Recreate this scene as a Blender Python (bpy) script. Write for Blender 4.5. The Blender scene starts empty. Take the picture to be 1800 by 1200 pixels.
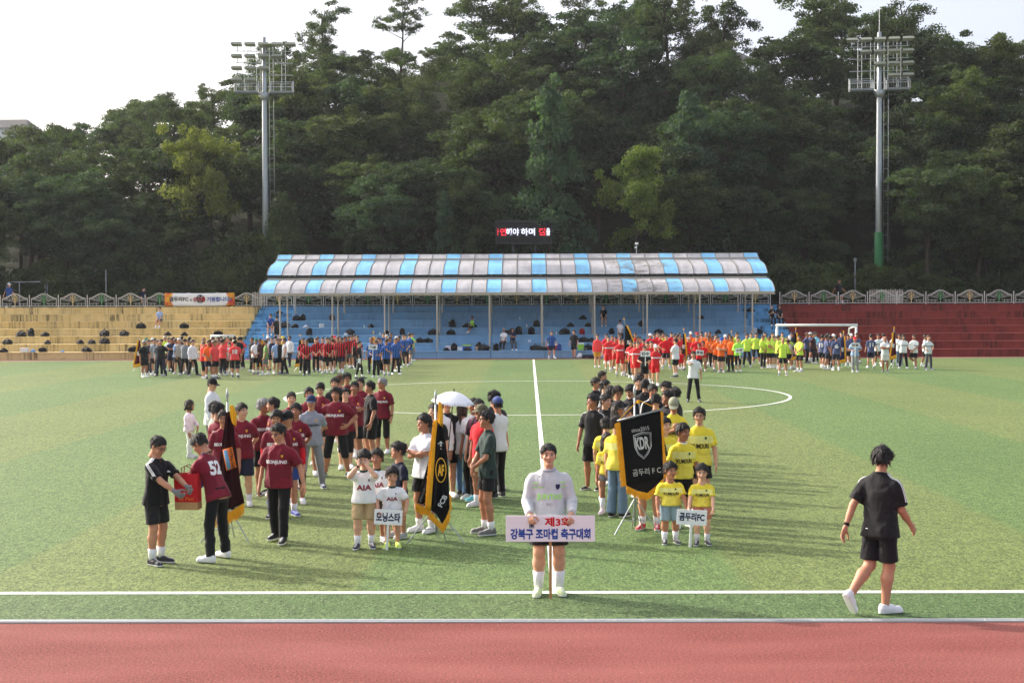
import bpy, bmesh, math, random
import numpy as np
from mathutils import Vector, Matrix
from mathutils.bvhtree import BVHTree

SC = bpy.context.scene
COL = SC.collection
R = math.radians

# ------------------------------------------------------------------ camera, sky, sun, exposure
CAM_H, FPX = 3.35, 2400.0
cam = bpy.data.cameras.new('camera')
cam.sensor_width = 36.0
cam.lens = FPX / 1800.0 * 36.0
cam.clip_start, cam.clip_end = 0.1, 3000.0
cam_o = bpy.data.objects.new('camera', cam)
COL.objects.link(cam_o)
cam_o.location = (0.0, 0.0, CAM_H)
PITCH, YAW, ROLL = -1.552, 0.692, -0.23
cam_o.matrix_world = (Matrix.Translation((0, 0, CAM_H)) @ Matrix.Rotation(R(YAW), 4, 'Z')
                      @ Matrix.Rotation(R(90 + PITCH), 4, 'X') @ Matrix.Rotation(R(ROLL), 4, 'Z'))
SC.camera = cam_o
CAM_M = cam_o.matrix_world.copy()

SUN_EL = 29.0
HAZE = 0.00018
SUN_DIR = Vector((-0.88, 0.475, 0.0)).normalized() * math.cos(R(SUN_EL)) + Vector((0, 0, math.sin(R(SUN_EL))))
world = bpy.data.worlds.new('World')
SC.world = world
world.use_nodes = True
wn = world.node_tree
bg = wn.nodes['Background']
sky = wn.nodes.new('ShaderNodeTexSky')
sky.sky_type = 'NISHITA'
sky.sun_disc = False
sky.sun_elevation = R(SUN_EL)
sky.sun_rotation = math.atan2(SUN_DIR.x, SUN_DIR.y)
sky.air_density, sky.dust_density, sky.ozone_density = 0.6, 8.0, 1.0
veil = wn.nodes.new('ShaderNodeMix'); veil.data_type = 'RGBA'; veil.blend_type = 'ADD'   # thin even white overcast over the blue
veil.inputs[0].default_value = 1.0; veil.inputs[7].default_value = (2.1, 2.15, 2.22, 1.0)
wn.links.new(sky.outputs[0], veil.inputs[6]); wn.links.new(veil.outputs[2], bg.inputs[0])
bg.inputs[1].default_value = 0.15
sun = bpy.data.lights.new('sun', 'SUN')
sun.energy, sun.angle, sun.color = 3.3, R(0.7), (1.0, 0.95, 0.87)
sun_o = bpy.data.objects.new('sun', sun)
COL.objects.link(sun_o)
sun_o.rotation_euler = SUN_DIR.to_track_quat('Z', 'Y').to_euler()
SC.view_settings.view_transform = 'Standard'
SC.view_settings.look = 'None'
SC.view_settings.gamma = 1.0
SC.view_settings.exposure = 0.66
SC.cycles.max_bounces = 6
SC.cycles.transparent_max_bounces = 12
SC.cycles.use_adaptive_sampling = True

# ------------------------------------------------------------------ small helpers
def lin(c):
    """sRGB 0-255 triple to linear rgba"""
    o = []
    for v in c:
        v = v / 255.0
        o.append(v / 12.92 if v <= 0.04045 else ((v + 0.055) / 1.055) ** 2.4)
    return (o[0], o[1], o[2], 1.0)

def ray(px, py):
    d = Vector(((px - 900.0) / FPX, -(py - 600.0) / FPX, -1.0))
    return (CAM_M.to_3x3() @ d)

def ground_at(px, py, z=0.0):
    d = ray(px, py)
    t = (z - CAM_H) / d.z
    return Vector((d.x * t, d.y * t, z))

def at_depth(px, py, Y):
    d = ray(px, py)
    t = Y / d.y
    return Vector((d.x * t, Y, CAM_H + d.z * t))

def tag(o, label=None, cat=None, group=None, kind=None):
    if label: o['label'] = label
    if cat: o['category'] = cat
    if group: o['group'] = group
    if kind: o['kind'] = kind
    return o

def empty(name, loc=(0, 0, 0), rz=0.0, sc=1.0):
    o = bpy.data.objects.new(name, None)
    COL.objects.link(o)
    o.location = loc
    o.rotation_euler = (0, 0, rz)
    o.scale = (sc, sc, sc)
    o.empty_display_size = 0.1
    return o

def new_obj(name, me, parent=None, color=None, mat=None):
    o = bpy.data.objects.new(name, me)
    COL.objects.link(o)
    if parent is not None:
        o.parent = parent
    if color is not None:
        o.color = color
    if mat is not None:
        if len(me.materials) == 0:
            me.materials.append(None)
        o.material_slots[0].link = 'OBJECT'
        o.material_slots[0].material = mat
    return o

class MB:
    """collects boxes, tubes and sheets into one mesh"""
    def __init__(self):
        self.v, self.f = [], []
    def box(self, x0, x1, y0, y1, z0, z1):
        b = len(self.v)
        self.v += [(x0, y0, z0), (x1, y0, z0), (x1, y1, z0), (x0, y1, z0), (x0, y0, z1), (x1, y0, z1), (x1, y1, z1), (x0, y1, z1)]
        self.f += [tuple(b + i for i in q) for q in ((0, 3, 2, 1), (4, 5, 6, 7), (0, 1, 5, 4), (1, 2, 6, 5), (2, 3, 7, 6), (3, 0, 4, 7))]
        return self
    def tube(self, pts, rad, n=8, caps=True):
        pts = [Vector(p) for p in pts]
        if not isinstance(rad, (list, tuple)):
            rad = [rad] * len(pts)
        b = len(self.v)
        for i, p in enumerate(pts):
            t = (pts[min(i + 1, len(pts) - 1)] - pts[max(i - 1, 0)])
            t = t.normalized() if t.length > 1e-9 else Vector((0, 0, 1))
            u = t.cross(Vector((0, 0, 1)))
            if u.length < 0.05: u = t.cross(Vector((0, 1, 0)))
            u.normalize(); w = t.cross(u)
            for k in range(n):
                a = 2 * math.pi * k / n
                q = p + (u * math.cos(a) + w * math.sin(a)) * rad[i]
                self.v.append((q.x, q.y, q.z))
        for i in range(len(pts) - 1):
            for k in range(n):
                a, c = b + i * n + k, b + i * n + (k + 1) % n
                self.f.append((a, a + n, c + n, c))
        if caps:
            self.f.append(tuple(b + k for k in range(n)))
            e = b + (len(pts) - 1) * n
            self.f.append(tuple(e + k for k in reversed(range(n))))
        return self
    def grid(self, P):
        """P: rows of points"""
        b = len(self.v); nr, nc = len(P), len(P[0])
        for row in P:
            self.v += [tuple(p) for p in row]
        for i in range(nr - 1):
            for j in range(nc - 1):
                a = b + i * nc + j
                self.f.append((a, a + 1, a + nc + 1, a + nc))
        return self
    def poly(self, pts):
        b = len(self.v); self.v += [tuple(p) for p in pts]
        self.f.append(tuple(range(b, b + len(pts))))
        return self
    def mesh(self, name, smooth=False):
        me = bpy.data.meshes.new(name)
        me.from_pydata(self.v, [], self.f)
        if smooth: me.polygons.foreach_set('use_smooth', [True] * len(me.polygons))
        me.update()
        return me
    def build(self, name, mat, parent=None, smooth=False, bevel=0.0, solid=0.0, loc=None):
        me = self.mesh(name, smooth)
        if isinstance(mat, bpy.types.Material): me.materials.append(mat)
        o = bpy.data.objects.new(name, me)
        COL.objects.link(o)
        if parent is not None: o.parent = parent
        if loc is not None: o.location = loc
        if solid:
            m = o.modifiers.new('thick', 'SOLIDIFY'); m.thickness = solid; m.offset = 0
        if bevel:
            m = o.modifiers.new('bevel', 'BEVEL'); m.width = bevel; m.segments = 2; m.limit_method = 'ANGLE'
        return o

# ------------------------------------------------------------------ material helpers
class NT:
    def __init__(self, name):
        self.m = bpy.data.materials.new(name)
        self.m.use_nodes = True
        self.t = self.m.node_tree
        self.b = self.t.nodes['Principled BSDF']
    def n(self, typ, **kw):
        nd = self.t.nodes.new(typ)
        for k, v in kw.items(): setattr(nd, k, v)
        return nd
    def put(self, sock, val):
        if isinstance(val, bpy.types.NodeSocket): self.t.links.new(val, sock)
        else: sock.default_value = val
    def math(self, op, a, b=0.0, c=0.0, clamp=False):
        nd = self.n('ShaderNodeMath', operation=op); nd.use_clamp = clamp
        self.put(nd.inputs[0], a); self.put(nd.inputs[1], b)
        if op in ('MULTIPLY_ADD', 'SMOOTH_MIN', 'COMPARE'): self.put(nd.inputs[2], c)
        return nd.outputs[0]
    def mix(self, fac, a, b, blend='MIX'):
        nd = self.n('ShaderNodeMix', data_type='RGBA', blend_type=blend)
        self.put(nd.inputs[0], fac); self.put(nd.inputs[6], a); self.put(nd.inputs[7], b)
        return nd.outputs[2]
    def ramp(self, fac, stops, interp='LINEAR'):
        nd = self.n('ShaderNodeValToRGB'); nd.color_ramp.interpolation = interp
        el = nd.color_ramp.elements
        while len(el) < len(stops): el.new(0.5)
        for e, (p, c) in zip(el, stops):
            e.position = p; e.color = c if len(c) == 4 else (*c, 1)
        self.put(nd.inputs[0], fac)
        return nd.outputs[0]
    def coord(self, which='Object'):
        return self.n('ShaderNodeTexCoord').outputs[which]
    def pos(self):
        return self.n('ShaderNodeNewGeometry').outputs['Position']
    def mapping(self, vec, scale=(1, 1, 1), loc=(0, 0, 0), rot=(0, 0, 0)):
        nd = self.n('ShaderNodeMapping')
        self.put(nd.inputs[0], vec); nd.inputs['Location'].default_value = loc
        nd.inputs['Rotation'].default_value = rot; nd.inputs['Scale'].default_value = scale
        return nd.outputs[0]
    def noise(self, vec, scale=5.0, detail=3.0, rough=0.55):
        nd = self.n('ShaderNodeTexNoise')
        if vec is not None: self.put(nd.inputs['Vector'], vec)
        nd.inputs['Scale'].default_value = scale; nd.inputs['Detail'].default_value = detail
        nd.inputs['Roughness'].default_value = rough
        return nd.outputs[0]
    def sep(self, vec):
        nd = self.n('ShaderNodeSeparateXYZ'); self.put(nd.inputs[0], vec)
        return nd.outputs
    def attr(self, name):
        return self.n('ShaderNodeAttribute', attribute_name=name)
    def bump(self, h, strength=0.3, dist=0.02):
        nd = self.n('ShaderNodeBump'); nd.inputs['Strength'].default_value = strength
        nd.inputs['Distance'].default_value = dist
        self.put(nd.inputs['Height'], h)
        self.t.links.new(nd.outputs[0], self.b.inputs['Normal'])
    def set(self, color=None, rough=0.8, metal=0.0, spec=0.3):
        if color is not None: self.put(self.b.inputs['Base Color'], color)
        self.put(self.b.inputs['Roughness'], rough)
        self.b.inputs['Metallic'].default_value = metal
        self.b.inputs['Specular IOR Level'].default_value = spec
        return self.m
    def rng(self, v, a, b):
        nd = self.n('ShaderNodeMapRange'); self.put(nd.inputs[0], v)
        nd.inputs[1].default_value = a; nd.inputs[2].default_value = b
        return nd.outputs[0]

def plain(name, rgb, rough=0.7, metal=0.0, spec=0.3, var=0.12, scale=6.0, bump=0.0):
    t = NT(name)
    c = lin(rgb)
    nz = t.noise(t.coord(), scale, 4)
    d = tuple(v * (1 - var) for v in c[:3]) + (1,)
    l = tuple(min(1, v * (1 + var)) for v in c[:3]) + (1,)
    m = t.set(t.mix(nz, d, l), rough, metal, spec)
    if bump: t.bump(nz, bump, 0.01)
    return m

# ------------------------------------------------------------------ setting materials
def mat_turf():
    t = NT('artificial_turf')
    P = t.pos(); s = t.sep(P)
    stripe = t.math('SINE', t.math('MULTIPLY', t.math('SUBTRACT', s[0], 0.27 - 2.3), math.pi / 4.6))
    wob = t.math('MULTIPLY', t.math('SUBTRACT', t.noise(P, 3.0, 3), 0.5), 0.25)
    k = t.rng(t.math('ADD', stripe, wob), -0.05, 0.05)
    k = t.math('MULTIPLY', k, t.math('GREATER_THAN', s[1], 15.7))
    # pale tan side against blue-green side of the pile
    c = t.mix(k, lin((122, 138, 73)), lin((106, 135, 72)))
    c = t.mix(t.math('LESS_THAN', s[1], 15.7), c, lin((92, 119, 68)))
    big = t.noise(t.mapping(P, (0.25, 0.12, 1)), 1.0, 4)
    c = t.mix(t.rng(big, 0.3, 0.7), t.mix(0.16, c, lin((60, 90, 44))), t.mix(0.14, c, lin((160, 168, 110))))
    fine = t.noise(t.mapping(P, (1.0, 0.5, 1)), 34.0, 3, 0.85)
    mid = t.noise(t.mapping(P, (1.0, 0.35, 1), (5, 3, 0)), 9.0, 3, 0.8)
    c = t.mix(t.rng(mid, 0.36, 0.6), t.mix(0.36, c, lin((40, 62, 32))), c)
    c = t.mix(t.rng(fine, 0.38, 0.56), t.mix(0.78, c, lin((22, 38, 18))), c)
    speck = t.rng(t.noise(t.mapping(P, (1, .6, 1)), 46.0, 2, 0.7), 0.58, 0.7)
    c = t.mix(t.math('MULTIPLY', speck, 0.42), c, lin((198, 208, 160)))
    t.set(c, 0.75, 0, 0.25)
    t.bump(t.math('ADD', fine, t.noise(P, 110.0, 2)), 0.55, 0.02)
    return t.m

def mat_track():
    t = NT('red_track_rubber')
    P = t.pos()
    g = t.noise(P, 40.0, 3, 0.85)
    big = t.noise(t.mapping(P, (0.5, 1.4, 1)), 0.9, 4)
    c = t.mix(t.rng(g, 0.38, 0.62), lin((68, 31, 29)), lin((146, 78, 71)))
    pale = t.rng(t.noise(t.mapping(P, (.12, .5, 1), (2, 0, 0)), 1.0, 3), .4, .7)
    c = t.mix(t.math('MULTIPLY', pale, .2), c, lin((170, 118, 108)))
    c = t.mix(t.rng(big, 0.35, 0.7), c, t.mix(0.3, c, lin((160, 98, 90))))
    spk = t.rng(t.noise(P, 38.0, 1), 0.74, 0.78)
    c = t.mix(t.math('MULTIPLY', spk, 0.35), c, lin((225, 215, 200)))
    t.set(c, 0.85, 0, 0.2)
    t.bump(g, 0.5, 0.006)
    return t.m

def mat_concrete(name, rgb, dark, streak=0.9, dirt=(38, 36, 32)):
    """painted concrete with streaks of grime running down the face"""
    t = NT(name)
    P = t.pos(); s = t.sep(P)
    Q = t.mapping(P, (1.0, 0.9, 0.0))
    low = t.noise(t.mapping(Q, (0.9, 1.0, 1.0)), 1.0, 4, 0.6)
    fine = t.noise(t.mapping(Q, (7.0, 1.0, 1.0)), 1.0, 3, 0.6)
    grain = t.noise(t.mapping(P, (10.0, 10.0, 3.0)), 1.0, 4, 0.7)
    k = t.math('MULTIPLY', t.rng(low, 0.46, 0.6), t.rng(fine, 0.42, 0.6))
    k = t.math('MULTIPLY', k, t.rng(grain, 0.25, 0.6))
    k = t.math('MULTIPLY', k, streak, clamp=True)
    mott = t.noise(P, 2.2, 5, 0.65)
    rv = t.n('ShaderNodeObjectInfo').outputs['Random']
    c = t.mix(t.math('ADD', t.math('MULTIPLY', t.rng(mott, 0.3, 0.7), .5), t.math('MULTIPLY', rv, .5)), lin(dark), lin(rgb))
    blotch = t.rng(t.noise(t.mapping(P, (0.7, 0.7, 1.3), (3, 1, 7)), 1.0, 5, 0.7), 0.58, 0.72)
    c = t.mix(t.math('MULTIPLY', blotch, 0.35 * streak), c, lin(dirt))
    c = t.mix(k, c, lin(dirt))
    t.set(c, 0.85, 0, 0.25)
    t.bump(mott, 0.25, 0.02)
    return t.m

def mat_leaf(name):
    """leaf: object colour tinted, lets light through"""
    t = NT(name)
    oi = t.n('ShaderNodeObjectInfo')
    at = t.attr('tint').outputs['Fac']
    c0 = t.mix(t.rng(at, 0.0, 1.0), (0.5, 0.55, 0.55, 1), (1.55, 1.5, 1.25, 1))
    c = t.mix(1.0, oi.outputs['Color'], c0, 'MULTIPLY')
    t.set(c, 0.62, 0, 0.14)
    tr = t.n('ShaderNodeBsdfTranslucent')
    t.put(tr.inputs[0], t.mix(1.0, c, (1.5, 1.7, 0.6, 1), 'MULTIPLY'))
    mx = t.n('ShaderNodeMixShader'); mx.inputs[0].default_value = 0.38
    t.t.links.new(t.b.outputs[0], mx.inputs[1]); t.t.links.new(tr.outputs[0], mx.inputs[2])
    t.t.links.new(mx.outputs[0], t.t.nodes['Material Output'].inputs[0])
    return t.m

def mat_bark():
    t = NT('bark')
    n = t.noise(t.mapping(t.coord(), (6, 6, 1.2)), 2.0, 4)
    t.set(t.mix(n, lin((32, 28, 25)), lin((84, 74, 64))), 0.9, 0, 0.1)
    t.bump(n, 0.6, 0.03)
    return t.m

def mat_soil():
    t = NT('woodland_floor')
    P = t.pos()
    n = t.noise(P, 1.3, 5)
    t.set(t.mix(t.rng(n, 0.3, 0.7), lin((24, 30, 18)), lin((44, 50, 30))), 0.95, 0, 0.1)
    t.bump(n, 0.6, 0.2)
    return t.m

def mat_roof(name, rgb):
    t = NT(name)
    P = t.pos(); s = t.sep(P)
    n = t.noise(t.mapping(P, (2.5, 0.6, 0.6)), 1.0, 4)
    c = t.mix(t.rng(n, 0.3, 0.75), lin(rgb), lin(tuple(v * 0.86 for v in rgb)))
    # leaf litter and grime on the part under the trees
    near = t.math('SUBTRACT', 1.0, t.math('ABSOLUTE', t.math('DIVIDE', t.math('SUBTRACT', s[0], 7.2), 4.5)), clamp=True)
    g = t.rng(t.noise(t.mapping(P, (1.2, 1.2, 3.0)), 1.0, 6, 0.75), 0.45, 0.7)
    c = t.mix(t.math('MULTIPLY', t.math('MULTIPLY', near, g), 1.3, clamp=True), c, lin((96, 90, 84)))
    t.set(c, 0.6, 0, 0.3)
    return t.m

M = {}
M['turf'] = mat_turf()
M['track'] = mat_track()
def mat_line():
    t = NT('white_turf_line')
    n = t.noise(t.pos(), 55.0, 2)
    t.set(t.mix(t.rng(n, 0.3, 0.6), lin((196, 200, 188)), lin((240, 240, 236))), 0.8, 0, 0.2)
    t.bump(n, 0.4, 0.01)
    return t.m
M['line'] = mat_line()
M['yellow'] = mat_concrete('yellow_painted_concrete', (232, 208, 152), (208, 180, 120))
M['blue'] = mat_concrete('blue_painted_concrete', (136, 178, 210), (116, 158, 194), 0.25)
M['bluestair'] = mat_concrete('worn_blue_paint', (122, 182, 222), (84, 140, 184), 1.1)
M['red'] = mat_concrete('red_painted_concrete', (148, 64, 57), (118, 48, 43), 0.9, (44, 30, 28))
M['curb'] = plain('concrete_kerb', (170, 172, 168), 0.8)
M['soil'] = mat_soil()
M['leaf'] = mat_leaf('leaf')
M['bark'] = mat_bark()
M['roofgrey'] = mat_roof('roof_grey_sheet', (186, 184, 187))
M['roofblue'] = mat_roof('roof_blue_sheet', (132, 196, 236))
M['steel'] = plain('galvanised_steel', (168, 174, 178), 0.42, 0.55, 0.5)
M['post'] = plain('grey_painted_post', (176, 168, 156), 0.5, 0.1)
M['rib'] = plain('roof_rib', (120, 116, 108), 0.5, 0.2)
M['gutter'] = plain('dark_gutter', (58, 58, 58), 0.6)
M['fence'] = plain('white_fence_paint', (205, 203, 196), 0.5, 0.1)
M['fgreen'] = plain('green_emblem_paint', (112, 168, 118), 0.5)
M['fcream'] = plain('cream_emblem_paint', (222, 200, 150), 0.5)
M['white'] = plain('white_paint', (236, 236, 234), 0.45, var=0.04)
M['black'] = plain('black_plastic', (26, 26, 28), 0.5)
M['lamp'] = plain('lamp_housing', (146, 150, 136), 0.5)
M['lampbody'] = plain('lamp_body', (140, 146, 148), 0.45, 0.4)
M['mastgreen'] = plain('green_mast_paint', (40, 104, 60), 0.5)
M['asphalt'] = plain('path_concrete', (120, 118, 112), 0.9)
# ------------------------------------------------------------------ ground, turf, track
def sheet(name, x0, x1, y0, y1, z, mat, nx=1, ny=1, parent=None):
    P = [[(x0 + (x1 - x0) * j / nx, y0 + (y1 - y0) * i / ny, z) for j in range(nx + 1)] for i in range(ny + 1)]
    return MB().grid(P).build(name, mat, parent)

HX = 0.30            # halfway line
NEAR_T, TURF0, TURF1 = 15.75, 14.42, 82.9
STAND_Y, TREAD, RISE, NSTEP = 85.2, 1.25, 0.467, 7
TOPZ = RISE * NSTEP
o = sheet('ground', -250, 250, -28, 98.0, -0.012, M['soil']); tag(o, kind='structure')
o = sheet('track', -160, 160, -2.0, TURF0 - 0.12, 0.0, M['track']); tag(o, kind='structure')
o = sheet('far_track', -160, 160, TURF1 + 0.12, STAND_Y + 0.02, 0.0, M['track']); tag(o, kind='structure')
o = sheet('turf', -160, 160, TURF0, TURF1, 0.012, M['turf'], 1, 1); tag(o, kind='structure')
# pile at the edge of the turf: short upright fibres that give the kerb side its shaggy rim
def drain(name, y0, y1, kind='structure'):
    b = MB(); b.box(-160, 160, y0, y1, -0.05, 0.016)
    o = b.build(name, M['curb']); tag(o, kind=kind); return o
drain('kerb', TURF0 - 0.12, TURF0 - 0.002); drain('kerb', TURF1 + 0.002, TURF1 + 0.12)
g = MB()
for i in range(60):
    x = -9 + i * 0.3
    g.box(x, x + 0.28, TURF0 - 0.09, TURF0 - 0.035, 0.016, 0.021)
tag(g.build('drain_grate', M['steel']), kind='structure')

def line_obj(name, P):
    o = MB().grid(P).build(name, M['line']); tag(o, kind='structure'); return o
line_obj('touchline', [[(-52, NEAR_T - 0.065, 0.017), (53, NEAR_T - 0.065, 0.017)], [(-52, NEAR_T + 0.065, 0.017), (53, NEAR_T + 0.065, 0.017)]])
line_obj('halfway_line', [[(HX - 0.055, NEAR_T + 0.085, 0.017), (HX + 0.055, NEAR_T + 0.085, 0.017)], [(HX - 0.055, TURF1 - 0.1, 0.017), (HX + 0.055, TURF1 - 0.1, 0.017)]])
CY, CR = 50.2, 9.15
P = []
for i in range(129):
    a = 2 * math.pi * i / 128
    P.append([(HX + (CR - 0.055) * math.cos(a), CY + (CR - 0.055) * math.sin(a), 0.0212), (HX + (CR + 0.055) * math.cos(a), CY + (CR + 0.055) * math.sin(a), 0.0212)])
line_obj('centre_circle_line', P)

# ------------------------------------------------------------------ terrain behind the stands
def smooth(a, b, x):
    t = max(0.0, min(1.0, (x - a) / (b - a))); return t * t * (3 - 2 * t)
RIDGE = [(-90, 7), (-52, 9.0), (-40, 11), (-30, 15.5), (-18, 22), (-6, 25.5), (6, 25), (20, 22), (32, 22), (50, 22), (90, 20)]
def ridge(x):
    for (a, ha), (b, hb) in zip(RIDGE, RIDGE[1:]):
        if a <= x <= b: return ha + (hb - ha) * (x - a) / (b - a)
    return RIDGE[0][1] if x < 0 else RIDGE[-1][1]
def terrain(x, y):
    xs = x * 130.0 / max(y, 60)
    t = smooth(96.0, 150.0, y) * 0.6 + max(0.0, min(1.0, (y - 97) / 50)) * 0.4
    return TOPZ - 0.02 + ridge(xs) * t + 0.35 * math.sin(x * 0.31 + y * 0.2) * smooth(98, 106, y)
P = []
for i in range(31):
    y = STAND_Y + TREAD * 6 + 1.0 + (i / 30) ** 1.3 * 130
    P.append([(x, y, terrain(x, y)) for x in range(-170, 171, 5)])
o = MB().grid(P).build('hillside', M['soil'], smooth=True); tag(o, kind='structure')

# ------------------------------------------------------------------ terraces
XL, XR = -18.35, 16.95
def terrace(name, x0, x1, mat, label, seg):
    root = empty(name, ((x0 + x1) / 2, STAND_Y, 0))
    tag(root, label, 'grandstand')
    cx = (x0 + x1) / 2
    for k in range(NSTEP):
        z0, z1 = RISE * k, RISE * (k + 1)
        y0 = TREAD * k
        depth = 1.9 if k == NSTEP - 1 else TREAD
        n = max(1, round((x1 - x0) / seg))
        w = (x1 - x0) / n
        for j in range(n):                      # each cast slab: a nosing over a riser, thin joint between neighbours
            a, c = x0 + j * w - cx + 0.012, x0 + (j + 1) * w - cx - 0.012
            jit = random.Random(j * 31 + k * 7).uniform(-0.012, 0.012)
            b = MB()
            b.box(a, c, y0 + 0.035 + jit, y0 + depth, max(z0 - 0.3, -0.1), z1 - 0.075)
            b.box(a, c, y0 + jit, y0 + depth + 0.03, z1 - 0.078, z1 - 0.002 * (j % 2))
            b.build('step', mat, root)
    return root
terrace('terrace', -60, XL - 0.02, M['yellow'], 'stained yellow concrete terrace beside the roofed blue stand', 4.2)
terrace('terrace', XL + 2.45, XR - 2.4, M['blue'], 'blue painted concrete terrace under the long canopy roof', 3.3)
terrace('terrace', XR + 0.02, 60, M['red'], 'dark red concrete terrace behind the white goal', 4.2)
def stairs(x0, x1, label):
    cx = (x0 + x1) / 2
    root = empty('stairs', (cx, STAND_Y, 0)); tag(root, label, 'stairs')
    n = NSTEP * 2
    for k in range(n):
        b = MB(); z1 = RISE / 2 * (k + 1); y0 = TREAD / 2 * k
        b.box(x0 - cx, x1 - cx, y0, y0 + (1.3 if k == n - 1 else TREAD / 2 + 0.1), max(-0.1, z1 - RISE / 2 - 0.4), z1 - 0.003)
        b.build('step', M['bluestair'], root, bevel=0.015)
stairs(XL, XL + 2.43, 'worn blue stairs between the yellow terrace and the blue terrace')
stairs(XR - 2.38, XR, 'worn blue stairs between the blue terrace and the red terrace')
# ground slab behind the terrace tops
o = sheet('path', -60, 60, STAND_Y + TREAD * 6 + 1.85, 97.5, TOPZ + 0.005, M['asphalt']); tag(o, kind='structure')

# ------------------------------------------------------------------ canopy roof
RX0, RX1, NP = -17.05, 15.55, 34
roof = empty('canopy_roof', ((RX0 + RX1) / 2, 86.5, 0))
tag(roof, 'two tiered canopy roof of grey and light blue sheets on grey posts', 'roof')
RCX = (RX0 + RX1) / 2
LOW = [(86.3, 4.08), (86.6, 4.38), (86.95, 4.57), (87.3, 4.70), (88.4, 4.92), (89.5, 5.07), (89.9, 5.11)]
UPP = [(88.94, 5.27), (89.3, 5.55), (89.65, 5.74), (90.0, 5.88), (90.5, 6.0), (91.1, 6.10), (91.7, 6.2), (92.3, 6.34), (92.9, 6.68), (93.1, 6.78)]
def roof_tier(prof, off):
    w = (RX1 - RX0) / NP
    ribp = prof
    yy = [p[0] for p in prof]; zz = [p[1] for p in prof]; tt = np.linspace(0, len(prof) - 1, 19)
    prof = list(zip(np.interp(tt, range(len(yy)), yy).tolist(), np.convolve(np.pad(np.interp(tt, range(len(zz)), zz), 1, mode='edge'), (.25, .5, .25), 'valid').tolist()))
    for i in range(NP):
        x0, x1 = RX0 + i * w - RCX, RX0 + (i + 1) * w - RCX
        b = MB()
        sag = 0.012 * math.sin(i * 2.1 + off)
        b.grid([[(x0 + 0.02 + (x1 - x0 - 0.04) * j, y - 86.5, z + sag) for j in (0, 1)] for (y, z) in prof])
        b.build('roof_panel', M['roofblue'] if i % 3 == 0 else M['roofgrey'], roof, solid=0.012)
    for i in range(NP + 1):
        x = RX0 + i * w - RCX
        MB().tube([(x, y - 86.5, z + 0.01) for (y, z) in prof], 0.03, 6).build('rib', M['rib'], roof, smooth=True)
roof_tier(LOW, 0.0); roof_tier(UPP, 1.3)
L = (RX1 - RX0) / 2
for (y, z, s, nm, mt) in ((86.33, 4.0, 0.07, 'gutter', 'post'), (88.92, 5.19, 0.07, 'gutter', 'gutter'), (93.14, 6.78, 0.04, 'ridge_beam', 'rib')):
    MB().box(-L, L, y - 86.5 - s / 2, y - 86.5 + s / 2, z - s, z + s * 0.5).build(nm, M[mt], roof)
MB().box(-L + 0.05, L - 0.05, 89.2 - 86.5, 89.28 - 86.5, 4.98, 5.2).build('gap_shade_strip', M['gutter'], roof)  # dark strip set in the gap between the tiers in place of shade
for (Y, zb, zt, px0, dx) in ((86.12, RISE, 4.0, 491.8, 92.25), (88.8, RISE * 3, 4.98, 505.0, 89.35), (92.25, RISE * 6, 6.35, 519.0, 86.4)):
    for i in range(10):
        X = (px0 + dx * i - 929.0) / 2400.0 * Y
        b = MB().tube([(0, 0, 0.0), (0, 0, zt - zb)], 0.055, 10)
        b.box(-0.1, 0.1, -0.1, 0.1, 0.0, 0.03)
        b.build('post', M['post'], roof, loc=(X - RCX, Y - 86.5, zb + 0.001))
    y = Y - 86.5
    MB().box(-L + 0.1, L - 0.1, y - 0.05, y + 0.05, zt - 0.02, zt + 0.12).build('beam', M['post'], roof)
for i in range(10):
    X = (491.8 + 92.25 * i - 929.0) / 2400.0 * 86.12 - RCX
    MB().tube([(X, 86.12 - 86.5, 3.95), (X, 88.8 - 86.5, 4.95), (X, 92.25 - 86.5, 6.3)], 0.04, 6).build('rafter', M['post'], roof)
# small camera pole standing on the ridge
cp = empty('camera_pole', at_depth(1119, 447, 94.0)); cp.location.z = 6.7
tag(cp, 'thin grey pole with small white surveillance camera above the canopy', 'camera pole')
MB().tube([(0, 0, -3.4), (0, 0, 0.75)], 0.035, 8).build('pole', M['steel'], cp)
MB().box(-0.1, 0.12, -0.2, 0.08, 0.72, 0.86).build('camera_body', M['white'], cp, bevel=0.02)
MB().tube([(0, 0, 0.55), (-0.12, -0.1, 0.5)], 0.05, 8).build('camera_dome', M['white'], cp)

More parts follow.
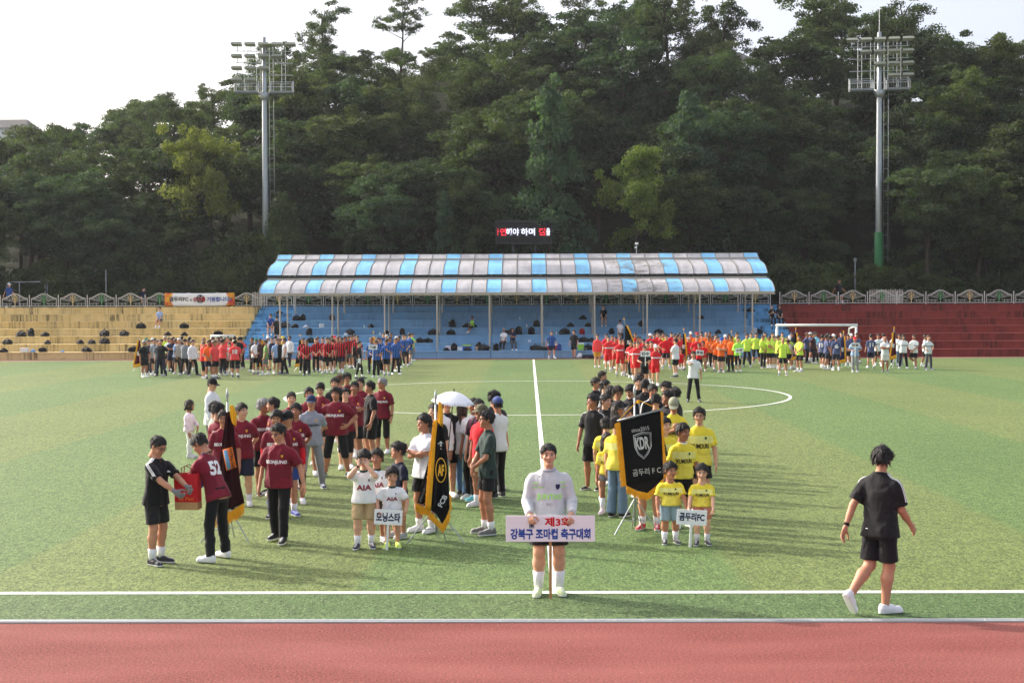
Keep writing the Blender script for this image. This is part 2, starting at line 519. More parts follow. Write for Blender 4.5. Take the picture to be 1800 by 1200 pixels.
# ------------------------------------------------------------------ ornamental fence
FY = 93.35
def fence(x0, x1, z, label, W=2.0, parity=0):
    n = max(1, round((x1 - x0) / W)); w = (x1 - x0) / n
    root = empty('fence', (x0, FY, z)); tag(root, label, 'fence')
    post_me = MB().tube([(0, 0, -0.1), (0, 0, 0.86)], 0.032, 6).mesh('post')
    # one arched panel: sunray bars, double arch, tree emblem
    m = MB(); c = w / 2
    arch = []
    for i in range(13):
        u = i / 12.0 * 2 - 1
        arch.append((c + u * (w / 2 - 0.14), 0, 0.62 + 0.33 * (math.cos(u * math.pi) * 0.5 + 0.5)))
    m.tube(arch, 0.021, 5); m.tube([(p[0], 0, p[2] - 0.055) for p in arch], 0.014, 5)
    for u in (-1, 1):
        m.tube([(c + u * (w / 2 - 0.14), 0, 0.1), (c + u * (w / 2 - 0.14), 0, 0.62)], 0.02, 5)
        for k, f in enumerate((0.28, 0.5, 0.72, 0.9)):
            xx = c + u * f * (w / 2 - 0.14); zz = 0.60 + 0.33 * (math.cos(f * math.pi) * 0.5 + 0.5)
            m.tube([(c + u * 0.17, 0, 0.66 - 0.085 * k), (xx, 0, zz - 0.05)], 0.013, 5)
        m.tube([(c + u * (w / 2 - 0.14), 0, 0.26), (c + u * 0.2, 0, 0.26)], 0.013, 5)
        for f in (0.42, 0.7):
            m.tube([(c + u * f * (w / 2 - 0.14), 0, 0.1), (c + u * f * (w / 2 - 0.14), 0, 0.3)], 0.011, 5)
    panel_me = m.mesh('panel')
    e = MB()
    e.tube([(c, 0.0, 0.1), (c, 0.0, 0.78)], 0.026, 6)
    for u in (-1, 1):
        e.tube([(c, 0, 0.3), (c + u * 0.12, 0, 0.45), (c + u * 0.17, 0, 0.62), (c + u * 0.1, 0, 0.78), (c, 0, 0.84)], 0.02, 5)
        e.tube([(c, 0, 0.45), (c + u * 0.08, 0, 0.55), (c + u * 0.09, 0, 0.68)], 0.018, 5)
    em_me = e.mesh('emblem')
    for me in (post_me, panel_me, em_me): me.materials.append(None)
    for i in range(n + 1):
        p = new_obj('post', post_me, root, mat=M['fence']); p.location.x = i * w
        if i < n:
            q = new_obj('panel', panel_me, root, mat=M['fence']); q.location.x = i * w
            r = new_obj('emblem', em_me, q, mat=M['fgreen'] if (i + parity) % 2 == 0 else M['fcream'])
    MB().tube([(0, 0, 0.09), (x1 - x0, 0, 0.09)], 0.026, 6).build('bottom_rail', M['fence'], root)
    return root
fence(-46.2, -18.3, TOPZ, 'ornamental white fence with tree emblems above the yellow terrace')
fence(-18.1, 16.5, TOPZ, 'ornamental white fence with tree emblems behind the canopy posts', parity=1)
fence(17.15, 48.9, TOPZ, 'ornamental white fence with tree emblems above the red terrace', 1.96, 1)
def picket(px0, px1, Y, label):
    a, b = at_depth(px0, 500, Y), at_depth(px1, 500, Y)
    root = empty('picket_fence', (a.x, Y, TOPZ)); tag(root, label, 'fence')
    n = int((b.x - a.x) / 0.16)
    for i in range(n):
        MB().box(i * 0.16, i * 0.16 + 0.1, -0.012, 0.012, 0.05, 1.0 + 0.04 * (i % 2)).build('picket', M['post'], root)
    for z in (0.35, 0.8):
        MB().box(-0.02, n * 0.16, 0.014, 0.05, z, z + 0.07).build('rail', M['post'], root)
picket(443, 474, 95.2, 'short pale picket fence beside the canopy roof edge')
picket(1528, 1592, 95.6, 'short pale picket fence at the foot of the green based mast')
# wire mesh fence in the wood on the left
wf = empty('wire_fence', at_depth(10, 500, 97.0)); wf.location.z = TOPZ
tag(wf, 'thin steel pipe fence among the tree trunks above the yellow terrace', 'fence')
def loc_in(o, px, py, Y):
    p = at_depth(px, py, Y); return (p.x - o.location.x, p.y - o.location.y, p.z - o.location.z)
for (a, b) in (((12, 496), (80, 495)), ((84, 494), (172, 474))):
    MB().tube([loc_in(wf, *a, 97.0), loc_in(wf, *b, 97.0 if a[0] < 50 else 99.0)], 0.04, 6).build('rail', M['steel'], wf)
for px in (12, 34, 79, 83, 135, 186):
    t = loc_in(wf, px, 496 if px < 84 else 496 - (px - 84) * 0.22, 97.0)
    MB().tube([(t[0], t[1], -0.1), t], 0.04, 6).build('post', M['steel'], wf)

# ------------------------------------------------------------------ text helper
def text_mesh(s, size=1.0, bold=0.0, width=None, res=3):
    c = bpy.data.curves.new('lettering', 'FONT')
    c.body = s; c.size = size; c.align_x = 'CENTER'; c.align_y = 'CENTER'
    c.offset = bold; c.resolution_u = res
    o = bpy.data.objects.new('lettering', c); COL.objects.link(o)
    dg = bpy.context.evaluated_depsgraph_get()
    me = bpy.data.meshes.new_from_object(o.evaluated_get(dg))
    bpy.data.objects.remove(o); bpy.data.curves.remove(c)
    n = len(me.vertices)
    co = np.empty(n * 3, np.float32); me.vertices.foreach_get('co', co); co = co.reshape(-1, 3)
    lo, hi = co.min(0), co.max(0)
    co -= (lo + hi) / 2
    if width: co[:, 0] *= width / max(1e-6, hi[0] - lo[0])
    faces = [tuple(p.vertices) for p in me.polygons]
    bpy.data.meshes.remove(me)
    return co, faces
TXT = {}
def text_obj(s, parent, mat, loc, height, width=None, bold=0.03, name='lettering', rot=(0, 0, 0), solid=True):
    """upright lettering facing -y"""
    key = (s, bold)
    if key not in TXT: TXT[key] = text_mesh(s, 1.0, bold)
    co, faces = TXT[key]
    ext = co.max(0) - co.min(0)
    k = height / ext[1]
    kx = width / ext[0] if width else k
    v = [(float(c[0] * kx), 0.0, float(c[1] * k)) for c in co]
    me = bpy.data.meshes.new(name); me.from_pydata(v, [], faces); me.materials.append(mat)
    o = bpy.data.objects.new(name, me); COL.objects.link(o); o.parent = parent
    o.location = loc; o.rotation_euler = rot
    return o
INK = {k: plain('ink_' + k, c, 0.7, var=0.03) for k, c in dict(white=(238, 238, 238), navy=(28, 36, 78), blue=(44, 78, 160), red=(206, 32, 44), black=(26, 26, 28), maroon=(140, 30, 48), silver=(196, 198, 198), gold=(226, 172, 52), lime=(176, 240, 122), grey=(150, 152, 160), orange=(232, 120, 40), sky=(110, 160, 200), darkred=(150, 26, 30), darkgreen=(40, 76, 50)).items()}

# banner on the fence
def sag_sheet(w, h, nx=24, nz=6, amp=0.02, seed=0):
    rr = random.Random(seed); ph = rr.random() * 6
    return [[(-w / 2 + w * j / nx, amp * math.sin(j * 0.9 + ph) * math.sin(math.pi * i / nz + 0.4), -h / 2 + h * i / nz - 0.03 * math.sin(math.pi * j / nx)) for j in range(nx + 1)] for i in range(nz + 1)]
def mat_banner():
    t = NT('banner_print')
    s = t.sep(t.coord())
    ax = t.math('ABSOLUTE', s[0])
    k = t.rng(t.math('ADD', ax, t.math('MULTIPLY', t.math('ABSOLUTE', s[2]), 0.8)), 2.05, 2.5)
    c = t.mix(t.rng(t.noise(t.coord(), 2.5, 2), 0.35, 0.65), lin((226, 170, 40)), lin((206, 66, 40)))
    c = t.mix(t.rng(t.math('ADD', ax, t.math('MULTIPLY', t.math('ABSOLUTE', s[2]), 0.5)), 1.95, 2.1), lin((238, 238, 240)), c)
    t.set(c, 0.6)
    return t.m
bp = at_depth(351, 526, FY - 0.1)
ban = empty('hanging_banner', bp); tag(ban, 'white banner with a football and red corners tied to the ornamental fence', 'banner')
MB().grid(sag_sheet(4.8, 0.88)).build('banner_cloth', mat_banner(), ban, smooth=True, solid=0.008)
text_obj('곰두리FC', ban, INK['black'], (-1.42, -0.045, 0.02), 0.32, 1.3, 0.03)
text_obj('의', ban, INK['black'], (-0.6, -0.045, -0.05), 0.18, None, 0.02)
text_obj('승리를', ban, INK['darkred'], (-0.02, -0.06, 0.0), 0.34, 0.85, 0.03)
text_obj('기원합니다!!', ban, INK['blue'], (1.35, -0.045, 0.0), 0.33, 1.7, 0.03)
def disc_pts(r, n, z=0): return [(r * math.cos(2 * math.pi * k / n), z, r * math.sin(2 * math.pi * k / n)) for k in range(n)]
b = MB(); b.poly(disc_pts(0.3, 28)); b.build('football_print', INK['grey'], ban, loc=(0.05, -0.036, 0.03))
b = MB()
for k in range(5):
    a = 2 * math.pi * k / 5 + 0.3
    b.poly([(0.2 * math.cos(a) + 0.08 * math.cos(2 * math.pi * j / 5 + a), 0, 0.2 * math.sin(a) + 0.08 * math.sin(2 * math.pi * j / 5 + a)) for j in range(5)])
b.poly(disc_pts(0.09, 5)); b.build('football_patch', INK['black'], ban, loc=(0.05, -0.042, 0.03))

# scrolling display board
def emit(name, rgb, s):
    t = NT(name); t.b.inputs['Base Color'].default_value = (0.01, 0.01, 0.01, 1)
    t.b.inputs['Emission Color'].default_value = lin(rgb); t.b.inputs['Emission Strength'].default_value = s
    return t.m
M['ledw'] = emit('lit_white_diodes', (225, 228, 255), 1.0); M['ledr'] = emit('lit_red_diodes', (235, 40, 60), 0.9)
lp = at_depth(921, 408, 97.2)
led = empty('display_board', lp); tag(led, 'black scrolling display board with lit white and red letters above the canopy', 'display board')
k = 97.2 / 2400
MB().box(-48 * k, 48 * k, 0, 0.4, -18 * k, 18 * k).build('housing', M['black'], led, bevel=0.02)
f = MB(); w, h = 48 * k, 18 * k
f.box(-w - 0.06, w + 0.06, -0.06, 0.42, h, h + 0.1); f.box(-w - 0.06, w + 0.06, -0.06, 0.42, -h - 0.1, -h); f.box(-w - 0.08, -w + 0.002, -0.055, 0.41, -h, h); f.box(w - 0.002, w + 0.08, -0.055, 0.41, -h, h)
f.build('frame', M['gutter'], led)
for s, px, wpx, mt in (('ㅏ', 876, 3, 'ledr'), ('연', 884.5, 11, 'ledr'), ('해야', 901, 23, 'ledw'), ('하며', 928, 25, 'ledw'), ('껌', 952.5, 12, 'ledr'), ('을', 963.5, 7, 'ledw')):
    text_obj(s, led, M[mt], ((px - 921) * k, -0.012, 0.02), 13 * k, wpx * k, 0.035)
for u in (-0.8, 0.8):
    MB().box(u - 0.09, u + 0.09, 0.1, 0.3, -6.0, -h - 0.1).build('leg', M['gutter'], led)

# ------------------------------------------------------------------ floodlight masts
def mast(px, Y, ytop, yplat, ybase, pattern, yaw, label, greenfoot):
    X = at_depth(px, 300, Y).x
    zb = terrain(X, Y)
    zt, zp = at_depth(px, ytop, Y).z, at_depth(px, yplat, Y).z
    root = empty('floodlight_mast', (X, Y, zb), yaw); tag(root, label, 'floodlight')
    H, Hp = zt - zb, zp - zb
    k = Y / 2400
    MB().tube([(0, 0, -0.3), (0, 0, Hp * 0.5), (0, 0, Hp), (0, 0, H)], [0.26, 0.22, 0.17, 0.14], 12).build('pole', M['steel'], root, smooth=True)
    if greenfoot:
        MB().tube([(0, 0, -0.2), (0, 0, 4.6)], [0.335, 0.31], 12).build('green_sleeve', M['mastgreen'], root, smooth=True)
    MB().tube([(0, 0, Hp - 0.55), (0, 0, Hp)], [0.22, 0.5], 12).build('collar', M['steel'], root, smooth=True)
    MB().tube([(0, 0, H), (0, 0, H + 1.8)], 0.02, 5).build('lightning_rod', M['steel'], root)
    # two baskets
    for u in (-1, 1):
        fl = MB(); fl.box(min(u * 0.45, u * 2.1), max(u * 0.45, u * 2.1), -0.55, 0.35, Hp - 0.05, Hp + 0.02)
        fl.build('platform', M['lampbody'], root)
        rl = MB()
        x0, x1 = u * 0.45, u * 2.1
        for z in (0.06, 0.62):
            rl.tube([(x0, -0.55, Hp + z), (x1, -0.55, Hp + z), (x1, 0.35, Hp + z + (0.25 if z > 0.5 else 0))], 0.04, 5)
        for f in (0, 0.5, 1):
            rl.tube([(x0 + (x1 - x0) * f, -0.55, Hp), (x0 + (x1 - x0) * f, -0.55, Hp + 0.62)], 0.045, 5)
        for f in (0, 1):
            rl.tube([(x0 + (x1 - x0) * f, 0.35, Hp), (x0 + (x1 - x0) * f, 0.35, Hp + 0.95)], 0.035, 5)
        rl.tube([(x0, 0.35, Hp + 0.9), (x1, 0.35, Hp + 0.9)], 0.03, 5)
        for f in range(1, 10):
            rl.tube([(x0 + (x1 - x0) * f / 10, -0.55, Hp + 0.06), (x0 + (x1 - x0) * f / 10, -0.55, Hp + 0.6)], 0.008, 4)
        rl.build('railing', M['lampbody'], root)
    rows = [H - 0.75, H - 1.62, H - 2.5, H - 3.35]
    fr = MB()
    for z in rows: fr.tube([(-2.1, 0.12, z - 0.25), (2.1, 0.12, z - 0.25)], 0.035, 6)
    fr.build('cross_arm', M['steel'], root)
    for x in (-1.35, -0.45, 0.5, 1.4):
        ld = MB()
        for dx in (-0.14, 0.14): ld.tube([(x + dx, 0.2, Hp), (x + dx, 0.2, H - 0.7)], 0.018, 4)
        for q in range(9): ld.tube([(x - 0.14, 0.2, Hp + 0.3 + q * 0.38), (x + 0.14, 0.2, Hp + 0.3 + q * 0.38)], 0.012, 4)
        ld.build('ladder', M['steel'], root)
    for r, (z, cols) in enumerate(zip(rows, pattern)):
        for cidx in cols:
            x = -1.95 + cidx * 0.98
            b = MB()
            v = [(-0.42, -0.62, -0.06), (0.42, -0.62, -0.06), (0.36, 0.1, 0.05), (-0.36, 0.1, 0.05), (-0.36, -0.5, 0.16), (0.36, -0.5, 0.16), (0.28, 0.08, 0.22), (-0.28, 0.08, 0.22)]
            b.v = v; b.f = [(0, 3, 2, 1), (4, 5, 6, 7), (0, 1, 5, 4), (1, 2, 6, 5), (2, 3, 7, 6), (3, 0, 4, 7)]
            q = b.build('lamp', M['lamp'], root, loc=(x, 0, z + 0.05)); q.rotation_euler = (R(-14), 0, 0)
            MB().tube([(x, 0.1, z - 0.25), (x, 0.12, z + 0.1)], 0.03, 5).build('bracket', M['steel'], root)
    sl = MB()
    for dx in (-0.16, 0.16): sl.tube([(0.5 + dx, 0.1, 2.5), (0.5 + dx, 0.1, Hp)], 0.013, 4)
    for q in range(int((Hp - 3) / 0.8)):
        sl.tube([(0.34, 0.1, 2.8 + q * 0.8), (0.66, 0.1, 2.8 + q * 0.8)], 0.01, 4)
    sl.build('access_ladder', M['steel'], root)
mast(466, 101.0, 66, 164, 400, [(0, 1, 2, 3, 4), (0, 1, 2, 3), (0, 1, 2), (0, 1)], R(4), 'tall grey floodlight mast rising beside a dark conical juniper', False)
mast(1545, 99.5, 57, 159, 500, [(0, 1, 2, 3, 4), (1, 2, 3, 4), (2, 3, 4), (3, 4)], R(-8), 'tall grey floodlight mast with green painted foot above the red terrace', True)
# small lamp post in the wood
lm = empty('lamp_post', at_depth(1503, 500, 96.5)); lm.location.z = TOPZ
tag(lm, 'short thin grey lamp post standing before the dark wood', 'lamp post')
MB().tube([(0, 0, 0), (0, 0, 3.0)], 0.035, 6).build('pole', M['steel'], lm); MB().box(-0.09, 0.09, -0.09, 0.09, 3.0, 3.25).build('lantern', M['lampbody'], lm, bevel=0.03)

# ------------------------------------------------------------------ goals
def goal(px0, px1, ytop, Y, label, W=None):
    a, b = at_depth(px0, ytop, Y), at_depth(px1, ytop, Y)
    w = b.x - a.x; h = a.z
    root = empty('goal', ((a.x + b.x) / 2, Y, 0.012)); tag(root, label, 'goal')
    for u in (-1, 1):
        MB().tube([(u * w / 2, 0, 0), (u * w / 2, 0, h - 0.06)], 0.07, 10).build('post', M['white'], root, smooth=True)
        MB().tube([(u * (w / 2 - 0.02), 0.09, h - 0.1), (u * (w / 2 - 0.15), 1.0, h - 0.2), (u * (w / 2 - 0.15), 1.9, 0.05)], 0.05, 8).build('stay', M['white'], root, smooth=True)
    MB().tube([(-w / 2 - 0.07, 0, h), (w / 2 + 0.07, 0, h)], 0.075, 10).build('crossbar', M['white'], root, smooth=True)
    MB().tube([(-w / 2 + 0.15, 1.9, 0.05), (w / 2 - 0.15, 1.9, 0.05)], 0.045, 8).build('ground_bar', M['white'], root, smooth=True)
    return root
goal(1366, 1505, 572, 79.5, 'white goal frame standing in front of the dark red terrace')
goal(372, 411, 591, 80.5, 'small white goal frame behind the coral shirted team')
# house peeking over the trees on the far left
def house(px, py, Y, w, h, label, roofc):
    p = at_depth(px, py, Y)
    root = empty('house', (p.x, Y, p.z - h)); tag(root, label, 'house')
    MB().box(-w / 2, w / 2, 0, 7, -12, h - 1.0).build('wall', M['white'], root)
    b = MB(); b.v = [(-w / 2 - .4, -.4, h - 1.0), (w / 2 + .4, -.4, h - 1.0), (w / 2 + .4, 7.4, h - 1.0), (-w / 2 - .4, 7.4, h - 1.0), (-w / 2 + 1, 3.5, h + .6), (w / 2 - 1, 3.5, h + .6)]
    b.f = [(0, 1, 5, 4), (1, 2, 5), (2, 3, 4, 5), (3, 0, 4), (0, 3, 2, 1)]
    b.build('roof', roofc, root)
    for x in (-w / 4, w / 4):
        MB().box(x - .7, x + .7, -0.03, 0.05, h - 3.6, h - 2.0).build('window', M['black'], root)
house(4, 212, 178, 6, 8, 'white house with grey roof peeking over the trees', M['gutter'])
house(1290, 92, 168, 4.5, 6, 'small dark roofed house half hidden among the hilltop trees', M['gutter'])
# ------------------------------------------------------------------ trees
def leaf_cloud(rs, C, rad, flat, n_per, size, up=0.6, droop=0.0):
    """leaf faces scattered round clump centres C"""
    C = np.asarray(C, float); m = len(C); N = m * n_per
    idx = np.repeat(np.arange(m), n_per)
    u = rs.normal(size=(N, 3)); u /= np.linalg.norm(u, axis=1)[:, None]
    r = rs.random(N) ** 0.5
    sc = (np.asarray(rad) if np.ndim(rad) else np.full(m, rad))[idx]
    off = u * (r * sc)[:, None]; off[:, 2] *= flat
    off[:, 2] -= droop * (off[:, 0] ** 2 + off[:, 1] ** 2) / np.maximum(sc, .1)
    p = C[idx] + off
    nrm = rs.normal(size=(N, 3)) * 0.75 + np.array([0, 0, up]); nrm += off / np.maximum(sc, .1)[:, None] * 0.5
    nrm /= np.linalg.norm(nrm, axis=1)[:, None]
    t = rs.normal(size=(N, 3)); t -= nrm * (t * nrm).sum(1)[:, None]; t /= np.linalg.norm(t, axis=1)[:, None]
    b = np.cross(nrm, t)
    s = size * (0.65 + 0.7 * rs.random(N))
    L, W = (s * 0.62)[:, None], (s * 0.36)[:, None]
    V = np.stack([p - t * L, p + b * W + t * L * 0.1, p + t * L, p - b * W + t * L * 0.1], 1).reshape(-1, 3)
    tint = np.clip(0.5 + 0.25 * rs.normal(size=m), 0, 1)[idx] * 0.6 + 0.4 * rs.random(N)
    return V, np.repeat(tint, 4)

def mesh_np(name, V, F4, tint=None, smooth=False):
    me = bpy.data.meshes.new(name)
    n, m = len(V), len(F4)
    me.vertices.add(n); me.vertices.foreach_set('co', np.ascontiguousarray(V, np.float32).ravel())
    me.loops.add(m * 4); me.polygons.add(m)
    me.loops.foreach_set('vertex_index', np.ascontiguousarray(F4, np.int32).ravel())
    me.polygons.foreach_set('loop_start', np.arange(0, m * 4, 4, dtype=np.int32))
    if smooth: me.polygons.foreach_set('use_smooth', np.ones(m, bool))
    if tint is not None:
        a = me.attributes.new('tint', 'FLOAT', 'POINT'); a.data.foreach_set('value', np.ascontiguousarray(tint, np.float32))
    me.update(calc_edges=True)
    return me

def make_tree(kind, seed):
    rs = np.random.default_rng(seed); rr = random.Random(seed)
    wood = MB()
    def trunk(h, r0, bend):
        pts = [(bend * math.sin(z / h * 2.2 + seed) * (z / h), bend * math.cos(z / h * 1.7 + seed) * (z / h), z) for z in np.linspace(-0.6, h, 9)]
        wood.tube(pts, [r0 * (1 - 0.86 * i / 8) for i in range(9)], 8)
        def at(z):
            f = (z + 0.6) / (h + 0.6) * 8; i = int(min(7, max(0, f))); q = f - i
            return Vector(pts[i]).lerp(Vector(pts[i + 1]), q)
        return at
    def limb(a, b, r):
        mid = a.lerp(b, 0.5) + Vector((rr.uniform(-.3, .3), rr.uniform(-.3, .3), rr.uniform(-.1, .5)))
        wood.tube([a, a.lerp(mid, .5) + (mid - a) * 0.02, mid, b], [r, r * .8, r * .6, r * .2], 5, caps=False)
    if kind == 'broad':
        H = 10.0; tr = trunk(7.5, 0.2, 0.5); C = []; Rd = []
        lobes = [(rr.uniform(-1.9, 1.9), rr.uniform(-1.9, 1.9), rr.uniform(3.6, 8.2), rr.uniform(1.2, 2.2)) for _ in range(11)] + [(0, 0, 8.3, 1.8)]
        for (x, y, z, r) in lobes:
            for _ in range(11):
                d = Vector((rr.gauss(0, 1), rr.gauss(0, 1), rr.gauss(0.25, .8))).normalized() * r * rr.uniform(.7, 1.08)
                C.append((x + d.x, y + d.y, z + d.z * .75)); Rd.append(rr.uniform(.5, .95))
            limb(tr(max(1.2, z - 1.9)), Vector((x, y, z)), 0.075)
        V, t = leaf_cloud(rs, C, np.array(Rd), 0.42, 150, 0.165, 0.7, 0.25)
    elif kind == 'tall':
        H = 14.0; tr = trunk(12.5, 0.24, 0.9); C = []; Rd = []
        for i in range(15):
            z = rr.uniform(5.0, 13.2); a = rr.uniform(0, 6.28); q = rr.uniform(.6, 2.9) * (1.2 - (z - 5) / 13)
            base = Vector((math.cos(a) * q, math.sin(a) * q, z)) + Vector(tr(z)) * 1.0; base.z = z
            limb(tr(max(3.5, z - 1.6)), base, 0.07)
            for _ in range(6):
                C.append((base.x + rr.gauss(0, .75), base.y + rr.gauss(0, .75), base.z + rr.gauss(0, .5))); Rd.append(rr.uniform(.45, .85))
        V, t = leaf_cloud(rs, C, np.array(Rd), 0.6, 150, 0.155, 0.4, 0.1)
    elif kind == 'conifer':
        H = 11.0; tr = trunk(10.6, 0.2, 0.15); C = []; Rd = []
        for i in range(95):
            z = 1.0 + 9.6 * (i / 95) ** 0.9; q = 2.5 * (1 - (z / 11.2)) ** 0.75 + .15; a = i * 2.4 + rr.uniform(-.3, .3)
            rad = q * rr.uniform(.3, 1.4)
            c = Vector((math.cos(a) * rad, math.sin(a) * rad, z - .25 * rad + rr.gauss(0, .3))); C.append(tuple(c)); Rd.append(.38 + .22 * q)
            if i % 3 == 0: limb(tr(z + .2), c, 0.03)
        V, t = leaf_cloud(rs, C, np.array(Rd), 0.55, 95, 0.2, 0.3, 0.5)
    elif kind == 'juniper':
        H = 7.0; tr = trunk(6.2, 0.14, 0.1); C = []; Rd = []
        for i in range(130):
            z = 0.4 + 6.4 * (i / 130); q = 1.75 * min(1, (7.2 - z) / 4.2) ** 0.8 * min(1, .6 + z / 2); a = i * 2.4
            rad = q * rr.uniform(.55, 1.0)
            C.append((math.cos(a) * rad, math.sin(a) * rad, z)); Rd.append(.42)
        V, t = leaf_cloud(rs, C, np.array(Rd), 1.1, 95, 0.14, 0.7, -0.1)
    elif kind == 'feathery':
        H = 9.0; tr = trunk(7.0, 0.17, 0.6); C = []; Rd = []
        for i in range(13):
            z = rr.uniform(3.6, 8.4); a = rr.uniform(0, 6.28); q = rr.uniform(.8, 2.8) * (1.15 - (z - 3) / 11)
            base = Vector((math.cos(a) * q, math.sin(a) * q, z)); limb(tr(z - 1.6), base, 0.06)
            for _ in range(9):
                C.append((base.x + rr.gauss(0, .6), base.y + rr.gauss(0, .6), base.z + rr.gauss(.1, .4))); Rd.append(rr.uniform(.4, .75))
        V, t = leaf_cloud(rs, C, np.array(Rd), 0.7, 95, 0.17, 0.8, 0.1)
    elif kind == 'shrub':
        H = 3.0; tr = trunk(2.0, 0.07, 0.3); C = []; Rd = []
        for i in range(70):
            a = rr.uniform(0, 6.28); z = rr.uniform(.2, 2.6); q = rr.uniform(.2, 1.9) * math.sqrt(max(.1, 1 - (z / 3) ** 2))
            C.append((math.cos(a) * q, math.sin(a) * q, z)); Rd.append(rr.uniform(.35, .65))
        for k in range(6): limb(tr(.3), Vector(C[k * 7]), 0.03)
        V, t = leaf_cloud(rs, C, np.array(Rd), 0.7, 70, 0.17, 0.6, 0.1)
    elif kind == 'bare':
        tr = trunk(9.0, 0.16, 0.7)
        def twig(a, d, L, r, dep):
            b = a + d * L; wood.tube([a, a.lerp(b, .5) + Vector((rr.gauss(0, .06), rr.gauss(0, .06), .05)) * L, b], [r, r * .75, r * .45], 4, caps=False)
            if dep < 4:
                for _ in range(3):
                    d2 = (d + Vector((rr.gauss(0, .55), rr.gauss(0, .55), rr.gauss(.15, .35)))).normalized()
                    twig(a.lerp(b, rr.uniform(.5, 1)), d2, L * rr.uniform(.55, .8), r * .55, dep + 1)
        for i in range(8):
            z = 3.5 + i * .7; a = i * 2.4
            twig(tr(z), Vector((math.cos(a), math.sin(a), .7)).normalized(), 1.9, .07, 1)
        V, t = leaf_cloud(rs, [(rr.gauss(0, 1.5), rr.gauss(0, 1.5), rr.uniform(5, 9)) for _ in range(14)], 0.5, .7, 12, 0.16)
    N = len(V) // 4
    crown = mesh_np('crown', V, np.arange(N * 4).reshape(-1, 4), t)
    w = wood.mesh('trunk', True); w.materials.append(M['bark']); crown.materials.append(M['leaf'])
    return w, crown

TREES = {k: [make_tree(k, 100 + 17 * i + len(k)) for i in range(n)] for k, n in
         (('broad', 5), ('tall', 3), ('conifer', 2), ('juniper', 1), ('feathery', 2), ('shrub', 3), ('bare', 1))}
GREEN = {'broad': (0.043, 0.066, 0.040), 'tall': (0.052, 0.075, 0.045), 'conifer': (0.050, 0.078, 0.056), 'juniper': (0.046, 0.070, 0.036),
         'feathery': (0.14, 0.165, 0.050), 'shrub': (0.046, 0.068, 0.032), 'bare': (0.10, 0.11, 0.06)}
def tree(kind, var, x, y, sc, rz, label, group=None, tint=(1, 1, 1), sz=1.0, z=None, name=None):
    ms = TREES[kind]; w, c = ms[var % len(ms)]
    nm = name or {'broad': 'broadleaf_tree', 'tall': 'tall_tree', 'conifer': 'conifer_tree', 'juniper': 'juniper_tree', 'feathery': 'locust_tree', 'shrub': 'shrub', 'bare': 'bare_tree'}[kind]
    root = empty(nm, (x, y, terrain(x, y) if z is None else z), rz)
    root.scale = (sc, sc, sc * sz)
    tag(root, label, 'shrub' if kind == 'shrub' else 'tree', group)
    new_obj('trunk', w, root)
    g = GREEN[kind]
    o = new_obj('crown', c, root, (g[0] * tint[0], g[1] * tint[1], g[2] * tint[2], 1))
    return root
FR = random.Random(42)
SKYL = [(-200, 220), (0, 215), (180, 208), (260, 168), (340, 152), (420, 122), (500, 100), (560, 88), (640, 82), (740, 88), (800, 62), (830, 0), (920, -20), (942, 48), (1000, 48), (1020, 0), (1180, -20), (1285, 100), (1385, 118), (1402, 0), (1650, 0), (1668, 62), (1720, 75), (1800, 66), (2100, 60)]
def skyline(px): return float(np.interp(px, [a for a, b in SKYL], [b for a, b in SKYL]))
def near_any(px, lst, w): return any(abs(px - a) < w for a in lst)
ROWS = [(100.5, 0.78, 4.6), (105.5, 0.95, 5.0), (111.5, 1.0, 5.4), (118.0, 1.05, 5.6), (126.0, 1.1, 6.0), (135.0, 1.1, 6.4), (145.0, 1.05, 6.6)]
for ri, (Y, S, dx) in enumerate(ROWS):
    half = Y * 0.40 + 6
    n = int(2 * half / dx)
    for i in range(n):
        x = -half + (i + 0.5) * dx + FR.uniform(-1.3, 1.3) + (ri % 2) * dx / 2
        y = Y + FR.uniform(-1.8, 1.8)
        px = 929 + x / y * 2400
        if ri == 0 and (near_any(px, (466, 500, 1115, 970), 45) or near_any(px, (1545,), 75) or near_any(px, (921,), 60)): continue
        if ri == 1 and near_any(px, (330, 1115, 921), 40): continue
        
        kind = 'broad' if FR.random() < 0.85 or ri < 2 else 'tall'
        sc = S * FR.uniform(0.85, 1.2)
        if ri >= 5: sc *= 0.92
        szv = FR.uniform(0.78, 0.98); sc *= 1.22
        Hk = 10.0 if kind == 'broad' else 14.0
        room = at_depth(px, skyline(px), y).z - terrain(x, y)
        if Hk * sc * szv > room:
            if room < 2.6: continue
            sc = room / (Hk * szv)
        v = FR.uniform(0.8, 1.25); hue = FR.uniform(-0.12, 0.16)
        t = (v * (1 + hue), v, v * (1 - hue))
        zone = 'behind the yellow terrace' if px < 455 else ('behind the canopy roof' if px < 1365 else 'behind the red terrace')
        slope = ('at the foot of the slope', 'at the foot of the slope', 'on the middle slope', 'on the middle slope', 'on the upper slope', 'on the upper slope', 'on the hilltop')[ri]
        tone = 'pale green' if v > 1.1 else ('dark green' if v < .95 else 'mid green')
        lab = '%s %s %s %s' % (tone, {'broad': 'broadleaf tree', 'tall': 'slender tall tree'}[kind], slope, zone)
        tree(kind, FR.randrange(5), x, y, sc, FR.uniform(0, 6.28), lab, lab.replace('tree', 'trees', 1), t, szv)
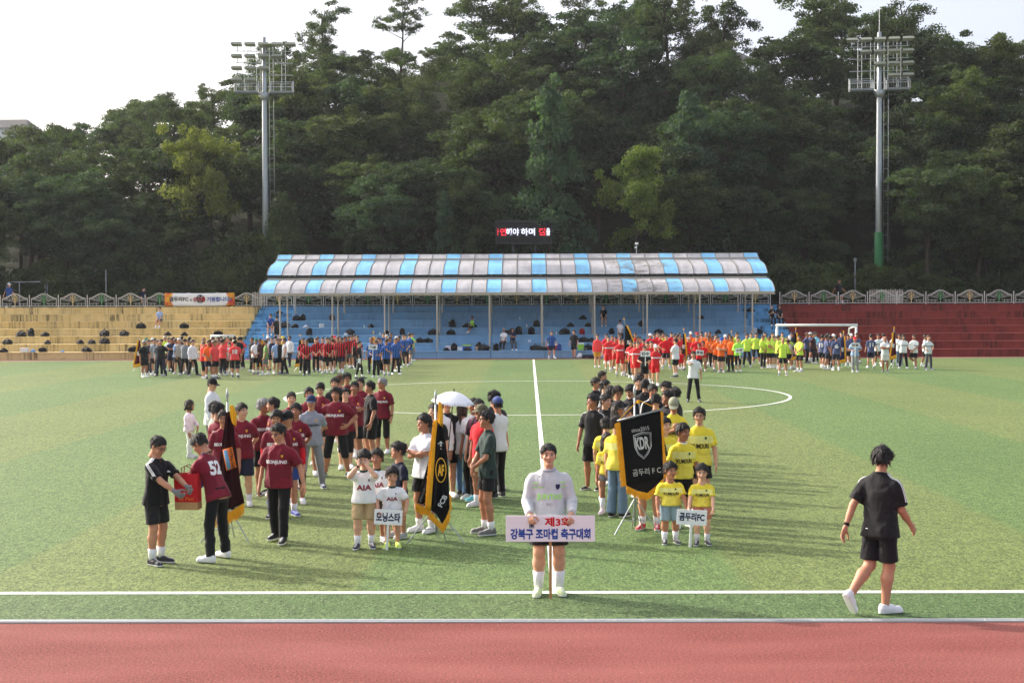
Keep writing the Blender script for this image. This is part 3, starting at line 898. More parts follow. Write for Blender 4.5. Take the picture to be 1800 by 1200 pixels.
# trees that stand out
def special(kind, var, px, ybase_depth, sc, label, tint=(1, 1, 1), sz=1.0, rz=0.5, ytop=None, H=10.0, name=None):
    Y = ybase_depth; x = at_depth(px, 300, Y).x
    z = None
    if ytop is not None:
        zt = at_depth(px, ytop, Y).z; zb = terrain(x, Y); sz = (zt - zb) / (H * sc)
    return tree(kind, var, x, Y, sc, rz, label, None, tint, sz, name=name)
special('feathery', 0, 1113, 98.6, 0.95, 'bright yellow green bushy tree behind the canopy roof', (0.8, .92, .95), ytop=252, H=9.2)
special('feathery', 1, 345, 101.5, 0.95, 'pale light green feathery tree in front of the wood left of a floodlight mast'.replace(' left of', ' near'), (0.95, 0.9, .95), ytop=212, H=9.2, rz=2.0)
special('conifer', 0, 965, 99.8, 1.1, 'tall blue green conifer with drooping sprays beside the display board', (1.15, 1.25, 1.25), ytop=118, H=11.2)
special('conifer', 1, 1215, 103.0, 1.1, 'dark blue green conifer beside the bright yellow green tree', (1.1, 1.2, 1.3), ytop=150, H=11.2)
special('juniper', 0, 497, 97.4, 1.0, 'dense dark conical juniper at the end of the canopy roof', (1, 1, 1), ytop=335, H=7.2)
special('tall', 0, 578, 139, .95, 'lone tall tree with open crown against the white sky above the mast', (1.1, 1.1, 1.1), ytop=-4, H=14.0)
special('tall', 1, 702, 141, .9, 'spreading tree with forked trunk standing out on the hilltop skyline', (1.1, 1.1, 1.1), ytop=-6, H=14.0, rz=1.1)
special('tall', 2, 492, 136, .8, 'thin open crowned tree behind the mast lamps on the skyline', (1.2, 1.2, 1.1), ytop=42, H=14.0, rz=2.2)
special('tall', 2, 868, 132, 1.3, 'big dark tree with heavy limbs on the hilltop above the display board', (1.0, 1.0, .9), ytop=-40, H=14.0, rz=3.0)
special('tall', 0, 1010, 138, 1.1, 'hilltop tree with thin vertical stems above the tall conifer', (1.2, 1.15, .9), ytop=-30, H=14.0, rz=4.0)
special('tall', 1, 1165, 126, 1.35, 'large spreading hilltop tree beside a bare grey tree', (0.95, 0.95, .95), ytop=-50, H=14.0, rz=0.4)
special('bare', 0, 1228, 124, 1.15, 'bare grey leafless tree among green crowns on the hill', ytop=52, H=10.5)
special('tall', 2, 1262, 131, 1.0, 'narrow ivy covered tree rising above the bare grey tree', (0.8, 0.8, .8), ytop=-30, H=14.0, rz=5.0)
special('tall', 1, 1432, 128, 1.35, 'large round crowned tree on the skyline behind the mast lamps', (1.0, 1.0, .95), ytop=-60, H=14.0, rz=2.4)
special('tall', 0, 1590, 130, 1.35, 'large dark tree on the skyline over the green footed mast', (0.95, 0.95, .9), ytop=-20, H=14.0, rz=1.4)
special('tall', 2, 1748, 124, 1.3, 'yellowish open crowned tree on the hill over the red terrace', (1.3, 1.2, .8), ytop=22, H=14.0, rz=0.9)
special('broad', 1, 1690, 112, 1.15, 'rounded light green tree on the hill over the red terrace', (1.5, 1.35, .9), ytop=105, H=10.0)
special('broad', 2, 1720, 99.5, .95, 'dark layered tree with flat sprays beside the green footed mast', (1.1, 1.0, .85), ytop=285, H=10.0)
special('broad', 3, 820, 98.8, .62, 'low dull green bushy tree beside the display board', (1.25, 1.15, 1.0), ytop=285, H=10.0)
special('conifer', 1, 780, 97.8, .5, 'small blue green conifer just above the canopy roof', (1.2, 1.35, 1.35), ytop=330, H=11.2, rz=2)
for px_, Y_, sc_ in ((395, 99.0, 1.5), (430, 99.5, 1.7), (452, 98.6, 1.4), (300, 99.2, 1.3), (240, 100, 1.5)):
    tree('shrub', px_, at_depth(px_, 300, Y_).x, Y_, sc_, px_ * .1, 'tall spreading shrub among the trunks left of the juniper'.replace(' left of', ' near'), 'tall spreading shrubs among the trunks')
SB = random.Random(9)
for i in range(92):
    x = -44 + (i % 46) * 1.95 + SB.uniform(-.6, .6); y = SB.uniform(96.6, 98.4) if i < 46 else SB.uniform(99.5, 104)
    if i >= 46 and x > -8 and i % 2: continue
    px = 929 + x / y * 2400
    v = SB.uniform(.7, 1.3)
    tree('shrub', i, x, y, SB.uniform(.6, 1.15), SB.uniform(0, 6.28), (lb := '%s leafy shrub %s %s' % ('dark' if v < 1 else 'brighter green', 'just behind the ornamental fence' if i < 46 else 'under the first trees of the wood', 'over the yellow terrace' if px < 455 else ('behind the canopy roof' if px < 1365 else 'over the red terrace'))), lb.replace('shrub', 'shrubs', 1), (v, v, v))
# ------------------------------------------------------------------ implicit surfaces for figures
def vec(*a): return np.array(a, float)
def rotx(a): c, s = math.cos(a), math.sin(a); return np.array([[1, 0, 0], [0, c, -s], [0, s, c]])
def rotz(a): c, s = math.cos(a), math.sin(a); return np.array([[c, -s, 0], [s, c, 0], [0, 0, 1]])
def roty(a): c, s = math.cos(a), math.sin(a); return np.array([[c, 0, s], [0, 1, 0], [-s, 0, c]])

class Field:
    """signed distance grid; shapes are blended in one by one"""
    def __init__(s, lo, hi, h):
        s.h = h; s.lo = np.asarray(lo, float) - 2 * h
        s.n = np.ceil((np.asarray(hi, float) + 2 * h - s.lo) / h).astype(int) + 1
        s.ax = [s.lo[i] + h * np.arange(s.n[i]) for i in range(3)]
        s.F = np.full(s.n, 0.5, np.float32)
    def sl(s, lo, hi):
        a = np.clip(np.floor((lo - s.lo) / s.h).astype(int), 0, s.n); b = np.clip(np.ceil((hi - s.lo) / s.h).astype(int) + 1, 0, s.n)
        if np.any(b <= a): return None
        q = tuple(slice(a[i], b[i]) for i in range(3))
        X = s.ax[0][q[0]][:, None, None]; Y = s.ax[1][q[1]][None, :, None]; Z = s.ax[2][q[2]][None, None, :]
        return q, X, Y, Z
    def blend(s, q, d, k, op='add'):
        A = s.F[q]
        if op == 'add':
            if k <= 0: s.F[q] = np.minimum(A, d)
            else:
                hh = np.clip(0.5 + 0.5 * (A - d) / k, 0, 1)
                s.F[q] = A * (1 - hh) + d * hh - k * hh * (1 - hh)
        else:   # carve away
            s.F[q] = np.maximum(A, -d)
    def cone(s, p0, r0, p1, r1, k=0.02, op='add', flat=None):
        p0, p1 = np.asarray(p0, float), np.asarray(p1, float)
        m = max(r0, r1) + k + 3 * s.h
        r = s.sl(np.minimum(p0, p1) - m, np.maximum(p0, p1) + m)
        if r is None: return
        q, X, Y, Z = r
        d = p1 - p0; L2 = max(1e-9, d @ d)
        x, y, z = X - p0[0], Y - p0[1], Z - p0[2]
        t = np.clip((x * d[0] + y * d[1] + z * d[2]) / L2, 0, 1)
        D = np.sqrt((x - t * d[0]) ** 2 + (y - t * d[1]) ** 2 + (z - t * d[2]) ** 2) - (r0 + (r1 - r0) * t)
        s.blend(q, D, k, op)
    def tube(s, p0, r0, p1, r1, k=0.02, noise=None, extend0=0.0):
        """like cone but cut flat at p1"""
        p0, p1 = np.asarray(p0, float), np.asarray(p1, float)
        m = max(r0, r1) + k + 3 * s.h
        r = s.sl(np.minimum(p0, p1) - m, np.maximum(p0, p1) + m)
        if r is None: return
        q, X, Y, Z = r
        d = p1 - p0; L = math.sqrt(d @ d); u = d / L
        x, y, z = X - p0[0], Y - p0[1], Z - p0[2]
        a = x * u[0] + y * u[1] + z * u[2]
        t = np.clip(a / L, 0, 1)
        D = np.sqrt(np.maximum(0, (x - t * d[0]) ** 2 + (y - t * d[1]) ** 2 + (z - t * d[2]) ** 2))
        rr = (r0 + (r1 - r0) * t)
        if noise is not None: rr = rr + noise(X, Y, Z)
        D = np.maximum(D - rr, a - L)
        s.blend(q, D, k)
    def ball(s, c, rad, Rm=None, k=0.02, op='add'):
        c = np.asarray(c, float); rad = np.asarray(rad, float)
        m = rad.max() + k + 3 * s.h
        r = s.sl(c - m, c + m)
        if r is None: return
        q, X, Y, Z = r
        x, y, z = X - c[0], Y - c[1], Z - c[2]
        if Rm is not None:
            x, y, z = (Rm[0, 0] * x + Rm[1, 0] * y + Rm[2, 0] * z, Rm[0, 1] * x + Rm[1, 1] * y + Rm[2, 1] * z, Rm[0, 2] * x + Rm[1, 2] * y + Rm[2, 2] * z)
        g = np.sqrt((x / rad[0]) ** 2 + (y / rad[1]) ** 2 + (z / rad[2]) ** 2)
        s.blend(q, (g - 1) * rad.min(), k, op)
    def loft(s, o, Rm, prof, n=2.3, k=0.02, noise=None):
        """prof rows: z, half width, front depth, back depth; front is -y"""
        o = np.asarray(o, float); P = np.asarray(prof, float)
        e = P[:, 1:].max() + k + 3 * s.h
        a, b = o + Rm @ vec(0, 0, P[0, 0]), o + Rm @ vec(0, 0, P[-1, 0])
        r = s.sl(np.minimum(a, b) - e, np.maximum(a, b) + e)
        if r is None: return
        q, X, Y, Z = r
        x, y, z = X - o[0], Y - o[1], Z - o[2]
        lx = Rm[0, 0] * x + Rm[1, 0] * y + Rm[2, 0] * z
        ly = Rm[0, 1] * x + Rm[1, 1] * y + Rm[2, 1] * z
        lz = Rm[0, 2] * x + Rm[1, 2] * y + Rm[2, 2] * z
        zz = np.linspace(P[0, 0], P[-1, 0], 60)
        W = [np.convolve(np.pad(np.interp(zz, P[:, 0], P[:, i]), 2, mode='edge'), np.ones(5) / 5, 'valid') for i in (1, 2, 3)]
        A = np.interp(lz, zz, W[0]); B = np.where(ly < 0, np.interp(lz, zz, W[1]), np.interp(lz, zz, W[2]))
        g = ((np.abs(lx) / A) ** n + (np.abs(ly) / B) ** n) ** (1.0 / n)
        D = (g - 1) * np.minimum(A, B)
        if noise is not None: D = D - noise(X, Y, Z)
        D = np.maximum(D, np.maximum(P[0, 0] - lz, lz - P[-1, 0]))
        s.blend(q, D, k)
    def cut(s, p, nrm, rad=None):
        """remove everything on the side the normal points to (within rad of p)"""
        p = np.asarray(p, float); nrm = np.asarray(nrm, float); nrm = nrm / np.linalg.norm(nrm)
        if rad is None: q = (slice(None),) * 3; X, Y, Z = s.ax[0][:, None, None], s.ax[1][None, :, None], s.ax[2][None, None, :]
        else:
            r = s.sl(p - rad, p + rad)
            if r is None: return
            q, X, Y, Z = r
        d = (X - p[0]) * nrm[0] + (Y - p[1]) * nrm[1] + (Z - p[2]) * nrm[2]
        s.F[q] = np.maximum(s.F[q], d)
    def net(s):
        """surface nets: vertices and quads"""
        F = s.F; S = F < 0
        nx, ny, nz = F.shape
        c = [S[i:nx - 1 + i, j:ny - 1 + j, k:nz - 1 + k] for i in (0, 1) for j in (0, 1) for k in (0, 1)]
        cnt = sum(a.astype(np.int8) for a in c)
        act = (cnt > 0) & (cnt < 8)
        I = np.argwhere(act)
        if len(I) == 0: return np.zeros((0, 3)), np.zeros((0, 4), int)
        idx = np.full(act.shape, -1, np.int32); idx[act] = np.arange(len(I))
        acc = np.zeros((len(I), 3)); w = np.zeros(len(I))
        cor = [(i, j, k) for i in (0, 1) for j in (0, 1) for k in (0, 1)]
        val = {q: F[I[:, 0] + q[0], I[:, 1] + q[1], I[:, 2] + q[2]] for q in cor}
        for ax in range(3):
            for q in cor:
                if q[ax]: continue
                q2 = list(q); q2[ax] = 1; q2 = tuple(q2)
                a, b = val[q], val[q2]; m = (a < 0) != (b < 0)
                t = np.where(m, a / np.where(m, a - b, 1), 0)
                p = np.array(q, float)[None, :].repeat(len(I), 0); p[:, ax] = t
                acc += p * m[:, None]; w += m
        V = s.lo + (I + acc / np.maximum(w, 1)[:, None]) * s.h
        Q = []
        for ax in range(3):
            a = [slice(1, -1)] * 3; a[ax] = slice(0, -1); b = list(a); b[ax] = slice(1, None)
            A, B = S[tuple(a)], S[tuple(b)]
            for flip, m in ((False, A & ~B), (True, ~A & B)):
                J = np.argwhere(m)
                if len(J) == 0: continue
                J = J + np.array([1 if i != ax else 0 for i in range(3)])
                u, v = (ax + 1) % 3, (ax + 2) % 3
                def at(du, dv):
                    K = J.copy(); K[:, u] -= du; K[:, v] -= dv
                    return idx[K[:, 0], K[:, 1], K[:, 2]]
                f = np.stack([at(1, 1), at(0, 1), at(0, 0), at(1, 0)], 1)
                Q.append(f[:, ::-1] if flip else f)
        Q = np.concatenate(Q)
        return V, Q[(Q >= 0).all(1)]

def fold_noise(seed, amp, f=(14, 14, 9), warp=1.0):
    rs = np.random.default_rng(seed)
    W = rs.normal(size=(6, 3)) * np.array(f); ph = rs.random(6) * 6.28
    def fn(X, Y, Z):
        t = 0
        for i in range(6):
            t = t + np.sin(W[i, 0] * X + W[i, 1] * Y + W[i, 2] * Z + ph[i] + (warp * t if i else 0))
        return (amp * t / 3.0).astype(np.float32) if hasattr(t, 'astype') else amp * t / 3
    return fn

def net_mesh(name, V, Q, attr=None, aname='tc', mat=None):
    me = mesh_np(name, V, Q, None, True)
    if attr is not None:
        a = me.attributes.new(aname, 'FLOAT_VECTOR', 'POINT'); a.data.foreach_set('vector', np.ascontiguousarray(attr, np.float32).ravel())
    me.materials.append(mat)
    return me

# ---- head, hair, hand, shoe templates (metres, head centre at origin, face towards -y)
def head_field(h, kid=False, female=False):
    f = Field((-.12, -.15, -.16), (.12, .14, .14), h)
    f.loft((0, 0, 0), np.eye(3), [(-.116, .022, .070, .0), (-.100, .040, .088, .022), (-.075, .054, .090, .050), (-.045, .064, .088, .078), (-.01, .070, .088, .092), (.03, .074, .088, .098), (.065, .070, .080, .094), (.095, .052, .058, .070), (.115, .020, .022, .030), (.119, .004, .004, .004)], 2.15, 0.0)
    f.cone((0, -.086, .012), .008, (0, -.107, -.026), .0125, .014)          # nose
    for u in (-1, 1):
        f.ball((u * .014, -.096, -.03), (.010, .010, .008), None, .008)
        f.ball((u * .031, -.088, .004), (.019, .012, .012), None, .01, 'carve')   # eye socket
        f.ball((u * .031, -.078, .002), (.015, .013, .0095), None, .004)
        f.ball((u * .034, -.080, .024), (.024, .012, .008), None, .012)            # brow
        f.ball((u * .042, -.070, -.035), (.024, .020, .024), None, .02)            # cheek
        f.ball((u * .077, .008, -.008), (.010, .020, .032), rotz(u * .3), .006)    # ear
    f.ball((0, -.090, -.062), (.024, .010, .006), None, .008)
    f.ball((0, -.088, -.073), (.020, .010, .007), None, .008)
    f.ball((0, -.078, -.100), (.022, .016, .014), None, .02)
    f.cone((0, .010, -.07), .050, (0, .022, -.17), .054, .02)
    return f.net()
HEADS = {}
def head_mesh(h):
    if h not in HEADS: HEADS[h] = head_field(h)
    return HEADS[h]

def hair_mesh(style, h=0.0065, seed=0):
    rs = np.random.default_rng(seed + 5)
    f = Field((-.14, -.16, -.42 if style in ('long', 'tail', 'pig') else -.17), (.14, .19, .17), h)
    w1 = fold_noise(seed, .007 if style != 'messy' else .012, (60, 60, 22), 1.2)
    w2 = fold_noise(seed + 1, .005, (120, 90, 50), 1.2)
    nz = lambda X, Y, Z: w1(X, Y, Z) + w2(X, Y, Z)
    e = dict(crew=.006, short=.010, fringe=.013, messy=.016, grey=.014, long=.014, tail=.010, pig=.010, bowl=.016, bald=.004)[style]
    f.loft((0, 0, 0), np.eye(3), [(-.13, .066 + e, .060, .070 + e), (-.045, .072 + e, .080 + e, .090 + e), (-.01, .074 + e, .088 + e, .096 + e), (.03, .077 + e, .090 + e, .102 + e), (.065, .074 + e, .084 + e, .100 + e), (.1, .058 + e, .064 + e, .08 + e), (.118 + e, .026, .03, .04), (.124 + e * 1.3, .004, .004, .004)], 2.15, 0, nz)
    # free the face: carve in front of the hairline
    if style in ('fringe', 'bowl'):
        f.ball((0, -.17, -.075), (.078, .13, .095), None, 0, 'carve'); f.ball((0, -.125, -.03), (.068, .06, .055), None, 0, 'carve')
    elif style == 'bald':
        f.ball((0, -.12, .09), (.09, .14, .12), None, 0, 'carve'); f.ball((0, -.15, -.06), (.085, .15, .12), None, 0, 'carve')
    else:
        f.ball((0, -.16, -.045), (.082, .125, .105), None, 0, 'carve'); f.ball((0, -.135, .0), (.066, .07, .066), None, 0, 'carve')
    if style in ('crew', 'short', 'fringe', 'messy', 'grey', 'bald', 'bowl'):
        f.cut((0, .06, -.048), (0, .15, -1)); f.cut((0, -.0, -.018), (0, -.9, -1), None)
        for u in (-1, 1): f.ball((u * .085, .002, -.012), (.02, .024, .034), None, 0, 'carve')
    if style == 'long':
        for u in (-1, 0, 1): f.cone((u * .05, .05, -.02), .055, (u * .07, .07, -.34), .04, .03)
        f.cut((0, 0, -.36), (0, 0, -1))
    if style == 'tail':
        f.cut((0, .06, -.085), (0, .25, -1)); f.cone((0, .105, .01), .03, (0, .13, -.2), .014, .015)
    if style == 'pig':
        f.cut((0, .06, -.085), (0, .25, -1))
        for u in (-1, 1): f.cone((u * .07, .05, .03), .025, (u * .12, .09, -.09), .018, .01)
    V, Q = f.net()
    # loose tufts that break up the outline
    if h < .012:
        e1 = V[Q[:, 1]] - V[Q[:, 0]]; e2 = V[Q[:, 3]] - V[Q[:, 0]]; N = np.cross(e1, e2); N /= np.linalg.norm(N, axis=1)[:, None] + 1e-9
        C = V[Q].mean(1); pick = rs.choice(len(C), min(len(C), 700), replace=False); C, N = C[pick], N[pick]
        fl = C - np.array([0.01, .03, .14]); fl[:, 2] -= .03; fl += rs.normal(size=fl.shape) * .035; fl -= N * (fl * N).sum(1)[:, None]; fl /= np.linalg.norm(fl, axis=1)[:, None] + 1e-9
        sd = np.cross(N, fl); ln = (.020 + .020 * rs.random(len(C)))[:, None] * (1.35 if style == 'messy' else (.6 if style == 'crew' else 1)); lift = (.003 + .009 * rs.random(len(C)))[:, None] * (1.5 if style == 'messy' else (.6 if style == 'crew' else 1))
        a = C - fl * .012; W = .0055
        T_ = np.stack([a - sd * W, a + sd * W, C + fl * ln + N * lift + sd * .001, C + fl * ln + N * lift - sd * .001], 1).reshape(-1, 3)
        Q = np.concatenate([Q, np.arange(len(T_)).reshape(-1, 4) + len(V)]); V = np.concatenate([V, T_])
    return net_mesh('hair', V, Q)
HAIR = {}
def hair(style, lod=0):
    key = (style, lod)
    if key not in HAIR: HAIR[key] = hair_mesh(style, 0.0065 if lod == 0 else (0.0115 if lod == 1 else 0.018), seed=len(HAIR))
    return HAIR[key]

def cap_mesh(kind, h=0.008):
    f = Field((-.15, -.23, -.06), (.15, .17, .17), h)
    f.loft((0, 0, 0), np.eye(3), [(.022, .086, .100, .110), (.05, .087, .100, .110), (.08, .080, .090, .100), (.11, .060, .066, .076), (.132, .030, .03, .04), (.138, .004, .004, .004)], 2.2, 0)
    if kind == 'cap':
        f.ball((0, -.095, .022), (.078, .095, .010), rotx(R(8)), .004)
    elif kind == 'bucket':
        f.loft((0, 0, 0), np.eye(3), [(.004, .140, .150, .160), (.012, .138, .148, .158), (.03, .09, .10, .11), (.034, .08, .09, .1)], 2.0, .004)
    elif kind == 'visor':
        f.cut((0, 0, .06), (0, 0, 1)); f.ball((0, -.095, .022), (.078, .095, .010), rotx(R(8)), .004)
    V, Q = f.net()
    return net_mesh('cap', V, Q)
CAPS = {}
def cap(kind):
    if kind not in CAPS: CAPS[kind] = cap_mesh(kind)
    return CAPS[kind]

def glasses_mesh():
    m = MB()
    for u in (-1, 1):
        m.tube([(u * .032 + .021 * math.cos(a), -.1, .003 + .016 * math.sin(a)) for a in np.linspace(0, 6.283, 13)], .0026, 5, False)
        m.tube([(u * .053, -.1, .008), (u * .079, -.06, .008), (u * .082, .01, .0)], .0024, 4)
    m.tube([(-.011, -.1, .008), (.011, -.1, .008)], .0024, 4)
    me = m.mesh('glasses', True); me.materials.append(None); return me
GLASSES = glasses_mesh()

def hand_field(kind, h=0.0055):
    """wrist at origin, fingers along -z, palm faces +x (towards the thigh of a right hand seen from the front), thumb towards -y"""
    f = Field((-.075, -.09, -.22), (.09, .07, .05), h)
    f.cone((0, 0, .03), .026, (0, 0, -.02), .026, .01)
    f.ball((0, 0, -.055), (.018, .042, .050), None, .018)
    curl = {'relax': 0.45, 'grip': 1.45, 'flat': .1, 'fist': 1.6, 'point': 1.6}[kind]
    for i, (y, L) in enumerate(((-.030, .072), (-.010, .080), (.010, .075), (.029, .060))):
        c = curl * (1 + .08 * i)
        if kind == 'point' and i == 0: c = .05
        p = vec(0, y, -.095); a = 0.15 * c
        segs = (L * .45, L * .32, L * .26)
        for j, s in enumerate(segs):
            a += c * (.55 if j else .35) * 1.0
            q = p + vec(math.sin(a) * s, y * .02, -math.cos(a) * s)
            f.cone(p, .0098 - .0009 * j, q, .0090 - .0009 * j, .004); p = q
    a = .7; p = vec(.004, -.034, -.035)
    for j, s in enumerate((.036, .032, .026)):
        d = vec(.25 + .35 * curl * (j > 0), -math.sin(a), -math.cos(a)); d /= np.linalg.norm(d)
        q = p + d * s; f.cone(p, .0125 - .001 * j, q, .011 - .001 * j, .006); p = q; a -= .28
    return f.net()
HANDS = {}
def hand_geo(kind, h):
    k = (kind, h)
    if k not in HANDS: HANDS[k] = hand_field(kind, h)
    return HANDS[k]

def shoe_mesh(kind, h=0.008):
    f = Field((-.07, -.22, -.02), (.07, .12, .16), h)
    if kind == 'sandal':
        f.cone((0, .06, .012), .036, (.0, -.15, .012), .046, .03); f.cut((0, 0, .024), (0, 0, 1)); f.cut((0, 0, .001), (0, 0, -1))
        for y in (-.10, -.04): f.cone((-.048, y, .02), .014, (0, y - .01, .062), .014, .01); f.cone((.048, y, .02), .014, (0, y - .01, .062), .014, .01)
    else:
        f.cone((0, .055, .042), .042, (0, -.145, .030), .043, .03)
        f.cone((0, .045, .06), .043, (0, -.05, .05), .044, .03)
        f.cone((0, .04, .07), .042, (0, .035, .105), .044, .02)
        f.cone((0, .055, .012), .042, (0, -.15, .012), .048, .012)
        f.cut((0, 0, .105), (0, 0, 1)); f.cut((0, 0, .001), (0, 0, -1))
    V, Q = f.net()
    return net_mesh('shoe', V, Q, V)
SHOES = {}
def shoe(kind):
    if kind not in SHOES: SHOES[kind] = shoe_mesh(kind)
    return SHOES[kind]

# ---- materials of figures
def mat_skin():
    t = NT('skin')
    oi = t.n('ShaderNodeObjectInfo').outputs['Color']
    s = t.sep(t.attr('hc').outputs['Vector'])
    ax = t.math('ABSOLUTE', s[0]); front = t.math('LESS_THAN', s[1], -0.055)
    def ell(cx, cz, rx, rz, x=None):
        a = t.math('DIVIDE', t.math('SUBTRACT', x if x is not None else ax, cx), rx)
        b = t.math('DIVIDE', t.math('SUBTRACT', s[2], cz), rz)
        d = t.math('ADD', t.math('MULTIPLY', a, a), t.math('MULTIPLY', b, b))
        return t.math('MULTIPLY', t.rng(t.math('SUBTRACT', 1.25, d), 0.0, 0.5), front)
    n = t.noise(t.coord(), 9.0, 4)
    c = t.mix(t.rng(n, .3, .7), t.mix(1.0, oi, (.88, .82, .80, 1), 'MULTIPLY'), t.mix(1.0, oi, (1.08, 1.04, 1.02, 1), 'MULTIPLY'))
    c = t.mix(t.math('MULTIPLY', ell(.045, -.035, .03, .025), .25), c, t.mix(1.0, oi, (1.0, .68, .64, 1), 'MULTIPLY'))
    c = t.mix(t.math('MULTIPLY', ell(0, -.067, .026, .010), .75), c, t.mix(1.0, oi, (.72, .42, .40, 1), 'MULTIPLY'))
    c = t.mix(t.math('MULTIPLY', ell(0, -.0665, .024, .0018), .8), c, (.05, .02, .02, 1))
    c = t.mix(t.math('MULTIPLY', ell(.033, .026, .020, .0052), .85), c, (.02, .016, .014, 1))
    c = t.mix(ell(.031, .002, .0155, .0062), c, (.5, .47, .45, 1))
    c = t.mix(ell(.031, .002, .0075, .0064), c, (.012, .009, .008, 1))
    c = t.mix(t.math('MULTIPLY', ell(.031, .0085, .017, .0026), .9), c, (.02, .014, .012, 1))
    t.set(c, 0.55, 0, 0.35)
    t.b.inputs['Subsurface Weight'].default_value = 0.0
    return t.m
def mat_hair():
    t = NT('hair')
    oi = t.n('ShaderNodeObjectInfo').outputs['Color']
    n = t.noise(t.mapping(t.coord(), (90, 90, 22)), 1.0, 3)
    t.set(t.mix(n, t.mix(1.0, oi, (.45, .45, .45, 1), 'MULTIPLY'), t.mix(1.0, oi, (1.7, 1.7, 1.7, 1), 'MULTIPLY')), .55, 0, .4)
    t.bump(n, .8, .01); return t.m
def cloth_base(name):
    t = NT(name); t.tc = t.attr('tc').outputs['Vector']; t.s = t.sep(t.tc)
    t.oi = t.n('ShaderNodeObjectInfo').outputs['Color']
    return t
def cloth_finish(t, c, rough=.85, spec=.2):
    w = t.noise(t.mapping(t.tc, (1, 1, .45)), 16.0, 4, .55)
    c = t.mix(t.math('MULTIPLY', t.rng(w, .62, .3), .22), c, t.mix(1.0, c, (.6, .6, .62, 1), 'MULTIPLY'))
    t.set(c, rough, 0, spec)
    t.bump(w, .35, .03)
    t.b.inputs['Sheen Weight'].default_value = .1
    return t.m
def mat_cloth():
    t = cloth_base('cloth'); return cloth_finish(t, t.oi)
def stripes_mat(name, second, period, duty=0.0):
    t = cloth_base(name)
    k = t.math('GREATER_THAN', t.math('SINE', t.math('MULTIPLY', t.s[0], 6.2832 / period)), duty)
    return cloth_finish(t, t.mix(k, t.oi, lin(second)))
def mat_maroon():
    t = cloth_base('maroon_jersey')
    v = t.n('ShaderNodeTexVoronoi'); v.inputs['Scale'].default_value = 7.0; t.put(v.inputs['Vector'], t.mapping(t.tc, (1, .5, 1), (0, 0, 0), (0, R(40), 0)))
    k = t.math('LESS_THAN', t.sep(v.outputs['Color'])[0], .42)
    return cloth_finish(t, t.mix(t.math('MULTIPLY', k, .55), t.oi, t.mix(1.0, t.oi, (.55, .5, .5, 1), 'MULTIPLY')), .75)
def mat_yellow():
    t = cloth_base('yellow_jersey')
    band = t.math('MULTIPLY', t.math('GREATER_THAN', t.s[2], .275), t.math('LESS_THAN', t.s[2], .40))
    band = t.math('MULTIPLY', band, t.math('LESS_THAN', t.math('ABSOLUTE', t.s[0]), .2))
    rib = t.math('MULTIPLY', t.math('GREATER_THAN', t.math('SINE', t.math('MULTIPLY', t.s[2], 260.)), .3), t.math('LESS_THAN', t.s[2], .25))
    c = t.mix(t.math('MULTIPLY', rib, .3), t.oi, lin((238, 236, 170)))
    return cloth_finish(t, t.mix(t.math('MULTIPLY', band, .7), c, lin((238, 238, 160))), .75)
def mat_camo():
    t = cloth_base('patterned_jersey')
    n = t.noise(t.tc, 24.0, 3, .7)
    return cloth_finish(t, t.mix(t.math('GREATER_THAN', n, .56), t.oi, t.mix(.4, t.oi, (.55, .6, .8, 1))), .75)
def mat_band(name, col, z0, z1, speck=None):
    t = cloth_base(name)
    k = t.math('MULTIPLY', t.math('GREATER_THAN', t.s[2], z0), t.math('LESS_THAN', t.s[2], z1))
    c = t.oi
    if speck: c = t.mix(t.math('GREATER_THAN', t.noise(t.tc, 20.0, 3, .7), .57), c, lin(speck))
    return cloth_finish(t, t.mix(k, c, lin(col)), .75)
def mat_shoe():
    t = NT('shoe'); oi = t.n('ShaderNodeObjectInfo').outputs['Color']
    s = t.sep(t.attr('tc').outputs['Vector'])
    k = t.math('LESS_THAN', s[2], .022)
    c = t.mix(k, oi, lin((222, 222, 220)))
    lace = t.math('MULTIPLY', t.math('GREATER_THAN', t.math('SINE', t.math('MULTIPLY', s[1], 330.)), .2), t.math('MULTIPLY', t.math('LESS_THAN', t.math('ABSOLUTE', s[0]), .018), t.math('LESS_THAN', s[1], -.02)))
    t.set(t.mix(t.math('MULTIPLY', lace, t.math('GREATER_THAN', s[2], .05)), c, lin((235, 235, 235))), .55, 0, .3)
    return t.m
M['skin'] = mat_skin(); M['hair'] = mat_hair(); M['cloth'] = mat_cloth(); M['shoe'] = mat_shoe()
CL = dict(plain=M['cloth'], maroon=mat_maroon(), yellow=mat_yellow(), camo=mat_camo(),
          redblack=stripes_mat('striped_jersey_red', (34, 26, 28), .11), blueblack=stripes_mat('striped_jersey_blue', (26, 30, 56), .085, .15),
          whiteband=mat_band('white_jersey_band', (44, 46, 50), .27, .31, (200, 206, 206)), redband=mat_band('red_jersey_band', (232, 232, 236), .26, .31, (190, 34, 36)))
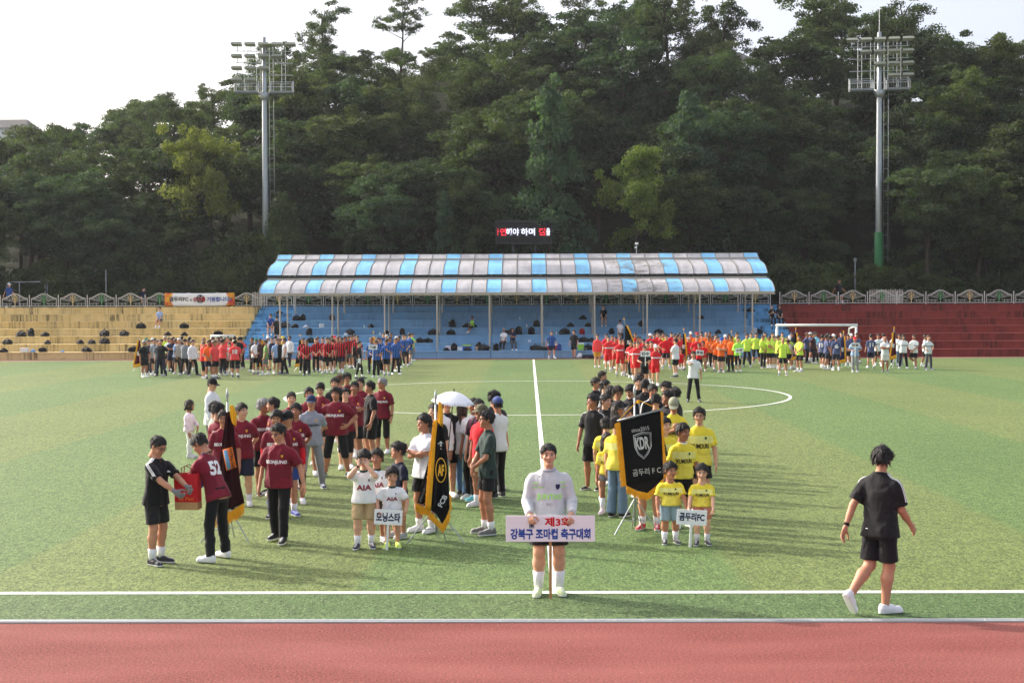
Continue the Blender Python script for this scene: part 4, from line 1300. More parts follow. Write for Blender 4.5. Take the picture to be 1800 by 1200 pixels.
# ------------------------------------------------------------------ figures
def ik(S, W, a, b, pole):
    d = W - S; L = np.linalg.norm(d); L2 = min(L, (a + b) * .995); u = d / L
    W = S + u * L2
    x = (a * a - b * b + L2 * L2) / (2 * L2); hgt = math.sqrt(max(0, a * a - x * x))
    p = np.asarray(pole, float); p = p - u * (p @ u); n = np.linalg.norm(p)
    p = p / n if n > 1e-6 else vec(0, 1, 0)
    return S + u * x + p * hgt, W
def unit(v): v = np.asarray(v, float); return v / max(1e-9, np.linalg.norm(v))
VOX = {0: .014, 1: .021, 2: .032}
DEF = dict(h=1.74, w=1.0, belly=0.0, lean=0.0, turn=0.0, nod=0.0, tilt=0.0, armL='down', armR='down', legs='stand', top='tee', hem=0.0, bot='shorts', blen=.75,
           hip=.508, lod=1, seed=0, loose=1.0, hs=None, handL=None, handR=None, twist=0.0, tiltz=0.0)
GEO = {}
def figure(**kw):
    S = dict(DEF); S.update(kw)
    key = tuple(sorted((k, str(v)) for k, v in S.items()))
    if key in GEO: return GEO[key]
    h = S['h']; s = h / 1.75; hs = S['hs'] if S['hs'] else min(1.035, .70 + .21 * h)
    ws = s ** .8 * S['w']; vx = VOX[S['lod']]
    if h < 1.45 and S['lod'] == 1: vx = .0155
    zh = S['hip'] * h; sit = S['legs'] == 'sit'
    if sit: zh = .467 + .10
    if S['legs'] == 'crouch': zh = .24 * s
    zs_total = (h - .315 * hs) - S['hip'] * h
    T = zs_total; tk = T / .525
    pel = vec(0, 0, zh)
    if sit: pel = vec(0, .12, zh)
    Rt = rotz(S['twist']) @ roty(S['tiltz']) @ rotx(S['lean'])
    def tp(x, y, z): return pel + Rt @ vec(x * ws, y * ws, z * tk)
    hc = pel + Rt @ vec(0, -.012, T + .182 * hs)
    Rh = Rt @ rotz(S['turn']) @ rotx(S['nod'] - S['lean'] * .5) @ roty(S['tilt'])
    # arms
    ua, fa = .285 * s, .245 * s
    arms = {}
    for u, nm in ((1, 'armL'), (-1, 'armR')):
        sh = tp(u * .160, 0, .455); a = S[nm]; palm = -u * Rt @ vec(1, 0, 0); hk = 'relax'; fd = None
        if a == 'down': W = sh + Rt @ vec(u * .07 * s, -.04 * s, -(ua + fa) * .985); pole = Rt @ vec(u * .5, 1, 0)
        elif a == 'relaxed': W = sh + Rt @ vec(u * .09 * s, -.10 * s, -(ua + fa) * .95); pole = Rt @ vec(u * .8, 1, 0)
        elif a == 'out': W = sh + Rt @ vec(u * .2 * s, .0, -(ua + fa) * .9); pole = Rt @ vec(u * .6, 1, 0)
        elif a == 'clasp': W = tp(u * .055, -.235, .06); pole = vec(u, .4, -.2); fd = unit(Rt @ vec(-u * .5, -.2, -.85)); palm = Rt @ vec(0, 1, 0)
        elif a == 'behind': W = tp(u * .07, .19, .05); pole = vec(u, .6, 0); fd = unit(Rt @ vec(-u * .8, 0, -.6)); palm = Rt @ vec(0, -1, 0)
        elif a == 'crossed': W = tp(-u * .10, -.215 - (.03 if u > 0 else 0), .30 + .02 * u); pole = vec(u, -.35, -1.0); fd = unit(Rt @ vec(-u, .35, .1)); palm = Rt @ vec(0, 1, 0)
        elif a == 'hips': W = tp(u * .205, -.055, .10); pole = vec(u, .55, .05); fd = unit(Rt @ vec(-u * .5, -.8, -.25)); palm = Rt @ vec(-u, .3, 0)
        elif a == 'hold': W = tp(u * .15, -.27, .17); pole = vec(u, .3, -1); hk = 'grip'; fd = unit(Rt @ vec(-u * .35, -.9, .1)); palm = Rt @ vec(0, .2, -1)
        elif a == 'eyes': W = hc + Rh @ vec(u * .055, -.165, -.03) * hs; pole = vec(u * .8, -.2, -1); hk = 'fist'; fd = unit(Rt @ vec(-u * .25, .45, .9)); palm = Rt @ vec(0, 1, 0)
        elif a == 'lap': W = tp(u * .10, -.30, .02); pole = vec(u, .3, -.3); fd = unit(vec(-u * .6, -.6, -.3)); palm = vec(0, 0, -1)
        elif a == 'phone': W = tp(u * .03, -.27, .30); pole = vec(u, .4, -1); hk = 'grip'; fd = unit(Rt @ vec(-u * .6, -.4, .5)); palm = Rt @ vec(0, 1, .3)
        elif a == 'swingf': W = sh + Rt @ vec(u * .05 * s, -.26 * s, -(ua + fa) * .82); pole = vec(u * .4, 1, 0)
        elif a == 'swingb': W = sh + Rt @ vec(u * .12 * s, .20 * s, -(ua + fa) * .9); pole = vec(u * .4, 1, 0)
        elif a == 'knees': W = pel + vec(u * .06, -.38, .02); pole = vec(u, .2, .2); fd = unit(vec(-u * .6, -.3, -.7)); palm = vec(0, 1, 0)
        else:
            W = np.asarray(a[:3], float); pole = np.asarray(a[3:6], float) if len(a) >= 6 else vec(u, .4, -.8); hk = 'grip'
            if len(a) >= 9: palm = np.asarray(a[6:9], float)
        hk = S['hand' + nm[-1]] or hk
        E, W = ik(sh, W, ua, fa, pole)
        if fd is None: fd = unit(W - E)
        arms[u] = (sh, E, W, fd, palm, hk)
    # legs
    legs = {}; feet = {}
    zk = .28 * h; th, sk = S['hip'] * h - zk, zk - .07 * s
    L = S['legs']
    for u in (1, -1):
        hp = pel + rotz(S['twist'] * .5) @ vec(u * .088 * ws, 0, 0)
        yaw = u * .18; pitch = 0.0; pole = vec(u * .08, -1, 0)
        if L == 'stand': A = vec(u * .105 * ws, .0 + .02 * u, .075 * s)
        elif L == 'apart': A = vec(u * .19 * ws, .03 * u, .075 * s)
        elif L == 'wide': A = vec(u * .26 * ws, .0, .075 * s)
        elif L == 'step': A = vec(u * .11 * ws, -.16 * u * s, .075 * s)
        elif L == 'walk': A = vec(u * .075 * ws, -.24 * u * s, (.075 if u > 0 else .13) * s); pitch = 0 if u > 0 else .75
        elif L == 'walk2': A = vec(u * .05 * ws, (-.03 if u < 0 else .36) * s, (.075 if u < 0 else .20) * s); pitch = 0 if u < 0 else .95
        elif L == 'oneleg': A = vec(u * .09 * ws, .0 if u > 0 else .25 * s, (.075 if u > 0 else .36) * s); pitch = 0 if u > 0 else 1.3
        elif L == 'sit': A = vec(u * .11, -.34 - .03 * u, .075 * s)
        elif L == 'crouch': A = vec(u * .11, -.08, .06 * s); pole = vec(u * .4, -1, .4)
        else: A = np.asarray(L[0] if u > 0 else L[1], float); yaw += (L[2] if len(L) > 2 else 0)
        K, A2 = ik(hp, A, th, sk, pole)
        legs[u] = (hp, K, A2); feet[u] = (A2, yaw, pitch)
    allp = [hc + vec(0, 0, .2), hc - vec(.2, .2, .2), hc + vec(.2, .2, 0)] + [p for a in arms.values() for p in a[:3]] + [p for a in legs.values() for p in a]
    lo = np.min(allp, 0) - .16; hi = np.max(allp, 0) + .16; lo[2] = max(lo[2], -.02)
    # body
    fld = Field(lo, hi, vx)
    r = ws
    fld.loft(pel, Rt, [(-.10 * tk, .12 * r, .09 * r, .10 * r), (.10 * tk, .14 * r, .09 * r, .09 * r), (.35 * tk, .145 * r, .090 * r, .085 * r), (.45 * tk, .125 * r, .06 * r, .065 * r), (.50 * tk, .075 * r, .045 * r, .055 * r), (.56 * tk, .05 * r, .045 * r, .05 * r)], 2.2, .02)
    fld.cone(tp(0, .01, .50), .056 * hs * (ws / s ** .8) ** .5, hc + Rh @ vec(0, .018, -.085) * hs, .051 * hs, .03)
    for u in (1, -1):
        sh, E, W = arms[u][:3]
        fld.cone(sh + (E - sh) * .12, .040 * r, E, .038 * r, .02); fld.cone(E, .039 * r, E + (W - E) * .45, .036 * r, .01); fld.cone(E + (W - E) * .45, .036 * r, W, .0265 * s ** .5, .01)
        hp, K, A = legs[u]; r = ws * (.72 if S['bot'] in ('trousers', 'tights', 'wide') else 1.08)
        fld.cone(hp, .078 * r, K, .053 * r, .02); c = K + (A - K) * .32 + unit(np.cross(A - K, vec(1, 0, 0))) * -.012
        back = vec(0, .014, 0)
        fld.cone(K, .050 * r, K + (A - K) * .3 + back, .056 * r, .03); fld.cone(K + (A - K) * .3 + back, .056 * r, A, .036 * r ** .5 * s ** .5, .03)
    r = ws
    Vb, Qb = fld.net()
    parts = [(Vb, Qb)]; hands = {}
    Vh, Qh = head_mesh(.0075 if S['lod'] == 0 else (.012 if S['lod'] == 1 else .021))
    parts.append((hc + (Vh * hs) @ Rh.T, Qh))
    for u in (1, -1):
        sh, E, W, fd, palm, hk = arms[u]
        z = -fd; x = palm - z * (palm @ z); x = unit(x) * (1 if u < 0 else -1); y = np.cross(z, x)
        Vn, Qn = hand_geo(hk, .0055 if S['lod'] == 0 else (.0095 if S['lod'] == 1 else .016))
        Vn = Vn * s ** .7
        if u > 0: Vn = Vn * vec(-1, 1, 1); Qn = Qn[:, ::-1]
        parts.append((W + Vn[:, :1] * x + Vn[:, 1:2] * y + Vn[:, 2:] * z, Qn)); Vg = Vn * 1.09; hands[u] = (W + Vg[:, :1] * x + Vg[:, 1:2] * y + Vg[:, 2:] * z, Qn)
    off = 0; VV = []; QQ = []
    for v, q in parts: VV.append(v); QQ.append(q + off); off += len(v)
    VV = np.concatenate(VV); QQ = np.concatenate(QQ)
    G = dict(S=S, hc=hc, Rh=Rh, hs=hs, pel=pel, Rt=Rt, tk=tk, ws=ws, s=s, arms=arms, legs=legs, feet=feet, T=T, hands=hands)
    G['body'] = net_mesh('body', VV, QQ, ((VV - hc) @ Rh) / hs, 'hc', M['skin'])
    # top
    lo2 = np.minimum(lo, pel - .3); f = Field(vec(lo[0], lo[1], pel[2] - .3 * s), hi - vec(0, 0, .1), vx)
    am = (.0045 if S['lod'] < 2 else .004)
    fa_, fb_ = fold_noise(S['seed'], am * 1.9, (14, 14, 9), 1.4), fold_noise(S['seed'] + 11, am * .75, (30, 30, 18), 1.6)
    fn = (lambda X, Y, Z: fa_(X, Y, Z) + fb_(X, Y, Z)) if S['lod'] < 2 else fa_
    hem = -.085 + S['hem']; lz = S['loose']; be = S['belly']
    prof = [(hem, .197 * lz, .138 + be * .8, .146), (.0, .190 * lz, .136 + be * .9, .142), (.06, .178 * lz, .128 + be, .128), (.15, .164 * lz, .122 + be, .110), (.25, .166, .121 + be * .6, .108), (.34, .172, .122, .114), (.42, .176, .110, .110), (.475, .165, .084, .092), (.505, .135, .070, .080), (.532, .098, .062, .070), (.562, .066, .058, .062)]
    f.loft(pel, Rt, [(a * tk, b * r, c * r, d * r) for a, b, c, d in prof], 2.25, 0, fn)
    sn = fold_noise(S['seed'] + 3, am * 1.9, (34, 34, 34), 1.5)
    if S['top'] != 'tank':
        for u in (1, -1):
            sh, E, W = arms[u][:3]
            if S['top'] == 'long':
                f.cone(sh, .047 * r, sh + (E - sh) * .3, .060 * r, .035); f.cone(sh + (E - sh) * .2, .060 * r, E, .053 * r, .03); f.tube(E, .056 * r, E + (W - E) * .96, .043 * r, .02, sn)
            else:
                f.cone(sh, .047 * r, sh + (E - sh) * .3, .062 * r, .035); f.tube(sh + (E - sh) * .15, .060 * r, sh + (E - sh) * .82, .072 * r, .03, sn)
    f.ball(pel + Rt @ vec(0, -.05 * r, (.585) * tk), (.056 * r, .055 * r, .04), None, 0, 'carve')
    Vs, Qs = f.net()
    G['shirt'] = net_mesh('shirt', Vs, Qs, (Vs - pel) @ Rt / vec(r, r, tk))
    G['bvh'] = BVHTree.FromPolygons(Vs.tolist(), Qs.tolist()) if S['lod'] < 3 else None
    # bottom
    f = Field(vec(lo[0], lo[1], 0), vec(hi[0], hi[1], pel[2] + .2), vx)
    fn = fold_noise(S['seed'] + 7, am * 1.4, (18, 18, 12), 1.3)
    f.loft(pel, rotz(S['twist'] * .5), [(-.10 * tk, .146 * r, .10 * r, .114 * r), (0, .160 * r, .106 * r, .118 * r), (.10 * tk, .150 * r, .102 * r, .104 * r)] + ([(.17 * tk, .142 * r, .096 * r, .094 * r)] if S['lean'] < .1 else []), 2.3, 0)
    for u in (1, -1):
        hp, K, A = legs[u]; B = S['bot']; bl = S['blen']
        if B == 'shorts': f.tube(hp, .086 * r, hp + (K - hp) * bl, .099 * r * lz ** .5, .015, fn)
        elif B == 'capri': f.cone(hp, .086 * r, K, .071 * r, .015); f.tube(K, .071 * r, K + (A - K) * .34, .066 * r, .02, fn)
        elif B == 'tights': f.cone(hp, .084 * r, K, .056 * r, .015); f.cone(K, .056 * r, K + (A - K) * .3 + vec(0, .014, 0), .060 * r, .02); f.tube(K + (A - K) * .3 + vec(0, .012, 0), .060 * r, K + (A - K) * .96, .042 * r, .02)
        elif B == 'wide': f.cone(hp, .087 * r, K, .090 * r, .015); f.tube(K, .090 * r, K + (A - K) * 1.03, .098 * r, .02, fn)
        else: f.cone(hp, .086 * r, K, .071 * r, .015); f.tube(K, .071 * r, K + (A - K) * 1.0, .060 * r, .02, fn)
    Vt, Qt = f.net()
    G['bottom'] = net_mesh('shorts', Vt, Qt, Vt)
    GEO[key] = G
    return G

PRINTS = {}
def print_on(G, gkey, spec):
    """lettering or a patch laid on the shirt; spec = (kind, text, x, z, w, h, bold, side)"""
    k = (gkey, spec)
    if k in PRINTS: return PRINTS[k]
    kind, txt, cx, cz, w, h, bold, side = spec
    if kind == 'text':
        if (txt, bold) not in TXT: TXT[(txt, bold)] = text_mesh(txt, 1.0, bold)
        co, faces = TXT[(txt, bold)]; ext = co.max(0) - co.min(0)
        P = np.stack([co[:, 0] / ext[0] * w + cx, co[:, 1] / ext[1] * h + cz], 1)
    else:
        n = 12
        if kind == 'disc': pts = [(math.cos(6.283 * i / n), math.sin(6.283 * i / n)) for i in range(n)]
        elif kind == 'shield': pts = [(-1, 1), (0, 1.1), (1, 1), (.95, 0), (.6, -.7), (0, -1.1), (-.6, -.7), (-.95, 0)]
        else: pts = [(-1 + 2 * i / 8, -1) for i in range(9)] + [(1 - 2 * i / 8, 1) for i in range(9)]
        P = np.array([(a * w / 2 + cx, b * h / 2 + cz) for a, b in pts]); faces = [tuple(range(len(pts)))]
        if kind == 'bar': faces = [(i, i + 1, 16 - i, 17 - i) for i in range(8)]
    if kind == 'text':
        bm = bmesh.new(); vs = [bm.verts.new((float(x), float(z), 0)) for x, z in P]
        for fc in faces:
            try: bm.faces.new([vs[i] for i in fc])
            except ValueError: pass
        bmesh.ops.triangulate(bm, faces=bm.faces[:])
        for _ in range(3):
            ed = [e for e in bm.edges if e.calc_length() > (.016 if G['S']['lod'] < 2 else .05)]
            if not ed: break
            bmesh.ops.subdivide_edges(bm, edges=ed, cuts=1); bmesh.ops.triangulate(bm, faces=[q for q in bm.faces if len(q.verts) > 3])
        bm.verts.index_update(); P = np.array([(v.co.x, v.co.y) for v in bm.verts]); faces = [tuple(v.index for v in q.verts) for q in bm.faces]; bm.free()
    sg = -1 if side == 'f' else 1
    if side == 'b': P[:, 0] = cx - (P[:, 0] - cx)
    Rt = G['Rt']; V = []
    d = Vector(Rt @ vec(0, -sg, 0)); ok = True
    for (x, z) in P:
        o = Vector(G['pel'] + Rt @ vec(x * G['ws'], sg * .6, z * G['tk']))
        hit = G['bvh'].ray_cast(o, d, 1.2)
        p = hit[0] if hit[0] is not None else o + d * .5
        q = p - d * (.006 if kind == 'text' else .008)
        V.append((q.x, q.y, q.z))
    me = bpy.data.meshes.new('print'); me.from_pydata(V, [], faces); me.materials.append(None)
    PRINTS[k] = me
    return me

def stripes_on(G, gkey, us):
    k = (gkey, '3s', us)
    if k in PRINTS: return PRINTS[k]
    m = MB(); Rt = G['Rt']
    for u in (us,):
        sh, E = G['arms'][u][:2]; neck = G['pel'] + Rt @ vec(u * .07 * G['ws'], .0, .55 * G['tk']); end = sh + (E - sh) * .76
        out = unit(Rt @ vec(u, 0, .35)); side = Rt @ vec(0, 1, 0)
        for j in (-1, 0, 1):
            rows = []
            for i in range(13):
                t = i / 12; c = (neck * (1 - t * 2.2) + sh * t * 2.2) if t < .4545 else sh + (end - sh) * (t - .4545) / .5455
                dd = unit(out * 1.0 + vec(0, 0, 1) * (1.3 * (1 - t)))
                row = []
                for e in (-.006, .006):
                    o = Vector(c + side * (j * .021 + e) + dd * .3)
                    hit = G['bvh'].ray_cast(o, Vector(-dd), .6)
                    row.append(tuple((hit[0] if hit[0] is not None else o) + Vector(dd) * .005))
                rows.append(row)
            if all(Vector(a[0]).xyz.length < 4 for a in rows): m.grid(rows)
    me = m.mesh('stripes'); me.materials.append(None)
    PRINTS[k] = me
    return me

def ring_mesh(G, z, rx, ry, rad, tiltf=.0):
    m = MB(); pts = []
    for i in range(17):
        a = 6.2832 * i / 16
        p = G['pel'] + G['Rt'] @ vec(rx * math.cos(a) * G['ws'], ry * math.sin(a) * G['ws'], (z + tiltf * math.sin(a)) * G['tk'])
        pts.append(p)
    m.tube(pts, rad, 6, False)
    me = m.mesh('collar', True); me.materials.append(None)
    return me

SKIN = [lin(c) for c in ((206, 158, 130), (190, 140, 112), (178, 126, 98), (214, 170, 142), (166, 116, 90))]
HAIRC = dict(black=(.016, .014, .013, 1), dark=(.028, .020, .016, 1), brown=(.045, .026, .018, 1), grey=(.30, .30, .30, 1), red=(.10, .035, .02, 1), white=(.45, .45, .46, 1))
def person(loc, rz, label, cat='person', group=None, skin=0, hairs='short', hairc='black', shirt=(200, 200, 200), cloth='plain', bottom=(30, 30, 34), shoes=(235, 235, 235), shoek='shoe',
           socks=None, sockl=.12, capk=None, capc=(30, 30, 32), glasses=False, prints=(), stripes=None, collar=None, watch=None, sleeves=None, bclo='plain', mask=None, scale=1.0, gloves=None, **geo):
    G = figure(**geo); gk = id(G)
    root = empty('person', loc, rz, scale)
    tag(root, label, cat, group)
    new_obj('body', G['body'], root, SKIN[skin % 5])
    body = root.children[-1] if root.children else None
    lod = G['S']['lod']
    so = new_obj('shirt', G['shirt'], root, lin(shirt), CL[cloth])
    bo = new_obj({'shorts': 'shorts', 'capri': 'shorts', 'tights': 'leggings'}.get(G['S']['bot'], 'trousers'), G['bottom'], root, lin(bottom), CL[bclo])
    HM = Matrix([[*(G['Rh'][i] * G['hs']), G['hc'][i]] for i in range(3)] + [[0, 0, 0, 1]])
    if hairs:
        ho = new_obj('hair', hair(hairs, lod), root, HAIRC[hairc], M['hair']); ho.matrix_local = HM
        if capk: ho.matrix_local = HM @ Matrix.Diagonal((.97, .96, .86, 1))
    if capk:
        co = new_obj('cap', cap(capk), root, lin(capc), M['cloth']); co.matrix_local = HM @ Matrix.Translation((0, .002, -.004)) @ Matrix.Diagonal((1.02, 1.02, 1.02, 1))
    if glasses:
        go = new_obj('glasses', GLASSES, root, mat=M['black']); go.matrix_local = HM
    if mask: 
        b = MB(); b.grid([[(.055 * math.cos(a) * .98, -.075 - .032 * math.sin(a), z) for a in np.linspace(.1, 3.04, 9)] for z in (-.1, -.06, -.02)])
        mo = b.build('face_mask', M['white'], root, True, solid=.004); mo.matrix_local = HM
    for u in (1, -1):
        A, yaw, pitch = G['feet'][u]; s = G['s']; fs = s ** .75 * .95
        z = A[2] - .075 * s
        q = new_obj('shoe', shoe(shoek), root, lin(shoes), M['shoe'])
        q.matrix_local = Matrix.Translation((A[0], A[1] , z + (.0 if pitch == 0 else .0))) @ Matrix.Rotation(yaw, 4, 'Z') @ Matrix.Translation((0, -.02, .07 * fs if pitch else 0)) @ Matrix.Rotation(pitch, 4, 'X') @ Matrix.Translation((0, 0, -.07 * fs if pitch else 0)) @ Matrix.Diagonal((fs * 1.02, fs * 1.02, fs * 1.02, 1))
        if socks:
            sk = ('sock', gk, u, sockl)
            if sk not in PRINTS:
                hp, K, AA = G['legs'][u]; d = unit(K - AA); mm = MB()
                r0, r1 = .044 * s ** .6 * G['S']['w'] ** .5, (.046 + .09 * sockl) * s ** .6 * G['S']['w'] ** .5
                back = vec(0, .014, 0) * min(1, sockl / .25)
                mm.tube([AA - d * .02, AA + d * sockl * .5 + back * .3, AA + d * sockl + back, AA + d * (sockl + .002) + back], [r0, (r0 + r1) / 2, r1, r1 * .85], 12)
                PRINTS[sk] = mm.mesh('sock', True); PRINTS[sk].materials.append(None)
            k2 = new_obj('sock', PRINTS[sk], root, lin(socks), M['cloth'])
    for (ink, sp) in prints:
        new_obj('print', print_on(G, gk, sp), so, mat=INK[ink])
    if stripes:
        for u in (1, -1): new_obj('shoulder_stripes', stripes_on(G, gk, u), so, mat=INK[stripes])
    if collar:
        ck = ('collar', gk)
        if ck not in PRINTS: PRINTS[ck] = ring_mesh(G, .547, .064, .062, .017, .012)
        new_obj('collar', PRINTS[ck], so, lin(collar), M['cloth'])
    if sleeves:      # long under-sleeves showing below a short sleeve
        for u in (1, -1):
            sh, E, W = G['arms'][u][:3]; mm = MB(); r = G['ws']
            mm.tube([sh + (E - sh) * .6, E, E + (W - E) * .5, E + (W - E) * .95], [.056 * r, .050 * r, .046 * r, .036 * r], 12)
            me = mm.mesh('sleeve', True); me.materials.append(None); new_obj('sleeve', me, root, lin(sleeves), M['cloth'])
    if watch:
        u = watch[0]; sh, E, W = G['arms'][u][:3]; d = unit(W - E); mm = MB(); mm.tube([W - d * .045, W - d * .015], [.032 * G['s'] ** .6] * 2, 10)
        me = mm.mesh('wristband', True); me.materials.append(None); new_obj('wristband', me, root, lin(watch[1]), M['cloth'])
    if gloves:
        for u in (1, -1): new_obj('glove', net_mesh('glove', *G['hands'][u], G['hands'][u][0]), root, lin(gloves), M['cloth'])
    return root, G
# ------------------------------------------------------------------ foreground people
def spot(px, ytop, h): 
    p = ground_at(px, ytop, h); return (p.x, p.y, .017)
def foot(px, py):
    p = ground_at(px, py, .017); return (p.x, p.y, .017)
MAR, BLK, WHT, NAV = (124, 26, 46), (28, 28, 31), (232, 232, 234), (34, 40, 62)
P_BEON = [('white', ('text', 'BEONJUNG', 0, .295, .30, .066, .032, 'f')), ('gold', ('shield', '', .088, .385, .032, .040, 0, 'f'))]
def num(n, z=.30, hh=.20, w=.2, ink='white'): return [(ink, ('text', n, 0, z, w, hh, .045, 'b'))]
SEED = [0]
def add(pos, deg, label, **kw):
    SEED[0] += 1
    kw.setdefault('seed', SEED[0]); kw.setdefault('skin', SEED[0] % 5); kw.setdefault('lod', 1)
    kw.setdefault('turn', ((SEED[0] * 37) % 21 - 10) / 40.0)
    return person(pos, R(deg), label, **kw)
def maroon(px, yt, h, deg, label, **kw):
    kw.setdefault('prints', P_BEON); kw.setdefault('bottom', BLK)
    return add(spot(px, yt, h), deg, label, shirt=MAR, cloth='maroon', h=h, **kw)
G1 = 'maroon shirted players in the line'
# --- handing over the bag
add(foot(275, 990), 62, 'person in black polo with white shoulder stripes and grey gloves handing over a red bag', lod=0, h=1.67, hairs='crew', glasses=True, shirt=BLK, stripes='white', collar=BLK,
    gloves=(120, 120, 122), bottom=(36, 36, 38), blen=.85, socks=WHT, sockl=.14, shoes=(38, 40, 44), armL=(.10, -.46, 1.00, 1, .3, -.8, -1, 0, 0), armR=(-.12, -.43, .98, -1, .3, -.8, 1, 0, 0), nod=.45, turn=0, legs='stand', skin=1, lean=.06, prints=[('white', ('text', '▲', .085, .38, .03, .025, .02, 'f'))])
add(foot(384, 984), -118, 'person with number 52 maroon shirt over blue sleeves and black trousers taking a red bag', lod=0, h=1.72, hairs='fringe', shirt=MAR, cloth='maroon', bot='trousers', bottom=BLK,
    shoes=WHT, sleeves=(44, 78, 160), armL=(.16, -.44, .82, 1, .3, -.8, -1, 0, 0), armR=(-.06, -.46, .86, -1, .3, -.8, 1, 0, 0), lean=.42, nod=.5, turn=.15, legs='apart', prints=num('52', .33, .20, .21), collar=(48, 70, 130), skin=1)
bag = empty('paper_bag', foot(333, 985)); bag.location.z = .70; bag.rotation_euler = (R(4), 0, R(-8))
tag(bag, 'red paper gift bag with brown bottom held between two men', 'bag')
b = MB(); b.v = [(-.16, -.07, .1), (.15, -.07, .1), (.15, .07, .1), (-.16, .07, .1), (-.165, -.065, .46), (.155, -.065, .48), (.155, .065, .48), (-.165, .065, .46)]
b.f = [(0, 3, 2, 1), (0, 1, 5, 4), (1, 2, 6, 5), (2, 3, 7, 6), (3, 0, 4, 7)]
b.build('bag_body', plain('red_paper', (200, 34, 46), .6, bump=.2), bag, solid=.004)
MB().box(-.161, .151, -.073, .073, .0, .1).build('bag_base', plain('kraft_paper', (186, 148, 104), .8), bag)
for y in (-.05, .05): MB().tube([(-.07, y, .45), (-.06, y, .55), (0, y, .58), (.06, y, .55), (.07, y, .46)], .007, 5).build('handle', plain('cord', (120, 90, 60), .8), bag)
text_obj('La Pasi', bag, INK['orange'], (0, -.079, .15), .045, .2, .02)
for dx, dz in ((.10, 0), (-.12, .02)): pass
# --- behind the flag
add(spot(372, 665, 1.78), 75, 'person in white track top and black cap standing beside a girl with pigtails', h=1.78, capk='cap', capc=BLK, shirt=(236, 236, 240), top='long', loose=1.15, hem=-.05, bottom=BLK, legs='stand', armL='clasp', armR='relaxed', nod=.2, prints=[('blue', ('bar', '', 0, .33, .3, .012, 0, 'f'))])
add(foot(333, 804), 80, 'small girl with pigtails in pale pink top and white leggings', cat='child', h=1.28, hairs='pig', hairc='dark', shirt=(226, 206, 216), top='long', bot='tights', bottom=(232, 232, 232), shoes=(180, 180, 184), armL='clasp', armR='relaxed', turn=.3, hip=.5)
add(spot(377, 706, 1.66), 120, 'person in grey green tee behind the maroon flag', h=1.66, shirt=(150, 160, 150), bottom=(70, 74, 70), hairs='short')
add(spot(391, 708, 1.72), 160, 'player with number 50 on maroon back reaching up to the flag', h=1.72, shirt=MAR, cloth='maroon', bottom=BLK, prints=num('50', .28), armR=(-.12, -.42, 1.50, -1, 0, -.6, 1, 0, 0), turn=-.4, nod=.2, tiltz=.12)
maroon(393, 722, 1.68, 10, 'maroon shirted player with glasses half hidden by the dark maroon flag', glasses=True, bottom=BLK, shoes=WHT, hairs='short', armL='relaxed', bot='trousers')
maroon(425, 709, 1.72, 5, 'maroon shirted player in navy shorts and white sneakers beside the dark maroon flag', bottom=NAV, socks=WHT, shoes=WHT, blen=.95, armL='behind', armR='behind', turn=.75, hairs='short', w=1.03)
maroon(463, 701, 1.70, 28, 'grey curly haired player in maroon shirt looking over his shoulder', hairs='messy', hairc='grey', shoek='sandal', shoes=(40, 40, 42), armL='behind', armR='relaxed', turn=.8, w=1.08, blen=.95)
maroon(481, 699, 1.73, -70, 'maroon shirted player seen in profile behind the grey haired player', hairs='short', turn=-.2)
maroon(505, 722, 1.68, 20, 'player in black cap with red undersleeves and blue shorts', capk='cap', capc=BLK, sleeves=(200, 26, 40), bottom=(44, 70, 140), shoes=(40, 60, 150), socks=WHT, armL='relaxed', watch=(1, (40, 40, 44)), turn=-.6, nod=.1)
maroon(486, 721, 1.70, 8, 'maroon shirted player with red undersleeves and blue socks behind the man in trousers', sleeves=(200, 26, 40), socks=(34, 60, 150), sockl=.2, shoes=BLK, hairs='fringe', turn=-.1, nod=.2)
maroon(490, 745, 1.68, -12, 'player in maroon shirt, black trousers and glasses holding a phone', lod=0, bot='trousers', bottom=(26, 26, 28), shoes=BLK, glasses=True, hairs='short', w=1.1, belly=.025, armR='relaxed', armL='out', legs='step', turn=-.35, nod=.25, skin=1)
maroon(520, 709, 1.70, 5, 'smiling player in maroon shirt with black calf length pants and white sneakers', bot='capri', shoes=WHT, armL='behind', armR='behind', w=.94, turn=-.15, nod=-.05, hairs='short')
maroon(512, 689, 1.72, 10, 'maroon shirted player with short hair between cap wearers', hairs='crew', turn=.05, w=1.02, armL='behind', armR='behind')
add(spot(547, 695, 1.71), 8, 'person in light grey team tee and grey sweatpants with navy cap', h=1.71, shirt=(150, 154, 166), bot='trousers', bottom=(140, 142, 148), capk='cap', capc=(38, 50, 84), shoes=(60, 74, 100), armL='behind', armR='relaxed', legs='apart', prints=[('black', ('text', 'BEONJUNG', 0, .295, .285, .055, .035, 'f')), ('gold', ('shield', '', .088, .385, .032, .04, 0, 'f'))], turn=-.1, w=1.05)
maroon(543, 681, 1.74, 5, 'maroon shirted player standing behind the man in grey', hairs='short', turn=.15, w=1.04)
maroon(563, 673, 1.72, -10, 'maroon shirted player with lowered head in the middle of the line', hairs='fringe', nod=.35, armL='clasp', armR='clasp')
maroon(591, 681, 1.74, -8, 'broad player in maroon shirt with hands on hips and black calf length pants', bot='capri', armL='hips', armR='hips', w=1.16, belly=.03, legs='apart', shoek='sandal', shoes=BLK, hairs='messy', turn=-.05, tilt=.08, skin=2)
add(spot(588, 664, 1.70), 5, 'person in black tee behind the broad player with hands on hips', h=1.70, shirt=BLK, bottom=BLK, hairs='short')
add(spot(597, 659, 1.66), 140, 'person with reddish brown hair seen from behind in the maroon line', h=1.66, shirt=MAR, cloth='maroon', bottom=BLK, hairs='short', hairc='red')
